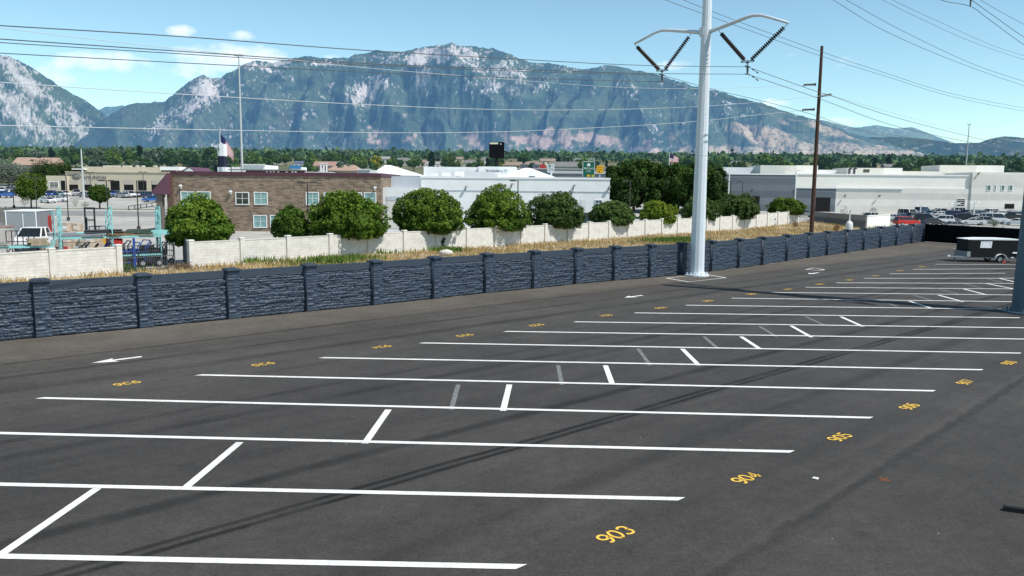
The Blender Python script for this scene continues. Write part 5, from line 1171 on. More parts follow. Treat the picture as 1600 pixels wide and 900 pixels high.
a, c, z0, z1 = b.r(112, 272, 126.5, 280.8); cx_, cz_ = (a+c)/2, (z0+z1)/2; m_ = MB(); m_.add([(cx_+(c-a)/2*math.cos(t_), -.06, cz_+(z1-z0)/2*math.sin(t_)) for t_ in np.linspace(0, 2*math.pi, 24, endpoint=False)]+[(cx_+(c-a)/2*.8*math.cos(t_), -.06, cz_+(z1-z0)/2*.76*math.sin(t_)) for t_ in np.linspace(0, 2*math.pi, 24, endpoint=False)], [(k, (k+1) % 24, (k+1) % 24+24, k+24) for k in range(24)])
m_.tube([(cx_-.8, -.1, cz_+.2), (cx_-.2, -.1, cz_+.42), (cx_+.25, -.1, cz_-.05), (cx_+.8, -.1, cz_+.1)], .13, 6); m_.tube([(cx_-.9, -.1, cz_-.25), (cx_, -.1, cz_-.4), (cx_+.85, -.1, cz_-.28)], .09, 6); m_.build('emblem', M_SILV, b.root)
b.text('HYUNDAI', 131.5, 274.4, 165.5, 280.2, M_SILV, 234, .12)
for px in (167, 181, 199, 215, 224, 243): b.panel('roof_unit', px-(4 if px == 167 else 1.5 if px > 210 else 6), 258.6, px+(4 if px == 167 else 1.2 if px > 210 else 6), 261, mat('cream_unit', (.55, .52, .45), .8), 240, 0, 1.5)
# low guard rail on the verge
t = thing('guard_rail', 'low dark guard rail beside the grass verge left of the purple porch', 'railing', gx(201, 169)); p0 = np.array(t.location)
m_ = MB(); q = gx(246, 185)-p0
for k in range(6): w = q*k/5; m_.bar((w[0], w[1], w[2]), (w[0], w[1], w[2]+.9), .14)
m_.build('post', M_LP, t); m_ = MB(); m_.bar((0, 0, .85), (q[0], q[1], q[2]+.85), .12); m_.bar((0, 0, .1), (q[0], q[1], q[2]+.15), .08); m_.build('rail', M_LP, t)
t.children[0].name = 'posts'
# --- right warehouses
def banded(name, cols, hgt, var=.06):
    m = mat(name, cols[0], .9, var, .5)
    nt = m.node_tree; N = nt.nodes; L = nt.links; tc = N.new('ShaderNodeTexCoord'); sp = N.new('ShaderNodeSeparateXYZ'); L.new(tc.outputs['Object'], sp.inputs[0])
    dv = N.new('ShaderNodeMath'); dv.operation = 'DIVIDE'; dv.inputs[1].default_value = hgt; L.new(sp.outputs['Z'], dv.inputs[0]); fr = N.new('ShaderNodeMath'); fr.operation = 'FRACT'; L.new(dv.outputs[0], fr.inputs[0])
    cr = N.new('ShaderNodeValToRGB'); cr.color_ramp.interpolation = 'CONSTANT'; k = len(cols); cr.color_ramp.elements[0].color = (*cols[0], 1); cr.color_ramp.elements[1].position = 1/k; cr.color_ramp.elements[1].color = (*cols[1], 1)
    for i in range(2, k): e = cr.color_ramp.elements.new(i/k); e.color = (*cols[i], 1)
    L.new(fr.outputs[0], cr.inputs[0]); b_ = N['Principled BSDF']; lk = [l for l in L if l.to_socket == b_.inputs['Base Color']]
    sc = lk[0].from_node; L.new(cr.outputs['Color'], sc.inputs[0]); return m
M_GB = banded('grey_banded_block', [(.115, .14, .165), (.155, .185, .21), (.105, .13, .155), (.14, .165, .19)], 6.2)
M_LB = banded('pale_banded_block', [(.62, .605, .57), (.69, .675, .64), (.56, .55, .52), (.66, .645, .61), (.59, .58, .55)], 7.5); M_LIGHT = mat('white_tilt_panel', (.76, .745, .70), .85, .05, .4); M_OFFW = mat('off_white_box_shaded', (.66, .645, .59), .85, .05, .4)
b = Bld('warehouse', 'long banded warehouse, dark grey left wall and pale right wall, white roof boxes', 1300, 310, 192)
b.block('grey_wall', 1112, 272, 1243.5, M_GB, 40); b.block('pale_wall', 1306, 294.5, 1640, M_LB, 40, 191.9); b.block('grey_bay', 1243, 294.3, 1306.3, M_GB, 40, 191.8); b.block('upper_band', 1243.3, 273.2, 1520, M_LIGHT, 38, 192.3, zb=4); b.block('right_wall', 1519.5, 269.5, 1640, M_LB, 34, 191.6)
b.panel('parapet_cap', 1112, 271.2, 1244, 272.8, M_WROOF, off=.05, thick=.2); b.panel('ledge', 1243, 293.4, 1411, 294.8, M_WROOF, 191.8, .08, .25); b.panel('parapet_cap', 1243, 272.4, 1520, 274, M_WROOF, 192.3, .08, .25)
for q in [(1174.5, 306.5, 1186.5, 329), (1274.5, 308.5, 1297, 331)]: b.panel('door_opening', *q, M_OPEN, 191.8, .03, .08)
for q in [(1517.5, 289, 1523.5, 298), (1541.5, 289, 1548, 298), (1553.5, 289, 1556.5, 298), (1564, 289, 1569.5, 298), (1576, 289, 1582, 298)]: b.window(*q, pm=mat('green_grey_glass', (.07, .15, .14), .15, .2, 2, spec=.7), Y=191.6 if q[0] > 1519 else 191.9, fw=.1, mull=False)
gd = b.window(1494.5, 310, 1508, 323, M_PDARK, 191.9, .12)
for i in range(1, 4): b.panel('mullion', 1494.8, 310+i*3.1, 1507.7, 310+i*3.1+.5, M_LPW, 191.9, .12, .05, gd)
b.window(1515.5, 312, 1521.5, 326, M_PDARK, 191.9, .12); b.panel('door_opening', 1570, 318.5, 1584.5, 326, M_OPEN, 191.6, .03, .08)
for px, py in [(1174, 297), (1319, 306), (1373, 306), (1528, 271)]: b.walllamp(px, py, M_LP, 191.6)
for x0, y0, x1, m, Y, d_ in [(1118, 261.5, 1189, M_WROOF, 205, 8), (1188, 258.4, 1245, M_OFFW, 200, 10), (1244.5, 258.4, 1278, M_LIGHT, 200.1, 9.9), (1278, 265.5, 1324, M_WROOF, 208, 6), (1324, 262.4, 1381, M_OFFW, 202, 10), (1380.5, 262.4, 1410, M_LIGHT, 202.1, 9.9), (1409, 267.8, 1505, M_OFFW, 204, 12), (1468, 258.2, 1526, M_OFFW, 212, 10), (1525.5, 258.4, 1569, M_LIGHT, 212.1, 9.9)]:
    b.block('roof_box', x0, y0, x1, m, d_, Y, zb=8.5)  # paired boxes: shaded left face and sunlit right face put into colour
b.panel('roof_vent', 1349, 264.6, 1358.5, 269.2, M_PDARK, 202, .05); m_ = MB(); x = WX(1327, 268, 200)-b.o[0]; z = WZ(1327, 273, 200)-b.o[2]
for k in range(2): m_.tube([(x+k*1.2, 8, z-.5), (x+k*1.2, 8, z+1.3+.2*k), (x+.4+k*1.2, 7.6, z+1.6)], .32, 8)
m_.build('roof_duct', M_HARD, b.root)
# low banded enclosure
t = thing('enclosure_wall', 'low grey banded enclosure wall with a pale end behind the dark wall', 'wall', gx(1353, 140)); c0 = np.array(t.location)
for nm, (px, Y), m, ht in [('side_wall', (1266, 164), banded('enclosure_grey', [(.24, .245, .24), (.17, .175, .175), (.26, .265, .26)], 2.2), 2.25), ('end_wall', (1389, 149), M_LIGHT, 2.25)]:
    q = gx(px, Y)-c0; m_ = MB(); ln = math.hypot(q[0], q[1]); m_.box((ln/2, 0, ht/2-.2), (ln, .25, ht+.4)); m_.box((ln/2, 0, ht+.06), (ln+.1, .4, .12)); o = m_.build(nm, m, t); o.rotation_euler = (0, 0, math.atan2(q[1], q[0]))
# --- houses among the trees
HC = {'beige': ((.5, .42, .35), (.38, .27, .22)), 'pink': ((.5, .40, .36), (.34, .22, .19)), 'grey': ((.42, .42, .40), (.18, .185, .19)), 'blue': ((.45, .46, .48), (.10, .13, .22)), 'tan': ((.46, .40, .32), (.26, .21, .18)), 'white': ((.66, .66, .64), (.3, .3, .3))}
where = ['left edge of the tree belt', 'long roof right of the white posts', 'upper roof behind the white posts', 'left of the white hipped roof', 'beside the blue awning', 'above the white hipped roof', 'right of the white hipped roof', 'above the white warehouse', 'bright wall above the white warehouse', 'left of the black billboard', 'right of the black billboard', 'second right of the black billboard', 'left of the green highway sign',
         'high behind the black billboard', 'behind the white panel sign', 'left end of the roofs above the right warehouse', 'second roof above the right warehouse', 'low roof at the right edge above the warehouse', 'far above the right warehouse', 'above the brick building', 'far above the white hipped roof', 'far right of the pale pole', 'far left of the black billboard', 'far above the green highway sign', 'far above the white roof boxes']
for i, (px, Y, hw, k) in enumerate(HPX):
    wc, rc = HC[k]; w = hw*2*Y/FPX; d_ = min(w*.6, 14); h = 3.2 if w < 16 else 4.2; t = thing('house', '%s walled house in the trees, %s' % (k if k != 'blue' else 'blue roofed pale', where[i]), 'house', gx(px, Y), .15*math.sin(i*5), 'houses among the trees')
    wm, rm = mat('house_wall_'+k, wc, .85, .06, .6), mat('house_roof_'+k, rc, .85, .12, .8)
    m_ = MB(); m_.box((0, 0, h/2), (w*.94, d_*.9, h)); m_.build('wall', wm, t); rh = h+min(3.2, d_*.3); m_ = MB(); e_ = d_*.35 if i % 2 else 0
    m_.add([(-w/2, -d_/2, h), (w/2, -d_/2, h), (w/2, d_/2, h), (-w/2, d_/2, h), (-w/2+e_, 0, rh), (w/2-e_, 0, rh)], [(0, 1, 5, 4), (1, 2, 5), (2, 3, 4, 5), (3, 0, 4), (0, 3, 2, 1)]); m_.build('roof', rm, t)
    for x in (-.28, .05, .3): m_ = MB(); m_.box((w*x, -d_*.45-.03, h*.55), (1.2, .08, 1.2)); m_.build('window', M_PDARK, t)
    m_ = MB(); m_.box((w*-.1, -d_*.45-.03, 1.05), (1.0, .08, 2.1)); m_.build('door', M_WFR, t)
# --- signs and flags
def sign_thing(name, lab, px, Y, cat='sign'): return Bld(name, lab, px, 262, Y, cat)
b = sign_thing('billboard_sign', 'black square billboard sign on a single black post', 776, 185); b.panel('panel', 764.5, 222, 788, 247, mat('black_sign', (.005, .006, .009), .85, .2, 2, spec=.08), thick=1.0); b.panel('light_strip', 765.5, 222.8, 778.5, 225.5, mat('cream_strip', (.55, .53, .40), .6), off=.56, thick=.06)
m_ = MB(); x = WX(776, 250, 185)-b.o[0]; m_.tube([(x, 0, 0), (x, 0, WZ(776, 246, 185)-b.o[2])], .40, 10); m_.build('post', M_OPEN, b.root); b.panel('small_mark', 782, 224.5, 783.5, 226, M_LPW, off=.56, thick=.06)
b = sign_thing('highway_sign', 'green highway exit sign with white lettering right of the white building', 920, 208); M_GS = mat('highway_green', (.008, .115, .075), .5, .05, 2); M_SW = mat('sign_white', (.72, .74, .74), .5, .04, 2)
pn = b.panel('panel', 910.3, 252.3, 929.3, 276.5, M_GS, thick=.15); tb = b.panel('exit_tab', 919.5, 247.8, 929.3, 251.9, M_GS, thick=.15)
for q in [(910.3, 252.3, 929.3, 252.9), (910.3, 252.9, 910.9, 276), (928.7, 252.9, 929.3, 276)]: b.panel('border', *q, M_SW, off=.12, thick=.05, parent=pn)
for q in [(919.5, 247.8, 929.3, 248.3), (919.5, 248.3, 919.9, 251.8), (928.9, 248.3, 929.3, 251.8)]: b.panel('border', *q, M_SW, off=.12, thick=.05, parent=tb)
b.text('EXIT 295', 920.6, 249.3, 928.4, 251, M_SW, off=.13, parent=tb); b.text('9400 South', 912, 261.6, 927.5, 264.6, M_SW, off=.13, parent=pn); b.text('1/2 MILE', 916.2, 266.6, 923.2, 268.8, M_SW, off=.13, parent=pn)
a, c, z0, z1 = b.r(917.6, 254.8, 922.2, 259.6); m_ = MB(); m_.add([(a, -.13, z0), (c, -.13, z0), (c, -.13, z0+(z1-z0)*.55), ((a+c)/2+.12, -.13, z1), ((a+c)/2-.12, -.13, z1), (a, -.13, z0+(z1-z0)*.55)], [(0, 1, 2, 3, 4, 5)]); m_.build('route_shield', M_SW, pn)
M_SY = mat('sign_yellow', (.72, .40, .01), .5, .05, 2); M_SYG = mat('sign_lime', (.45, .45, .02), .5, .05, 2)
b.panel('yellow_plaque', 917.2, 273, 922, 276, M_SY, off=.12, thick=.05, parent=pn); b.panel('lime_plaque', 924.4, 273, 929, 276.4, M_SYG, off=.12, thick=.05, parent=pn)
m_ = MB()
for px in (914, 926): x = WX(px, 262, 208)-b.o[0]; m_ = MB(); m_.tube([(x, .25, 0), (x, .25, WZ(px, 253, 208)-b.o[2])], .15, 8); m_.build('post', M_GALV, b.root)
b = sign_thing('warning_sign', 'square yellow-orange road sign just right of the green highway sign', 937, 210); pn = b.panel('panel', 932, 259, 942.8, 270.3, M_SY, thick=.12)
for q in [(934, 261.2, 941, 262), (933.5, 264.2, 941.5, 264.9)]: b.panel('text_line', *q, mat('sign_orange', (.45, .14, .01), .6), off=.1, thick=.04, parent=pn)
b.panel('text_line', 935.6, 267.3, 937.4, 269, M_OPEN, off=.1, thick=.04, parent=pn); m_ = MB(); x = WX(937.3, 265, 210)-b.o[0]; m_.tube([(x, .2, 0), (x, .2, WZ(937, 260, 210)-b.o[2])], .14, 8); m_.build('post', M_GALV, b.root)
b = sign_thing('panel_sign', 'white rectangular tenant sign with dark logo blocks left of the green sign', 861, 188); pn = b.panel('panel', 855.3, 256.4, 866, 269.5, mat('sign_pale', (.60, .64, .66), .6, .04, 2), thick=.4)
for q in [(857.2, 257.4, 861.2, 260), (857.4, 260.8, 860.6, 261.6), (862.6, 258.6, 864.4, 260), (857, 263.4, 864.8, 264), (857, 265.6, 860.5, 266.2), (862, 265.6, 865, 266.2)]: b.panel('print_block', *q, mat('sign_grey_print', (.12, .16, .18), .6), off=.25, thick=.04, parent=pn)
m_ = MB(); m_.tube([(0, 0, 0), (0, 0, WZ(861, 269, 188)-b.o[2])], .3, 8); m_.build('post', M_GALV, b.root)
b = sign_thing('sign_pylon', 'square white and navy sign pylon beside the flag', 345, 172, 'sign'); b.block('navy_shaft', 340.2, 243.5, 349.6, mat('navy_panel', (.012, .016, .04), .6, .1, 1), 2.0, zb=0); b.block('white_top', 339.6, 224.6, 349.2, M_WH, 2.2, 171.9, y1=243.7); b.block('white_base', 340, 261, 352, M_WH, 3, 171.6, zb=0); b.panel('dark_slot', 341.2, 230.5, 342.6, 235.5, M_OPEN, 171.9, .02, .05)
b.block('dark_annex', 334.5, 258, 341, mat('navy_panel', (.012, .016, .04)), 2, 173, zb=0)
M_FR = mat('flag_red', (.42, .03, .06), .8, .05, 2); M_FB = mat('flag_navy', (.02, .025, .09), .8, .05, 2)
def flag(lab, px, ytop, Y, w, h, droop, pole=True, rz=0.0):
    p = gx(px, Y); zt = float(at_y(px, ytop, Y)[2])-p[2]; t = thing('flag_pole', lab, 'flag', p, rz); m_ = MB(); m_.tube([(0, 0, 0), (0, 0, zt)], [.13, .07], 8); m_.tube([(0, 0, zt), (0, 0, zt+.2)], .12, 8); m_.build('pole', M_LPW, t)
    n = 20; m_ = MB(); V = []
    for j in range(14):
        for i in range(n+1):
            u = i/n; v = j/13; V.append((w*u*math.cos(droop*.9)*(1-.12*u), .18*math.sin(u*9+v*1.2)*u, zt-.15-h*v*(1-.42*u)-w*u*math.sin(droop)*(.8+.25*u)))
    F = []; MI = []
    for j in range(13):
        for i in range(n): F.append((j*(n+1)+i, j*(n+1)+i+1, (j+1)*(n+1)+i+1, (j+1)*(n+1)+i)); MI.append(2 if (j < 7 and i < 8) else (0 if j % 2 == 0 else 1))
    m_.v = V; m_.f = F; m_.m = MI; m_.build('flag', [M_FR, M_SW, M_FB], t, True, recalc=False); return t
flag('large striped American flag drooping from a white pole beside the pylon', 347.5, 207, 174, 5.0, 3.4, .95)
flag('striped American flag showing above the big dark trees', 1044, 239.5, 260, 3.6, 2.6, .35)
# freeway sound barrier and trucks
b = Bld('freeway_barrier', 'grey concrete freeway barrier running behind the green highway sign', 900, 266, 228, 'barrier'); b.block('wall', 806, 264.4, 975, mat('barrier_grey', (.20, .22, .25), .85, .1, .5), .6); b.panel('cap', 806, 263.6, 975, 264.8, mat('barrier_pale', (.45, .46, .47), .8), off=0, thick=.9)
b.panel('lower_band', 860, 267, 972, 271.5, mat('barrier_pale', (.45, .46, .47)), off=.1, thick=.4)
for lab, px, Y, w, m in [('grey freight trailer on the freeway left of the red truck', 818, 236, 11, mat('truck_grey', (.10, .12, .15), .6, .1, 1)), ('second grey freight trailer on the freeway', 836, 238, 9, mat('truck_slate', (.12, .15, .19), .6, .1, 1)), ('red freight trailer on the freeway beside the white sign', 847.5, 234, 9, mat('truck_red', (.48, .05, .05), .6, .05, 1))]:
    p = gx(px, Y); t = thing('freight_trailer', lab, 'trailer', p, 0, 'trailers on the freeway'); w_ = w*Y/FPX; z1 = float(at_y(px, 257, Y)[2])-p[2]; m_ = MB(); m_.box((0, 0, z1/2+.6), (w_, 2.5, z1-1.2)); m_.build('box', m, t); m_ = MB(); m_.box((0, 0, .95), (w_*.95, 1.0, .3)); m_.build('chassis', M_HARD, t)
    for x in (-.35, .35): wheel(w_*x, -1.0, .5, .3, t)
# ================================================================== mountains
def interp_ridge(P, x):
    P = sorted(P); return np.interp(x, [p[0] for p in P], [p[1] for p in P])
def elev(px, py):
    "tangent of elevation and azimuth for photo columns/rows (vectorised)"
    d = ((px-800)/FPX)[..., None]*CR-((py-450)/FPX)[..., None]*CU+CF
    return d[..., 0]/d[..., 1], d[..., 2]/d[..., 1]
def blob(px, py, x, y, sx, sy, rot=0):
    c, s_ = math.cos(math.radians(rot)), math.sin(math.radians(rot)); dx = px-x; dy = py-y
    a = (dx*c+dy*s_)/sx; b_ = (-dx*s_+dy*c)/sy
    return np.exp(-(a*a+b_*b_))
def sst(x, a, b_): 
    t = np.clip((x-a)/(b_-a), 0, 1); return t*t*(3-2*t)
def mountain(name, ridge, x0, x1, ybase, Db, Dc, seed, colour, haze, step=1.5, rows=150, amp=.3, jag=2.0, spur=9.0, xfreq=1/62., spurs=()):
    px = np.arange(x0, x1, step); ry = interp_ridge(ridge, px)
    ry = ry-(ridged(px/23., px*0+seed, 4, seed)-.5)*jag*2-(fbm(px/5., px*0+seed, 3, seed+3)-.5)*jag
    s = np.concatenate([np.linspace(0, 1, rows), [1.05, 1.15, 1.3]])
    S, PX = np.meshgrid(s, px, indexing='ij'); RY = np.broadcast_to(ry, S.shape)
    U, TV = elev(PX, RY); _, TB = elev(PX, np.full_like(PX, ybase))
    D = Db+(Dc-Db)*S
    D = D*(1+0.05*(fbm(PX/140., S*2, 3, seed+9)-.5))
    ztop = H+TV*(Db+(Dc-Db)); zb = H+TB*Db-25
    Sc = np.clip(S, 0, 1)
    g = .55*Sc+.45*Sc**2
    # spurs and gullies running down the slope
    warp = (fbm(PX/90., S*3.0, 4, seed+1)-.5)*2.2
    r1 = ridged(PX*xfreq+warp*.8+S*.9*np.sin(PX/130.), S*5.5+seed, 5, seed+2, .55)
    r2 = ridged(PX*xfreq*3.3+warp*2.0, S*18.0+seed, 5, seed+4, .6)
    r3 = fbm(PX*xfreq*9, S*60., 4, seed+5)
    win = np.sin(np.pi*np.clip(Sc, 0, 1)**.85)**.8
    rel = (amp*1.45*(r1-.62)+amp*.42*(r2-.6)+amp*.2*(r3-.5))*win
    Z0 = zb+(ztop-zb)*g; V0 = np.stack([U*D, D, Z0], -1)-EYE; PY0 = 450-FPX*(V0@CU)/(V0@CF)
    wx_ = PX+(fbm(PX/18., PY0/18., 4, seed+6)-.5)*22; wy_ = PY0+(fbm(PX/18., PY0/18., 4, seed+7)-.5)*16
    sp = np.zeros_like(PX)
    for line, w_, a_ in spurs:
        best = np.full_like(PX, 1e9)
        for (ax, ay), (bx, by) in zip(line, line[1:]):
            t = np.clip(((wx_-ax)*(bx-ax)+(wy_-ay)*(by-ay))/((bx-ax)**2+(by-ay)**2), 0, 1)
            best = np.minimum(best, np.hypot(wx_-ax-t*(bx-ax), wy_-ay-t*(by-ay)))
        sp = np.maximum(sp, a_*np.clip(1-best/w_, 0, 1)**1.15)
    Z = zb+(ztop-zb)*(g+rel*(.24 if len(spurs) else .7)+(sp*1.25-.06*(len(spurs) > 0))*win)
    Z = np.where(S > 1, ztop-(S-1)*(Dc-Db)*.7, Z)
    # keep the outline exactly on the crest
    lim = H+(TV-.0008)*D
    Z = np.where((S < .985), np.minimum(Z, lim+0*Z), Z)
    X = U*D; V = np.stack([X, D, Z], -1)
    PY = 450-FPX*((V-EYE)@CU)/((V-EYE)@CF)
    # slope shading inputs for the colouring
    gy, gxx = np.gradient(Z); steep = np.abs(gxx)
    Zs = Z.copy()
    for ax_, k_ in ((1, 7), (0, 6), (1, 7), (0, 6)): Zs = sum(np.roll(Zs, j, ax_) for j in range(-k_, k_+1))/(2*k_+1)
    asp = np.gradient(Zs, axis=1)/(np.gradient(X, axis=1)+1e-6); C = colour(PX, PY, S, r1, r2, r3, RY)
    nb = sst(asp+(fbm(PX/16., PY/12., 4, 55)-.5)*.4, .02, .42); C = C*(1-.30*nb[..., None])+np.array([.012, .030, .034])*.30*nb[..., None]  # shaded left sides of the spurs put into the colour as darker forest
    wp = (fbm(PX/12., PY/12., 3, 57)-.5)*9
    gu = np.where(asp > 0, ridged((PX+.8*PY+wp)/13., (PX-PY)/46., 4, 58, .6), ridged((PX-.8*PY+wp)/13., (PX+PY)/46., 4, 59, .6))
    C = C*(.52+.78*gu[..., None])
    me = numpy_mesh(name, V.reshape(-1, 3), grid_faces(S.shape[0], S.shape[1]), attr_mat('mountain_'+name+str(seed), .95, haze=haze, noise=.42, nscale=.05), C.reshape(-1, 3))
    o = link(name, me); tag(o, kind='structure'); return o
GREEN = np.array([.044, .067, .042]); DARK = np.array([.014, .032, .030]); ROCK = np.array([.40, .365, .345]); PINK = np.array([.30, .215, .185]); TAN = np.array([.30, .235, .165]); SCRUB = np.array([.10, .10, .07])
def mixc(C, col, w): return C*(1-w[..., None])+col*w[..., None]
def col_main(PX, PY, S, r1, r2, r3, RY):
    n1 = fbm(PX/30., PY/16., 5, 71); n2 = fbm(PX/9., PY/6., 4, 72); n3 = ridged(PX/14.+PY/40., PY/30.-PX/60., 4, 73)
    C = np.ones(PX.shape+(3,))*GREEN
    C = mixc(C, DARK, sst(n1+.5*(.62-r1), .47, .66)*.8)
    C = mixc(C, SCRUB, sst(fbm(PX/22., PY/20., 4, 79), .55, .7)*.35*sst(PY, 130, 200))
    # bare granite
    w = np.zeros_like(PX)
    for x, y, sx, sy, rot, a in [(318, 140, 34, 20, 5, 1.4), (300, 165, 48, 14, -38, 1.25), (262, 185, 38, 14, -35, .95), (245, 150, 20, 14, -20, .5), (400, 104, 30, 8, 10, 1.15), (440, 98, 22, 7, 0, 1.1), (420, 110, 40, 9, 15, .8),
                                 (690, 84, 60, 15, 0, 1.35), (650, 93, 26, 12, 0, 1.45), (740, 92, 50, 15, 10, 1.0), (790, 112, 52, 20, 12, 1.05), (770, 135, 48, 15, 0, .85), (600, 92, 40, 9, 0, .8), (830, 125, 36, 15, 15, .7),
                                 (880, 108, 30, 5, 8, .75), (562, 150, 34, 22, -20, .95), (590, 130, 24, 14, 0, .8), (540, 165, 20, 16, 0, .6), (505, 98, 26, 6, 0, .85), (660, 122, 22, 26, -50, .75), (430, 150, 24, 20, -30, .45), (470, 185, 40, 18, -40, .4),
                                 (980, 140, 26, 12, 30, .55), (1005, 200, 60, 18, 0, .28), (350, 205, 90, 16, 0, .38), (930, 104, 40, 4, 5, .5), (1140, 170, 60, 25, 25, .35), (330, 228, 90, 8, 0, .3), (500, 215, 40, 16, 40, .35)]:
        w = np.maximum(w, a*blob(PX, PY, x, y, sx, sy, rot))
    rk = sst(w*(.5+.8*n3)+(n2-.5)*.8+(r2-.6)*1.5+(fbm(PX/2.2,PY/3.5,3,77)-.5)*1.5, .60, .98)
    C = mixc(C, ROCK, rk*.9)
    C = mixc(C, DARK*1.2, sst(n2, .6, .72)*rk*.5)
    # scattered outcrops
    C = mixc(C, ROCK*.8, sst(n2*.6+n3*.6, .92, 1.0)*.3*sst(PY, 90, 140))
    # pinkish benches near the foot
    w = np.zeros_like(PX)
    for x, y, sx, sy, rot, a in [(820, 222, 70, 16, 0, .9), (930, 216, 80, 13, 6, 1.15), (740, 222, 36, 18, 0, .8), (590, 214, 26, 16, 20, .75), (640, 215, 20, 14, 0, .7), (690, 218, 30, 14, 0, .5), (880, 205, 50, 10, 0, .7), (980, 226, 60, 8, 8, .8), (1060, 215, 40, 10, 0, .5), (840, 180, 14, 8, 0, .6), (400, 212, 30, 10, 0, .35)]:
        w = np.maximum(w, a*blob(PX, PY, x, y, sx, sy, rot))
    C = mixc(C, PINK, sst(w+(n1-.5)*1.1+(n2-.5)*1.0, .5, .85)*.85)
    # dry grass slopes to the right
    w = np.zeros_like(PX)
    for x, y, sx, sy, rot, a in [(1200, 212, 70, 13, 14, 1.3), (1150, 236, 110, 9, 0, 1.15), (1260, 232, 90, 14, 10, 1.3), (1330, 232, 90, 13, 8, 1.25), (1410, 242, 70, 9, 3, 1.2), (1300, 208, 90, 10, 20, .8), (1170, 178, 40, 9, 28, .55), (1080, 238, 60, 6, 0, .9), (1220, 190, 60, 8, 26, .55)]:
        w = np.maximum(w, a*blob(PX, PY, x, y, sx, sy, rot))
    C = mixc(C, TAN*.95+PINK*.05, sst(w+(n1-.5)*.7+(r1-.6)*.9, .45, .85)*.9)
    # bushes on the dry slopes, houses' pale flecks at the foot
    C = mixc(C, GREEN, sst(fbm(PX/5., PY/3.5, 4, 80), .56, .64)*.75*sst(PX, 1050, 1150)*sst(PY, 190, 215))
    fl = sst(fbm(PX/2.2, PY/1.5, 2, 75), .74, .8)*sst(PY, 224, 236)
    C = mixc(C, np.array([.32, .31, .3]), fl*.7)
    return C
RIDGE = [(90, 226), (118, 213), (150, 192), (172, 178), (190, 168), (215, 161), (240, 160), (258, 158), (270, 147), (285, 133), (300, 123), (315, 117), (328, 122), (345, 121), (365, 108), (385, 98), (405, 93), (425, 97), (445, 92), (462, 90), (480, 88),
         (500, 92), (525, 95), (545, 95), (555, 88), (570, 88), (590, 82), (610, 84), (632, 84), (650, 78), (670, 75), (690, 70), (705, 68), (720, 74), (745, 75), (770, 77), (790, 82), (808, 90), (825, 96), (845, 98), (870, 99), (890, 104), (905, 107), (925, 106),
         (945, 101), (960, 100), (975, 104), (1000, 110), (1030, 118), (1060, 126), (1090, 134), (1130, 142), (1160, 153), (1200, 166), (1240, 180), (1280, 192), (1320, 205), (1360, 218), (1400, 230), (1450, 242), (1500, 251), (1540, 256)]
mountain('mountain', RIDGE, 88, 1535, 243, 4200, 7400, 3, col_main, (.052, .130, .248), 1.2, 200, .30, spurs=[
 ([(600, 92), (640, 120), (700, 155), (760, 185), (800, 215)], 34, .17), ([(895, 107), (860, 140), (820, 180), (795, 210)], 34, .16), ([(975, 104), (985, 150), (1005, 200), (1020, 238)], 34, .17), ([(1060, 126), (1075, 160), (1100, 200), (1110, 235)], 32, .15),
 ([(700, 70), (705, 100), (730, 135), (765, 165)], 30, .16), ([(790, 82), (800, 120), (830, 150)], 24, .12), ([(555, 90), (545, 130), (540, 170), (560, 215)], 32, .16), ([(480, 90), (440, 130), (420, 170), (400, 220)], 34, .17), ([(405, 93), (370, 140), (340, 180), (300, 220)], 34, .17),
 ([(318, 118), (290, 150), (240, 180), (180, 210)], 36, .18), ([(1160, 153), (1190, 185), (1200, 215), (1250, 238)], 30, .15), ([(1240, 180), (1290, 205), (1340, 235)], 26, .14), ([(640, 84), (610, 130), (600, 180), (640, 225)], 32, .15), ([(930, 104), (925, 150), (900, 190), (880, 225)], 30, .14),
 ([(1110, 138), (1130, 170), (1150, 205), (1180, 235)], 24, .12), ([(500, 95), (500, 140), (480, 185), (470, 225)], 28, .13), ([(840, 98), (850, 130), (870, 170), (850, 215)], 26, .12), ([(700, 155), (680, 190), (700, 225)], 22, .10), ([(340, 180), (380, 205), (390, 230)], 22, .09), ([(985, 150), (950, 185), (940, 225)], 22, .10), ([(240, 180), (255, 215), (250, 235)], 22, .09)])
def col_left(PX, PY, S, r1, r2, r3, RY):
    n1 = fbm(PX/30., PY/16., 5, 81); n2 = fbm(PX/8., PY/6., 4, 82); n3 = ridged(PX/16.-PY/28., PY/40.+PX/60., 4, 83)
    C = np.ones(PX.shape+(3,))*(GREEN*.9); C = mixc(C, DARK, sst(n1, .45, .6))
    w = np.zeros_like(PX)
    for x, y, sx, sy, rot, a in [(40, 130, 90, 20, 52, 1.2), (20, 175, 90, 24, 45, 1.1), (110, 190, 75, 16, 42, 1.1), (60, 205, 80, 22, 30, .9), (10, 95, 40, 16, 50, .8), (-40, 150, 60, 40, 40, .9), (130, 150, 70, 6, 45, .35)]:
        w = np.maximum(w, a*blob(PX, PY, x, y, sx, sy, rot))
    rk = .8*sst(w*(.38+.85*n3)+(n2-.5)*.9+(r2-.6)*1.3+(fbm(PX/2.2,PY/3.5,3,78)-.5)*1.6, .5, .95)
    return mixc(C, ROCK, rk*.9)
mountain('mountain', [(-260, 40), (-150, 62), (-80, 70), (0, 85), (22, 92), (60, 112), (100, 140), (140, 162), (170, 185), (200, 205), (240, 238)], -260, 236, 243, 5600, 8600, 11, col_left, (.062, .146, .245), 1.5, 130, .30, 1.6)
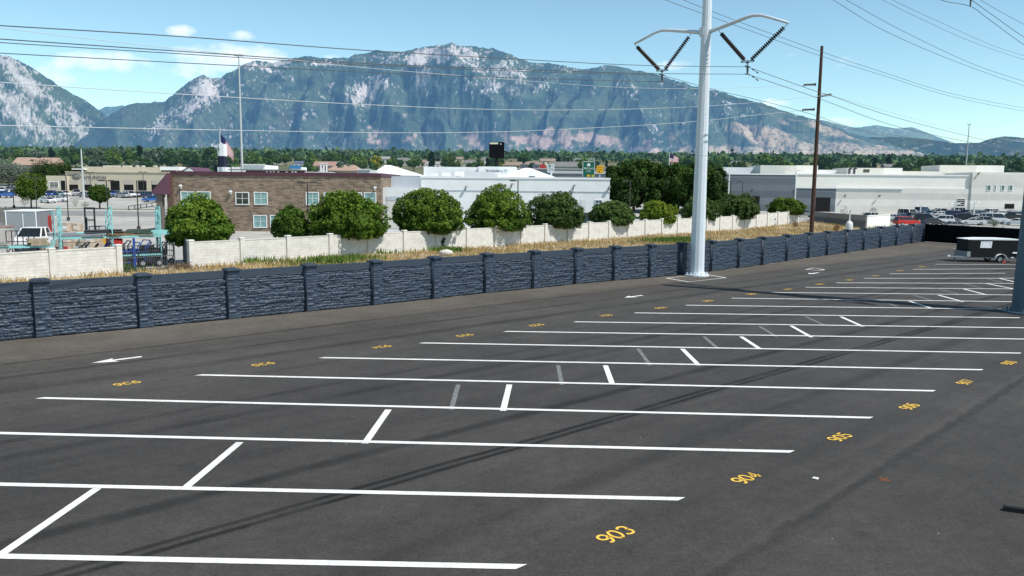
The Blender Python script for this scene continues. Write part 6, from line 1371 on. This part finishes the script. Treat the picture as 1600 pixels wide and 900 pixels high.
def col_far(PX, PY, S, r1, r2, r3, RY):
    n1 = fbm(PX/30., PY/12., 5, 91); C = np.ones(PX.shape+(3,))*(GREEN*.7)
    C = mixc(C, DARK, sst(n1, .45, .6)); return mixc(C, np.array([.2, .19, .17]), sst(fbm(PX/7., PY/4., 4, 92), .62, .72)*.5)
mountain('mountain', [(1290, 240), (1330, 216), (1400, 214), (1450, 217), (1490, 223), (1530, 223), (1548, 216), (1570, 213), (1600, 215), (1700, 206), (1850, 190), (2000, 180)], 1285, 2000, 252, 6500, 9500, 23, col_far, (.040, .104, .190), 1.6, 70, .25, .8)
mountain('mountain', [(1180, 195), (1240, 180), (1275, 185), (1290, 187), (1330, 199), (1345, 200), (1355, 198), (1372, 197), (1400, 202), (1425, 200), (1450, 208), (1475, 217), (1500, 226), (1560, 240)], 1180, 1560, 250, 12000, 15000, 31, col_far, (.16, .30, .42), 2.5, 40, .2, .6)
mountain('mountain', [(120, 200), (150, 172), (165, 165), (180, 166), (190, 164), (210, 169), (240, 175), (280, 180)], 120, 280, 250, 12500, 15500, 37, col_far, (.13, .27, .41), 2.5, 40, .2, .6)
# ================================================================== storage yard on the left
M_TEAL = mat('teal_rack_paint', (.24, .54, .54), .55, .15, 2.5); M_LUM = mat('weathered_lumber', (.30, .24, .17), .9, .3, 5, .3, 12); M_LUMG = mat('grey_lumber', (.26, .27, .29), .85, .2, 4); M_LUMB = mat('brown_lumber', (.20, .12, .07), .9, .3, 5)
M_NAVYM = mat('dark_machine', (.018, .022, .03), .55, .3, 3); M_BLUEM = mat('blue_frame_paint', (.03, .09, .40), .5, .15, 3); M_CARD = mat('cardboard', (.40, .31, .23), .9, .3, 2, var2=(.52, .45, .38)); M_REDP = mat('red_plastic_crate', (.42, .035, .03), .6, .2, 3)
R0 = gx(101, 58.2); R2 = gx(258, 62.6); RKD = (R2-R0)/np.linalg.norm(R2-R0); RKN = np.array([-RKD[1], RKD[0], 0]); RKL = float(np.linalg.norm(R2-R0)); RKA = math.atan2(RKD[1], RKD[0])
def rack(name, label, org, length, nbay, h, levels, depth=1.1, backrow=True):
    t = thing(name, label, 'rack', org, RKA)
    for k in range(nbay+1):
        x = length*k/nbay; m_ = MB()
        for y in (0, depth): m_.box((x, y, h/2), (.06, .06, h)); m_.box((x, y, .03), (.16, .16, .06))
        z = .3; up_ = True
        while z < h-.5:
            m_.bar((x, 0, z), (x, depth, z), .03); m_.bar((x, 0 if up_ else depth, z), (x, depth if up_ else 0, z+.62), .028); z += .62; up_ = not up_
        m_.bar((x, 0, h-.1), (x, depth, h-.1), .045); m_.build('upright_frame', M_TEAL, t)
    for k in range(nbay):
        for z in levels:
            for y in (0, depth):
                m_ = MB(); m_.box((length*(k+.5)/nbay, y, z), (length/nbay-.1, .06, .13)); m_.build('beam', M_TEAL, t)
    return t
def on_rack(x, y, z=0): return R0+RKD*x+RKN*y+np.array([0, 0, z])
rack('pallet_rack', 'teal pallet rack loaded with planks, front row behind the yard gate', on_rack(0, .9), RKL, 2, 4.75, (2.42, .95))
rack('pallet_rack', 'teal pallet rack standing empty in the second row behind the loaded rack', on_rack(.3, 2.4), RKL, 2, 4.75, (2.3,))
rack('pallet_rack', 'low teal pallet rack at the left edge carrying slabs and timber', on_rack(-8.4, .9), 7.9, 2, 2.3, (1.85,))
def planks(name, label, x, y, z, n, ln, w, th, m, rz, layers=1, seed=0, cat='timber'):
    r_ = random.Random(seed); t = thing(name, label, cat, on_rack(x, y, z), RKA+rz); 
    for l_ in range(layers):
        for k in range(n):
            m_ = MB(); m_.box((r_.uniform(-.15, .15), (k-n/2)*w*1.12, th*(l_+.5)+.002*l_), (ln*r_.uniform(.85, 1.0), w, th), r_.uniform(-.03, .03)); m_.build('plank', m, t)
    return t
planks('plank_stack', 'grey planks lying slanted across the left bay of the loaded rack', 1.6, 1.4, 2.5, 4, 3.0, .22, .09, M_LUMG, -.5, 2, 1); planks('plank_stack', 'reddish brown boards on the middle of the loaded rack', 4.2, 1.4, 2.5, 4, 2.2, .2, .07, M_LUMB, .25, 2, 2)
planks('plank_stack', 'tan boards across the right bay of the loaded rack', 5.4, 1.4, 2.5, 4, 2.6, .2, .07, M_LUM, -.35, 1, 3); planks('beam_bundle', 'bundle of teal rack beams stacked on the right end of the loaded rack', 6.9, 1.4, 2.52, 5, 2.6, .16, .12, M_TEAL, -.12, 3, 4, 'rack beams'); planks('plank_stack', 'dark green boards next to the teal beam bundle', 5.6, 1.5, 2.66, 4, 1.9, .22, .1, mat('dark_green_board', (.07, .10, .08), .8, .2, 3), -.45, 3, 5)
planks('timber_stack', 'stack of thick tan timbers on the low left rack', -1.5, 1.4, 1.93, 4, 1.3, .24, .12, M_LUM, .1, 4, 6); planks('slab_stack', 'pile of grey slabs on a white frame on the low left rack', -4.6, 1.4, 1.93, 2, 2.6, .55, .10, mat('grey_slab', (.24, .24, .22), .9, .2, 3), .12, 3, 7, 'slabs'); planks('board_pile', 'pale boards at the far left end of the low rack', -7.4, 1.4, 1.93, 4, 1.6, .25, .08, mat('pale_board', (.55, .47, .34), .9, .2, 4), -.2, 3, 8)
def machine(label, x, y, rz, fm, s_=1.0):
    t = thing('yard_machine', label, 'machine', on_rack(x, y), RKA+rz, 'machines stored under the rack'); t.scale = (s_,)*3
    m_ = MB(); m_.box((0, 0, .55), (.75, .5, .45), taper=.85); m_.tube([(-.15, 0, .75), (-.15, 0, 1.0)], .16, 10); m_.box((.25, .05, .85), (.25, .3, .2), taper=.7); m_.build('engine', M_NAVYM, t, bevel=.03)
    m_ = MB()
    for y_ in (-.36, .36): m_.tube([(-.7, y_, .3), (.6, y_, .3), (.75, y_, .6), (.75, y_, 1.25), (.95, y_, 1.5)], .035, 7); m_.tube([(-.7, y_, .3), (-.7, y_, .95), (.1, y_, 1.0), (.75, y_, .9)], .03, 7)
    m_.tube([(.95, -.36, 1.5), (.95, .36, 1.5)], .03, 7); m_.tube([(-.7, -.36, .95), (-.7, .36, .95)], .03, 7); m_.build('frame', fm, t, True)
    for x_ in (-.5, .5):
        for y_ in (-.42, .42): wheel(x_, y_, .22, .12, t)
    return t
wl = ['at the left end of the rack', 'second from the left end of the rack', 'third from the left under the rack', 'under the middle upright', 'right of the middle upright', 'behind the blue post', 'at the right end of the rack', 'behind the bar gate, lowest']
for i in range(8): machine('dark wheeled machine with %s tube frame %s' % ('blue' if i in (2, 4, 5) else 'black', wl[i]), .5+i*.95, 1.3+(i % 2)*.5, (i*1.7) % 1.2-.6, M_BLUEM if i in (2, 4, 5) else M_NAVYM, 1.25)
for i in range(6): machine('dark wheeled machine under the low rack, %s' % ['leftmost', 'second from the left', 'third from the left', 'fourth from the left', 'fifth from the left', 'rightmost'][i], -8+i*1.35, 1.4, (i*1.3) % 1-.5, M_NAVYM, 1.15)
t = thing('blue_post', 'upright bright blue steel post leaning on the rack behind the gate', 'post', on_rack(5.0, .75)); m_ = MB(); m_.box((0, 0, 1.15), (.14, .14, 2.3)); m_.build('shaft', M_BLUEM, t); m_ = MB(); m_.box((0, 0, .03), (.34, .34, .06)); m_.build('foot', M_BLUEM, t)
# more stored goods behind and on the racks
rack('pallet_rack', 'teal pallet rack in the third row, farthest from the wall', on_rack(.2, 5.4), 7.8, 2, 4.3, (2.2,))
for i, (x, y, z, n_, ln, m, lab) in enumerate([(1.2, 5.9, 2.3, 7, 2.8, M_LUMG, 'bundle of grey pipes on the left bay of the third rack row'), (3.1, 5.9, 2.3, 6, 2.6, M_TEAL, 'bundle of teal pipes left of the middle frame of the third rack row'), (5.0, 5.9, 2.3, 6, 2.6, M_LUMB, 'bundle of brown pipes right of the middle frame of the third rack row'), (6.8, 5.9, 2.3, 7, 2.8, M_NAVYM, 'bundle of dark pipes on the right bay of the third rack row'), (3.0, 1.5, 2.7, 5, 2.6, M_NAVYM, 'dark pipes lying on top of the boards on the loaded rack')]):
    t = thing('pipe_bundle', lab, 'pipes', on_rack(x, y, z), RKA+.05*math.sin(i*2))
    for k in range(n_):
        m_ = MB(); yy_ = (k % 4-1.5)*.17; zz_ = .08+.15*(k//4); m_.tube([(-ln/2+.1*math.sin(k), yy_, zz_), (ln/2+.1*math.cos(k*2), yy_, zz_)], .075, 8); m_.build('pipe', m, t)
for i in range(7):
    t = thing('goods_pallet', '%s pallet of wrapped goods standing between the rack rows' % ['leftmost', 'second', 'third', 'middle', 'fifth', 'sixth', 'rightmost'][i], 'pallet', on_rack(-7.5+i*2.35, 3.9+(i % 2)*.25), RKA+.1*math.sin(i*3), 'pallets between the racks'); m_ = MB()
    for y in (-.45, 0, .45): m_.box((0, y, .05), (1.2, .1, .1))
    for k in range(6): m_.box((-.5+k*.2, 0, .115), (.13, 1.0, .025))
    m_.build('pallet_base', M_LUM, t); h_ = [1.5, 1.9, 1.1, 1.7, 1.3, 2.0, 1.4][i]; m_ = MB()
    for l_ in range(3): m_.box((.02*math.sin(l_*3+i), .02*math.cos(l_*2+i), .13+h_*(l_+.5)/3), (1.1-.03*l_, .98, h_/3-.02))
    m_.build('wrapped_load', [M_CARD, M_NAVYM, mat('blue_wrap', (.05, .10, .22), .4, .2, 3), M_CARD, mat('grey_wrap', (.28, .29, .30), .35, .2, 3), M_REDP, M_NAVYM][i], t, bevel=.03)
for i in range(5): machine('dark wheeled machine in the rear row under the rack, %s' % ['leftmost', 'second from the left', 'middle', 'fourth from the left', 'rightmost'][i], .9+i*1.5, 2.9, (i*1.3) % 1.0-.5, [M_NAVYM, M_BLUEM][i % 2], 1.3)
# gate
t = thing('bar_gate', 'black vertical bar gate closing the gap in the beige wall', 'gate', (*BL[0], 0), 0); gd_ = np.array(BW[0])-np.array(BL[0]); gl = float(np.linalg.norm(gd_)); t.rotation_euler = (0, 0, math.atan2(gd_[1], gd_[0])); g2 = gl*.72
m_ = MB()
for z in (.15, 1.05, 1.95): m_.box((g2/2+.25, 0, z), (g2, .05, .06))
for x in (.27, g2+.23): m_.box((x, 0, 1.05), (.08, .08, 2.05))
m_.build('frame', M_HARD, t); m_ = MB()
for k in range(26): m_.tube([(.4+k*(g2-.25)/26, 0, .15), (.4+k*(g2-.25)/26, 0, 1.95)], .018, 5)
m_.build('bars', M_HARD, t)
t = thing('sheet_gate', 'grey ribbed sheet metal gate leaf standing ajar against the beige wall', 'gate', (BW[0][0]-.4, BW[0][1]+.2, 0), math.radians(118)); V = []; n_ = 60
for z in (.08, 2.15):
    for k in range(n_+1): V.append((3.6*k/n_, .035*(1 if (k//2) % 2 else -1), z))
link('sheet', numpy_mesh('sheet', V, grid_faces(2, n_+1), mat('grey_ribbed_sheet', (.10, .12, .14), .6, .15, 2), smooth=False), t); m_ = MB(); m_.box((-.04, 0, 1.1), (.1, .1, 2.2)); m_.box((3.65, 0, 1.1), (.08, .08, 2.2)); m_.box((1.8, 0, 2.2), (3.6, .08, .08)); m_.build('frame', M_HARD, t)
r_ = random.Random(4); m_ = MB(); c = at_z(278, 421)
for k in range(110):
    a = r_.uniform(0, 6.28); l_ = r_.uniform(.3, 1.1); x, y = r_.gauss(0, .8), r_.gauss(0, .35); z = max(.02, .4-.3*(abs(x)))*r_.random(); m_.tube([(x, y, z), (x+l_*math.cos(a), y+l_*math.sin(a)*.5, z+r_.uniform(0, .35))], [.022, .008], 4)
o = m_.build('brush_pile', mat('dead_brush', (.17, .12, .075), .95, .3, 6), None); o.location = (c[0], c[1], 0); tag(o, 'pile of dead brown brush and sticks in front of the grey gate leaf', 'brush pile', kind=None)
# vehicles and goods
car('pickup', 'white', 'white work pickup facing the camera in the storage yard', 56, 78, D(-80), 1.18)
t = thing('box_trailer', 'silver box trailer behind the white work pickup', 'trailer', gx(36, 80), .25); m_ = MB(); m_.box((0, 2.5, 2.2), (2.9, 5.2, 2.9)); m_.build('body', mat('silver_trailer_skin', (.30, .32, .34), .4, .08, 1, metal=.4), t, bevel=.05); m_ = MB(); m_.box((0, 2.5, 3.68), (3.0, 5.3, .08)); m_.build('roof', M_TW, t); m_ = MB(); m_.box((.2, -.13, 2.1), (.06, .04, 2.6)); m_.box((-1.35, -.13, 2.2), (.08, .05, 2.9)); m_.box((1.4, -.13, 2.2), (.08, .05, 2.9)); m_.build('door_trim', M_TW, t); m_ = MB(); m_.box((0, 2.5, .62), (2.2, 5, .2)); m_.build('chassis', M_HARD, t)
for x in (-1.25, 1.25):
    for y in (1.9, 2.9): wheel(0, 0, .4, .28, t).location = (x, y, 0); t.children[-1].rotation_euler = (0, 0, math.pi/2)
for k in range(5):
    t = thing('red_crate', 'red plastic crate in the stack behind the pickup, %s' % ['lowest', 'second from the ground', 'middle one', 'second from the top', 'topmost'][k], 'crate', gx(70, 84)+np.array([0, 0, .62*k+.02]), .1, 'stacked red crates'); m_ = MB(); m_.box((0, 0, .04), (1.6, 1.2, .08)); m_.build('base', M_REDP, t); m_ = MB()
    for s_ in (-1, 1):
        for z in (.2, .38, .54): m_.box((0, s_*.57, z), (1.6, .05, .12)); m_.box((s_*.77, 0, z), (.05, 1.1, .12))
        for x in (-.76, 0, .76): m_.box((x, s_*.545, .3), (.09, .04, .58))
    m_.build('slatted_side', M_REDP, t)
r_ = random.Random(9)
for i, (px, Y, z, s_) in enumerate([(104, 74, 0, 1.2), (104, 74, 1.05, 1.15), (105, 74, 2.05, .95), (113, 75, 0, 1.3), (113.5, 75, 1.1, 1.2), (122, 74.5, 0, 1.2), (122, 74.5, 1.05, 1.2), (122, 74.5, 2.1, .8), (131, 75, 0, 1.25), (131, 75, 1.1, 1.15), (140, 74, 0, 1.2), (140, 74, 1.05, 1.1), (148, 75, 0, 1.2), (148, 75, 1.05, 1.05)]):
    col_ = ['first', 'first', 'first', 'second', 'second', 'third', 'third', 'third', 'fourth', 'fourth', 'fifth', 'fifth', 'sixth', 'sixth'][i]; lv = ['bottom', 'middle', 'top', 'bottom', 'top', 'bottom', 'middle', 'top', 'bottom', 'top', 'bottom', 'top', 'bottom', 'top'][i]
    t = thing('cardboard_box', '%s cardboard carton of the %s stack from the left behind the rack' % (lv, col_), 'carton', gx(px, Y)+np.array([0, 0, z]), r_.uniform(-.2, .2), 'stacked cardboard cartons'); m_ = MB(); m_.box((0, 0, s_*.42), (s_, s_, s_*.84)); m_.build('carton', M_CARD, t, bevel=.02)
    m_ = MB(); m_.box((0, 0, s_*.842), (.1, s_*1.002, .008)); m_.box((0, -s_/2-.004, s_*.6), (.1, .006, s_*.48)); m_.build('tape', mat('packing_tape', (.62, .55, .45), .4), t); m_ = MB(); m_.box((.25*s_, -s_/2-.006, s_*.4), (.35*s_, .008, .3*s_)); m_.build('printed_label', M_REDP if i % 3 == 0 else M_TW, t)
t = thing('forklift', 'forklift with a raised black mast behind the cardboard cartons', 'forklift', gx(143, 79), 0); m_ = MB(); m_.box((0, 1.3, .75), (1.1, 1.9, .8), taper=.9); m_.box((0, 2.1, 1.1), (1.1, .6, .6)); m_.build('body', mat('forklift_yellow', (.5, .28, .02), .5, .1, 2), t, bevel=.05); m_ = MB()
for x in (-.48, .48): m_.box((x, 0, 2.1), (.1, .14, 4.1)); m_.box((x*.8, .1, 1.6), (.08, .1, 3.1))
for z in (.6, 2.9, 4.1): m_.box((0, 0, z), (1.06, .1, .12))
m_.build('mast', M_NAVYM, t); m_ = MB()
for x in (-.3, .3): m_.box((x, -.6, .75), (.12, 1.1, .05)); m_.box((x, -.09, 1.0), (.12, .05, .55))
m_.build('forks', M_NAVYM, t); m_ = MB()
for x in (-.5, .5): m_.bar((x, .5, 1.1), (x, .7, 2.2), .06); m_.bar((x, 2.0, 1.4), (x, 1.9, 2.2), .06)
m_.box((0, 1.3, 2.22), (1.1, 1.3, .06)); m_.build('overhead_guard', M_NAVYM, t)
for x in (-.5, .5):
    for y in (.45, 2.05): w_ = wheel(0, 0, .32, .22, t); w_.location = (x, y, 0); w_.rotation_euler = (0, 0, math.pi/2)
t = thing('truck_rail', 'black tubular cargo railing standing left of the white pickup', 'railing', gx(14, 66), .15); m_ = MB(); m_.box((1.0, 0, 2.5), (2.2, .06, .06)); m_.box((1.0, 0, 1.6), (2.2, .06, .06)); m_.build('rail', M_NAVYM, t); m_ = MB()
for k in range(6): m_.box((-.1+k*.44, 0, 1.25), (.06, .06, 2.5))
m_.build('uprights', M_NAVYM, t)
t = thing('yard_fence', 'weathered grey board fence at the left edge of the storage yard', 'fence', gx(-14, 104), -.12)
for k in range(6): m_ = MB(); m_.box((k*1.55, 0, 1.6), (1.5, .06, 3.2)); m_.build('panel', mat('weathered_board', (.21, .20, .18), .95, .25, 3), t); m_ = MB(); m_.box((k*1.55-.77, .06, 1.7), (.1, .1, 3.4)); m_.build('post', M_HARD, t)
t = thing('skip_bin', 'pale dented goods bin at the left edge beside the box trailer', 'bin', gx(3, 72), .2); m_ = MB(); m_.box((0, 0, 1.3), (1.6, 1.4, 2.4), taper=1.12); m_.build('body', mat('pale_bin', (.46, .43, .40), .8, .25, 2), t, bevel=.05); m_ = MB(); m_.box((0, 0, 2.55), (1.9, 1.65, .12)); m_.build('rim', mat('red_grey_rim', (.33, .2, .18), .8, .2, 2), t); m_ = MB(); m_.box((-.3, 0, 2.75), (1.0, .9, .3), taper=.7); m_.build('load', mat('slate_bags', (.14, .17, .2), .9, .3, 2), t)

# ================================================================== dry grass and weeds on the strip
def strip_point(u, v): 
    i = min(int(u*89), 88); f = u*89-i; a = A2[i]*(1-f)+A2[i+1]*f; b_ = B2[i]*(1-f)+B2[i+1]*f; return a+(b_-a)*v, math.sin(math.pi*v)
def blades(name, pts, hgt, width, cols, label, cat, m):
    r_ = np.random.default_rng(len(pts)); P = np.array(pts); n_ = len(P); a = r_.uniform(0, 6.28, n_); h = hgt*(.5+r_.random(n_)); lean = r_.normal(size=(n_, 2))*.35*h[:, None]
    d = np.stack([np.cos(a), np.sin(a), 0*a], 1)*width; top = P+np.stack([lean[:, 0], lean[:, 1], h], 1)
    V = np.stack([P-d, P+d, top], 1).reshape(-1, 3); C = np.array(cols)[r_.integers(0, len(cols), n_)]*(.7+.6*r_.random(n_))[:, None]; C = np.repeat(C, 3, 0)
    o = link(name, numpy_mesh(name, V, np.arange(n_*3).reshape(-1, 3), m, C, smooth=False)); return tag(o, label, cat, kind='stuff')
M_GRASS = attr_mat('dry_grass', .9, transl=.25)
r_ = np.random.default_rng(2); pts = []
while len(pts) < 42000:
    u, v = r_.random(), r_.random(); u = .14+.86*u; p, w = strip_point(u, v)
    if p[1] < 62 and v < .4: continue
    if fbm(np.array(p[0]*.5), np.array(p[1]*.5), 3, 8) < .47 and r_.random() < .8: continue
    pts.append((p[0], p[1], gz(p[1])+w*.15))
blades('dry_grass', pts, .34, .045, [(.50, .37, .17), (.42, .31, .14), (.56, .43, .22), (.30, .23, .11)], 'dry straw coloured grass growing between the two walls', 'grass', M_GRASS)
pts = []
for px, Y, n_, sp, sy in [(505, 66, 420, 1.2, .6), (530, 68, 480, 1.2, .6), (470, 63, 100, 1.0, .5), (560, 70, 220, 1.2, .6), (600, 76, 100, 1.2, .6), (1053, 98, 2600, 1.7, 1.2), (1062, 101, 1500, 1.4, 1.0), (700, 80, 500, .9, .6), (20, 54, 250, .8, .4), (185, 59, 300, .9, .5), (128, 56.5, 120, .4, .3), (390, 66, 260, 1.5, .6), (1395, 140, 400, 2.2, 1.5)]:
    c = gx(px, Y)
    for k in range(n_): pts.append((c[0]+r_.normal()*sp, c[1]+r_.normal()*sy, gz(Y)+.02+.15*(Y > 62)))
blades('green_weeds', pts, .42, .07, [(.10, .19, .03), (.14, .25, .04), (.08, .14, .03), (.20, .24, .07)], 'low green weeds growing in patches on the dry strip', 'weeds', M_GRASS)
def weed(label, px, Y, h, c1, c2, seed, w=.35):
    p = gx(px, Y); cm = crown_mesh('crown', 300+seed, w, h*.48, h*.52, 260, .10, lobes=9, col=c1, hi=c2, lob=.55, core=False, zmin=.05); t = thing('weed_plant', label, 'weed', p); link('foliage', cm, t); m_ = MB()
    for k in range(5): m_.tube([(0, 0, 0), (w*.5*math.cos(k*1.26), w*.5*math.sin(k*1.26), h*.8)], [.02, .008], 4)
    m_.build('stem', M_BARK, t)
for i, a in enumerate([('tall dark weed against the beige wall under the largest tree', 692, 83, 1.7, (.03, .06, .02), (.08, .13, .04)), ('second tall dark weed right of the pale boulder', 709, 85, 1.6, (.03, .06, .02), (.08, .13, .04)), ('dark weed in the shadowed panel below the round tree', 796, 93, 1.1, (.03, .06, .02), (.07, .11, .04)), ('dark weed left of the largest tree', 536, 74, 1.3, (.03, .06, .02), (.08, .12, .04)),
                       ('pale green weed at the foot of the left beige wall', 19, 54.3, 1.2, (.10, .14, .06), (.24, .27, .14)), ('pale green bush in front of the black bar gate', 186, 59, 1.1, (.12, .14, .06), (.26, .26, .13)), ('rust red bush in front of the low banded enclosure', 1307, 128, 1.7, (.16, .06, .03), (.30, .13, .06)), ('dry reddish bush near the end of the long beige wall', 1242, 142, 1.2, (.16, .09, .04), (.28, .17, .08)),
                       ('dark plant against the pale warehouse wall, left one', 1318, 170, 2.4, (.06, .07, .05), (.16, .17, .14)), ('dark plant against the pale warehouse wall, right one', 1364, 172, 2.4, (.06, .07, .05), (.16, .17, .14)), ('pale shrub on the forecourt right of the white sedan', 118, 178, 2.6, (.16, .19, .14), (.3, .34, .27)), ('small pale shrub on the forecourt left of the small street tree', 133, 176, 1.4, (.16, .19, .14), (.3, .34, .27)), ('low green shrub beside a white post among the right cars', 1552, 150, 1.5, (.06, .11, .03), (.14, .2, .05)), ('rounded pale shrub below the round street tree', 38, 177, 2.2, (.16, .19, .12), (.28, .32, .2))]): weed(*a, i, w=.3 if i < 4 else .6 if i < 8 else 1.1)
bm = bmesh.new(); bmesh.ops.create_icosphere(bm, subdivisions=3, radius=.55)
for v in bm.verts: v.co *= 1+.35*(float(fbm(np.array(v.co.x*2+5), np.array(v.co.y*2+v.co.z*1.7+3), 3, 4))-.5); v.co.z *= .62; v.co.x *= 1.25
me = bpy.data.meshes.new('boulder'); bm.to_mesh(me); bm.free(); me.materials.append(mat('pale_boulder', (.58, .55, .50), .95, .15, 3, .4, 8)); o = link('boulder', me); p = gx(697, 75); o.location = (p[0], p[1], .38); tag(o, 'pale boulder lying on the dry strip behind the dark wall', 'boulder')
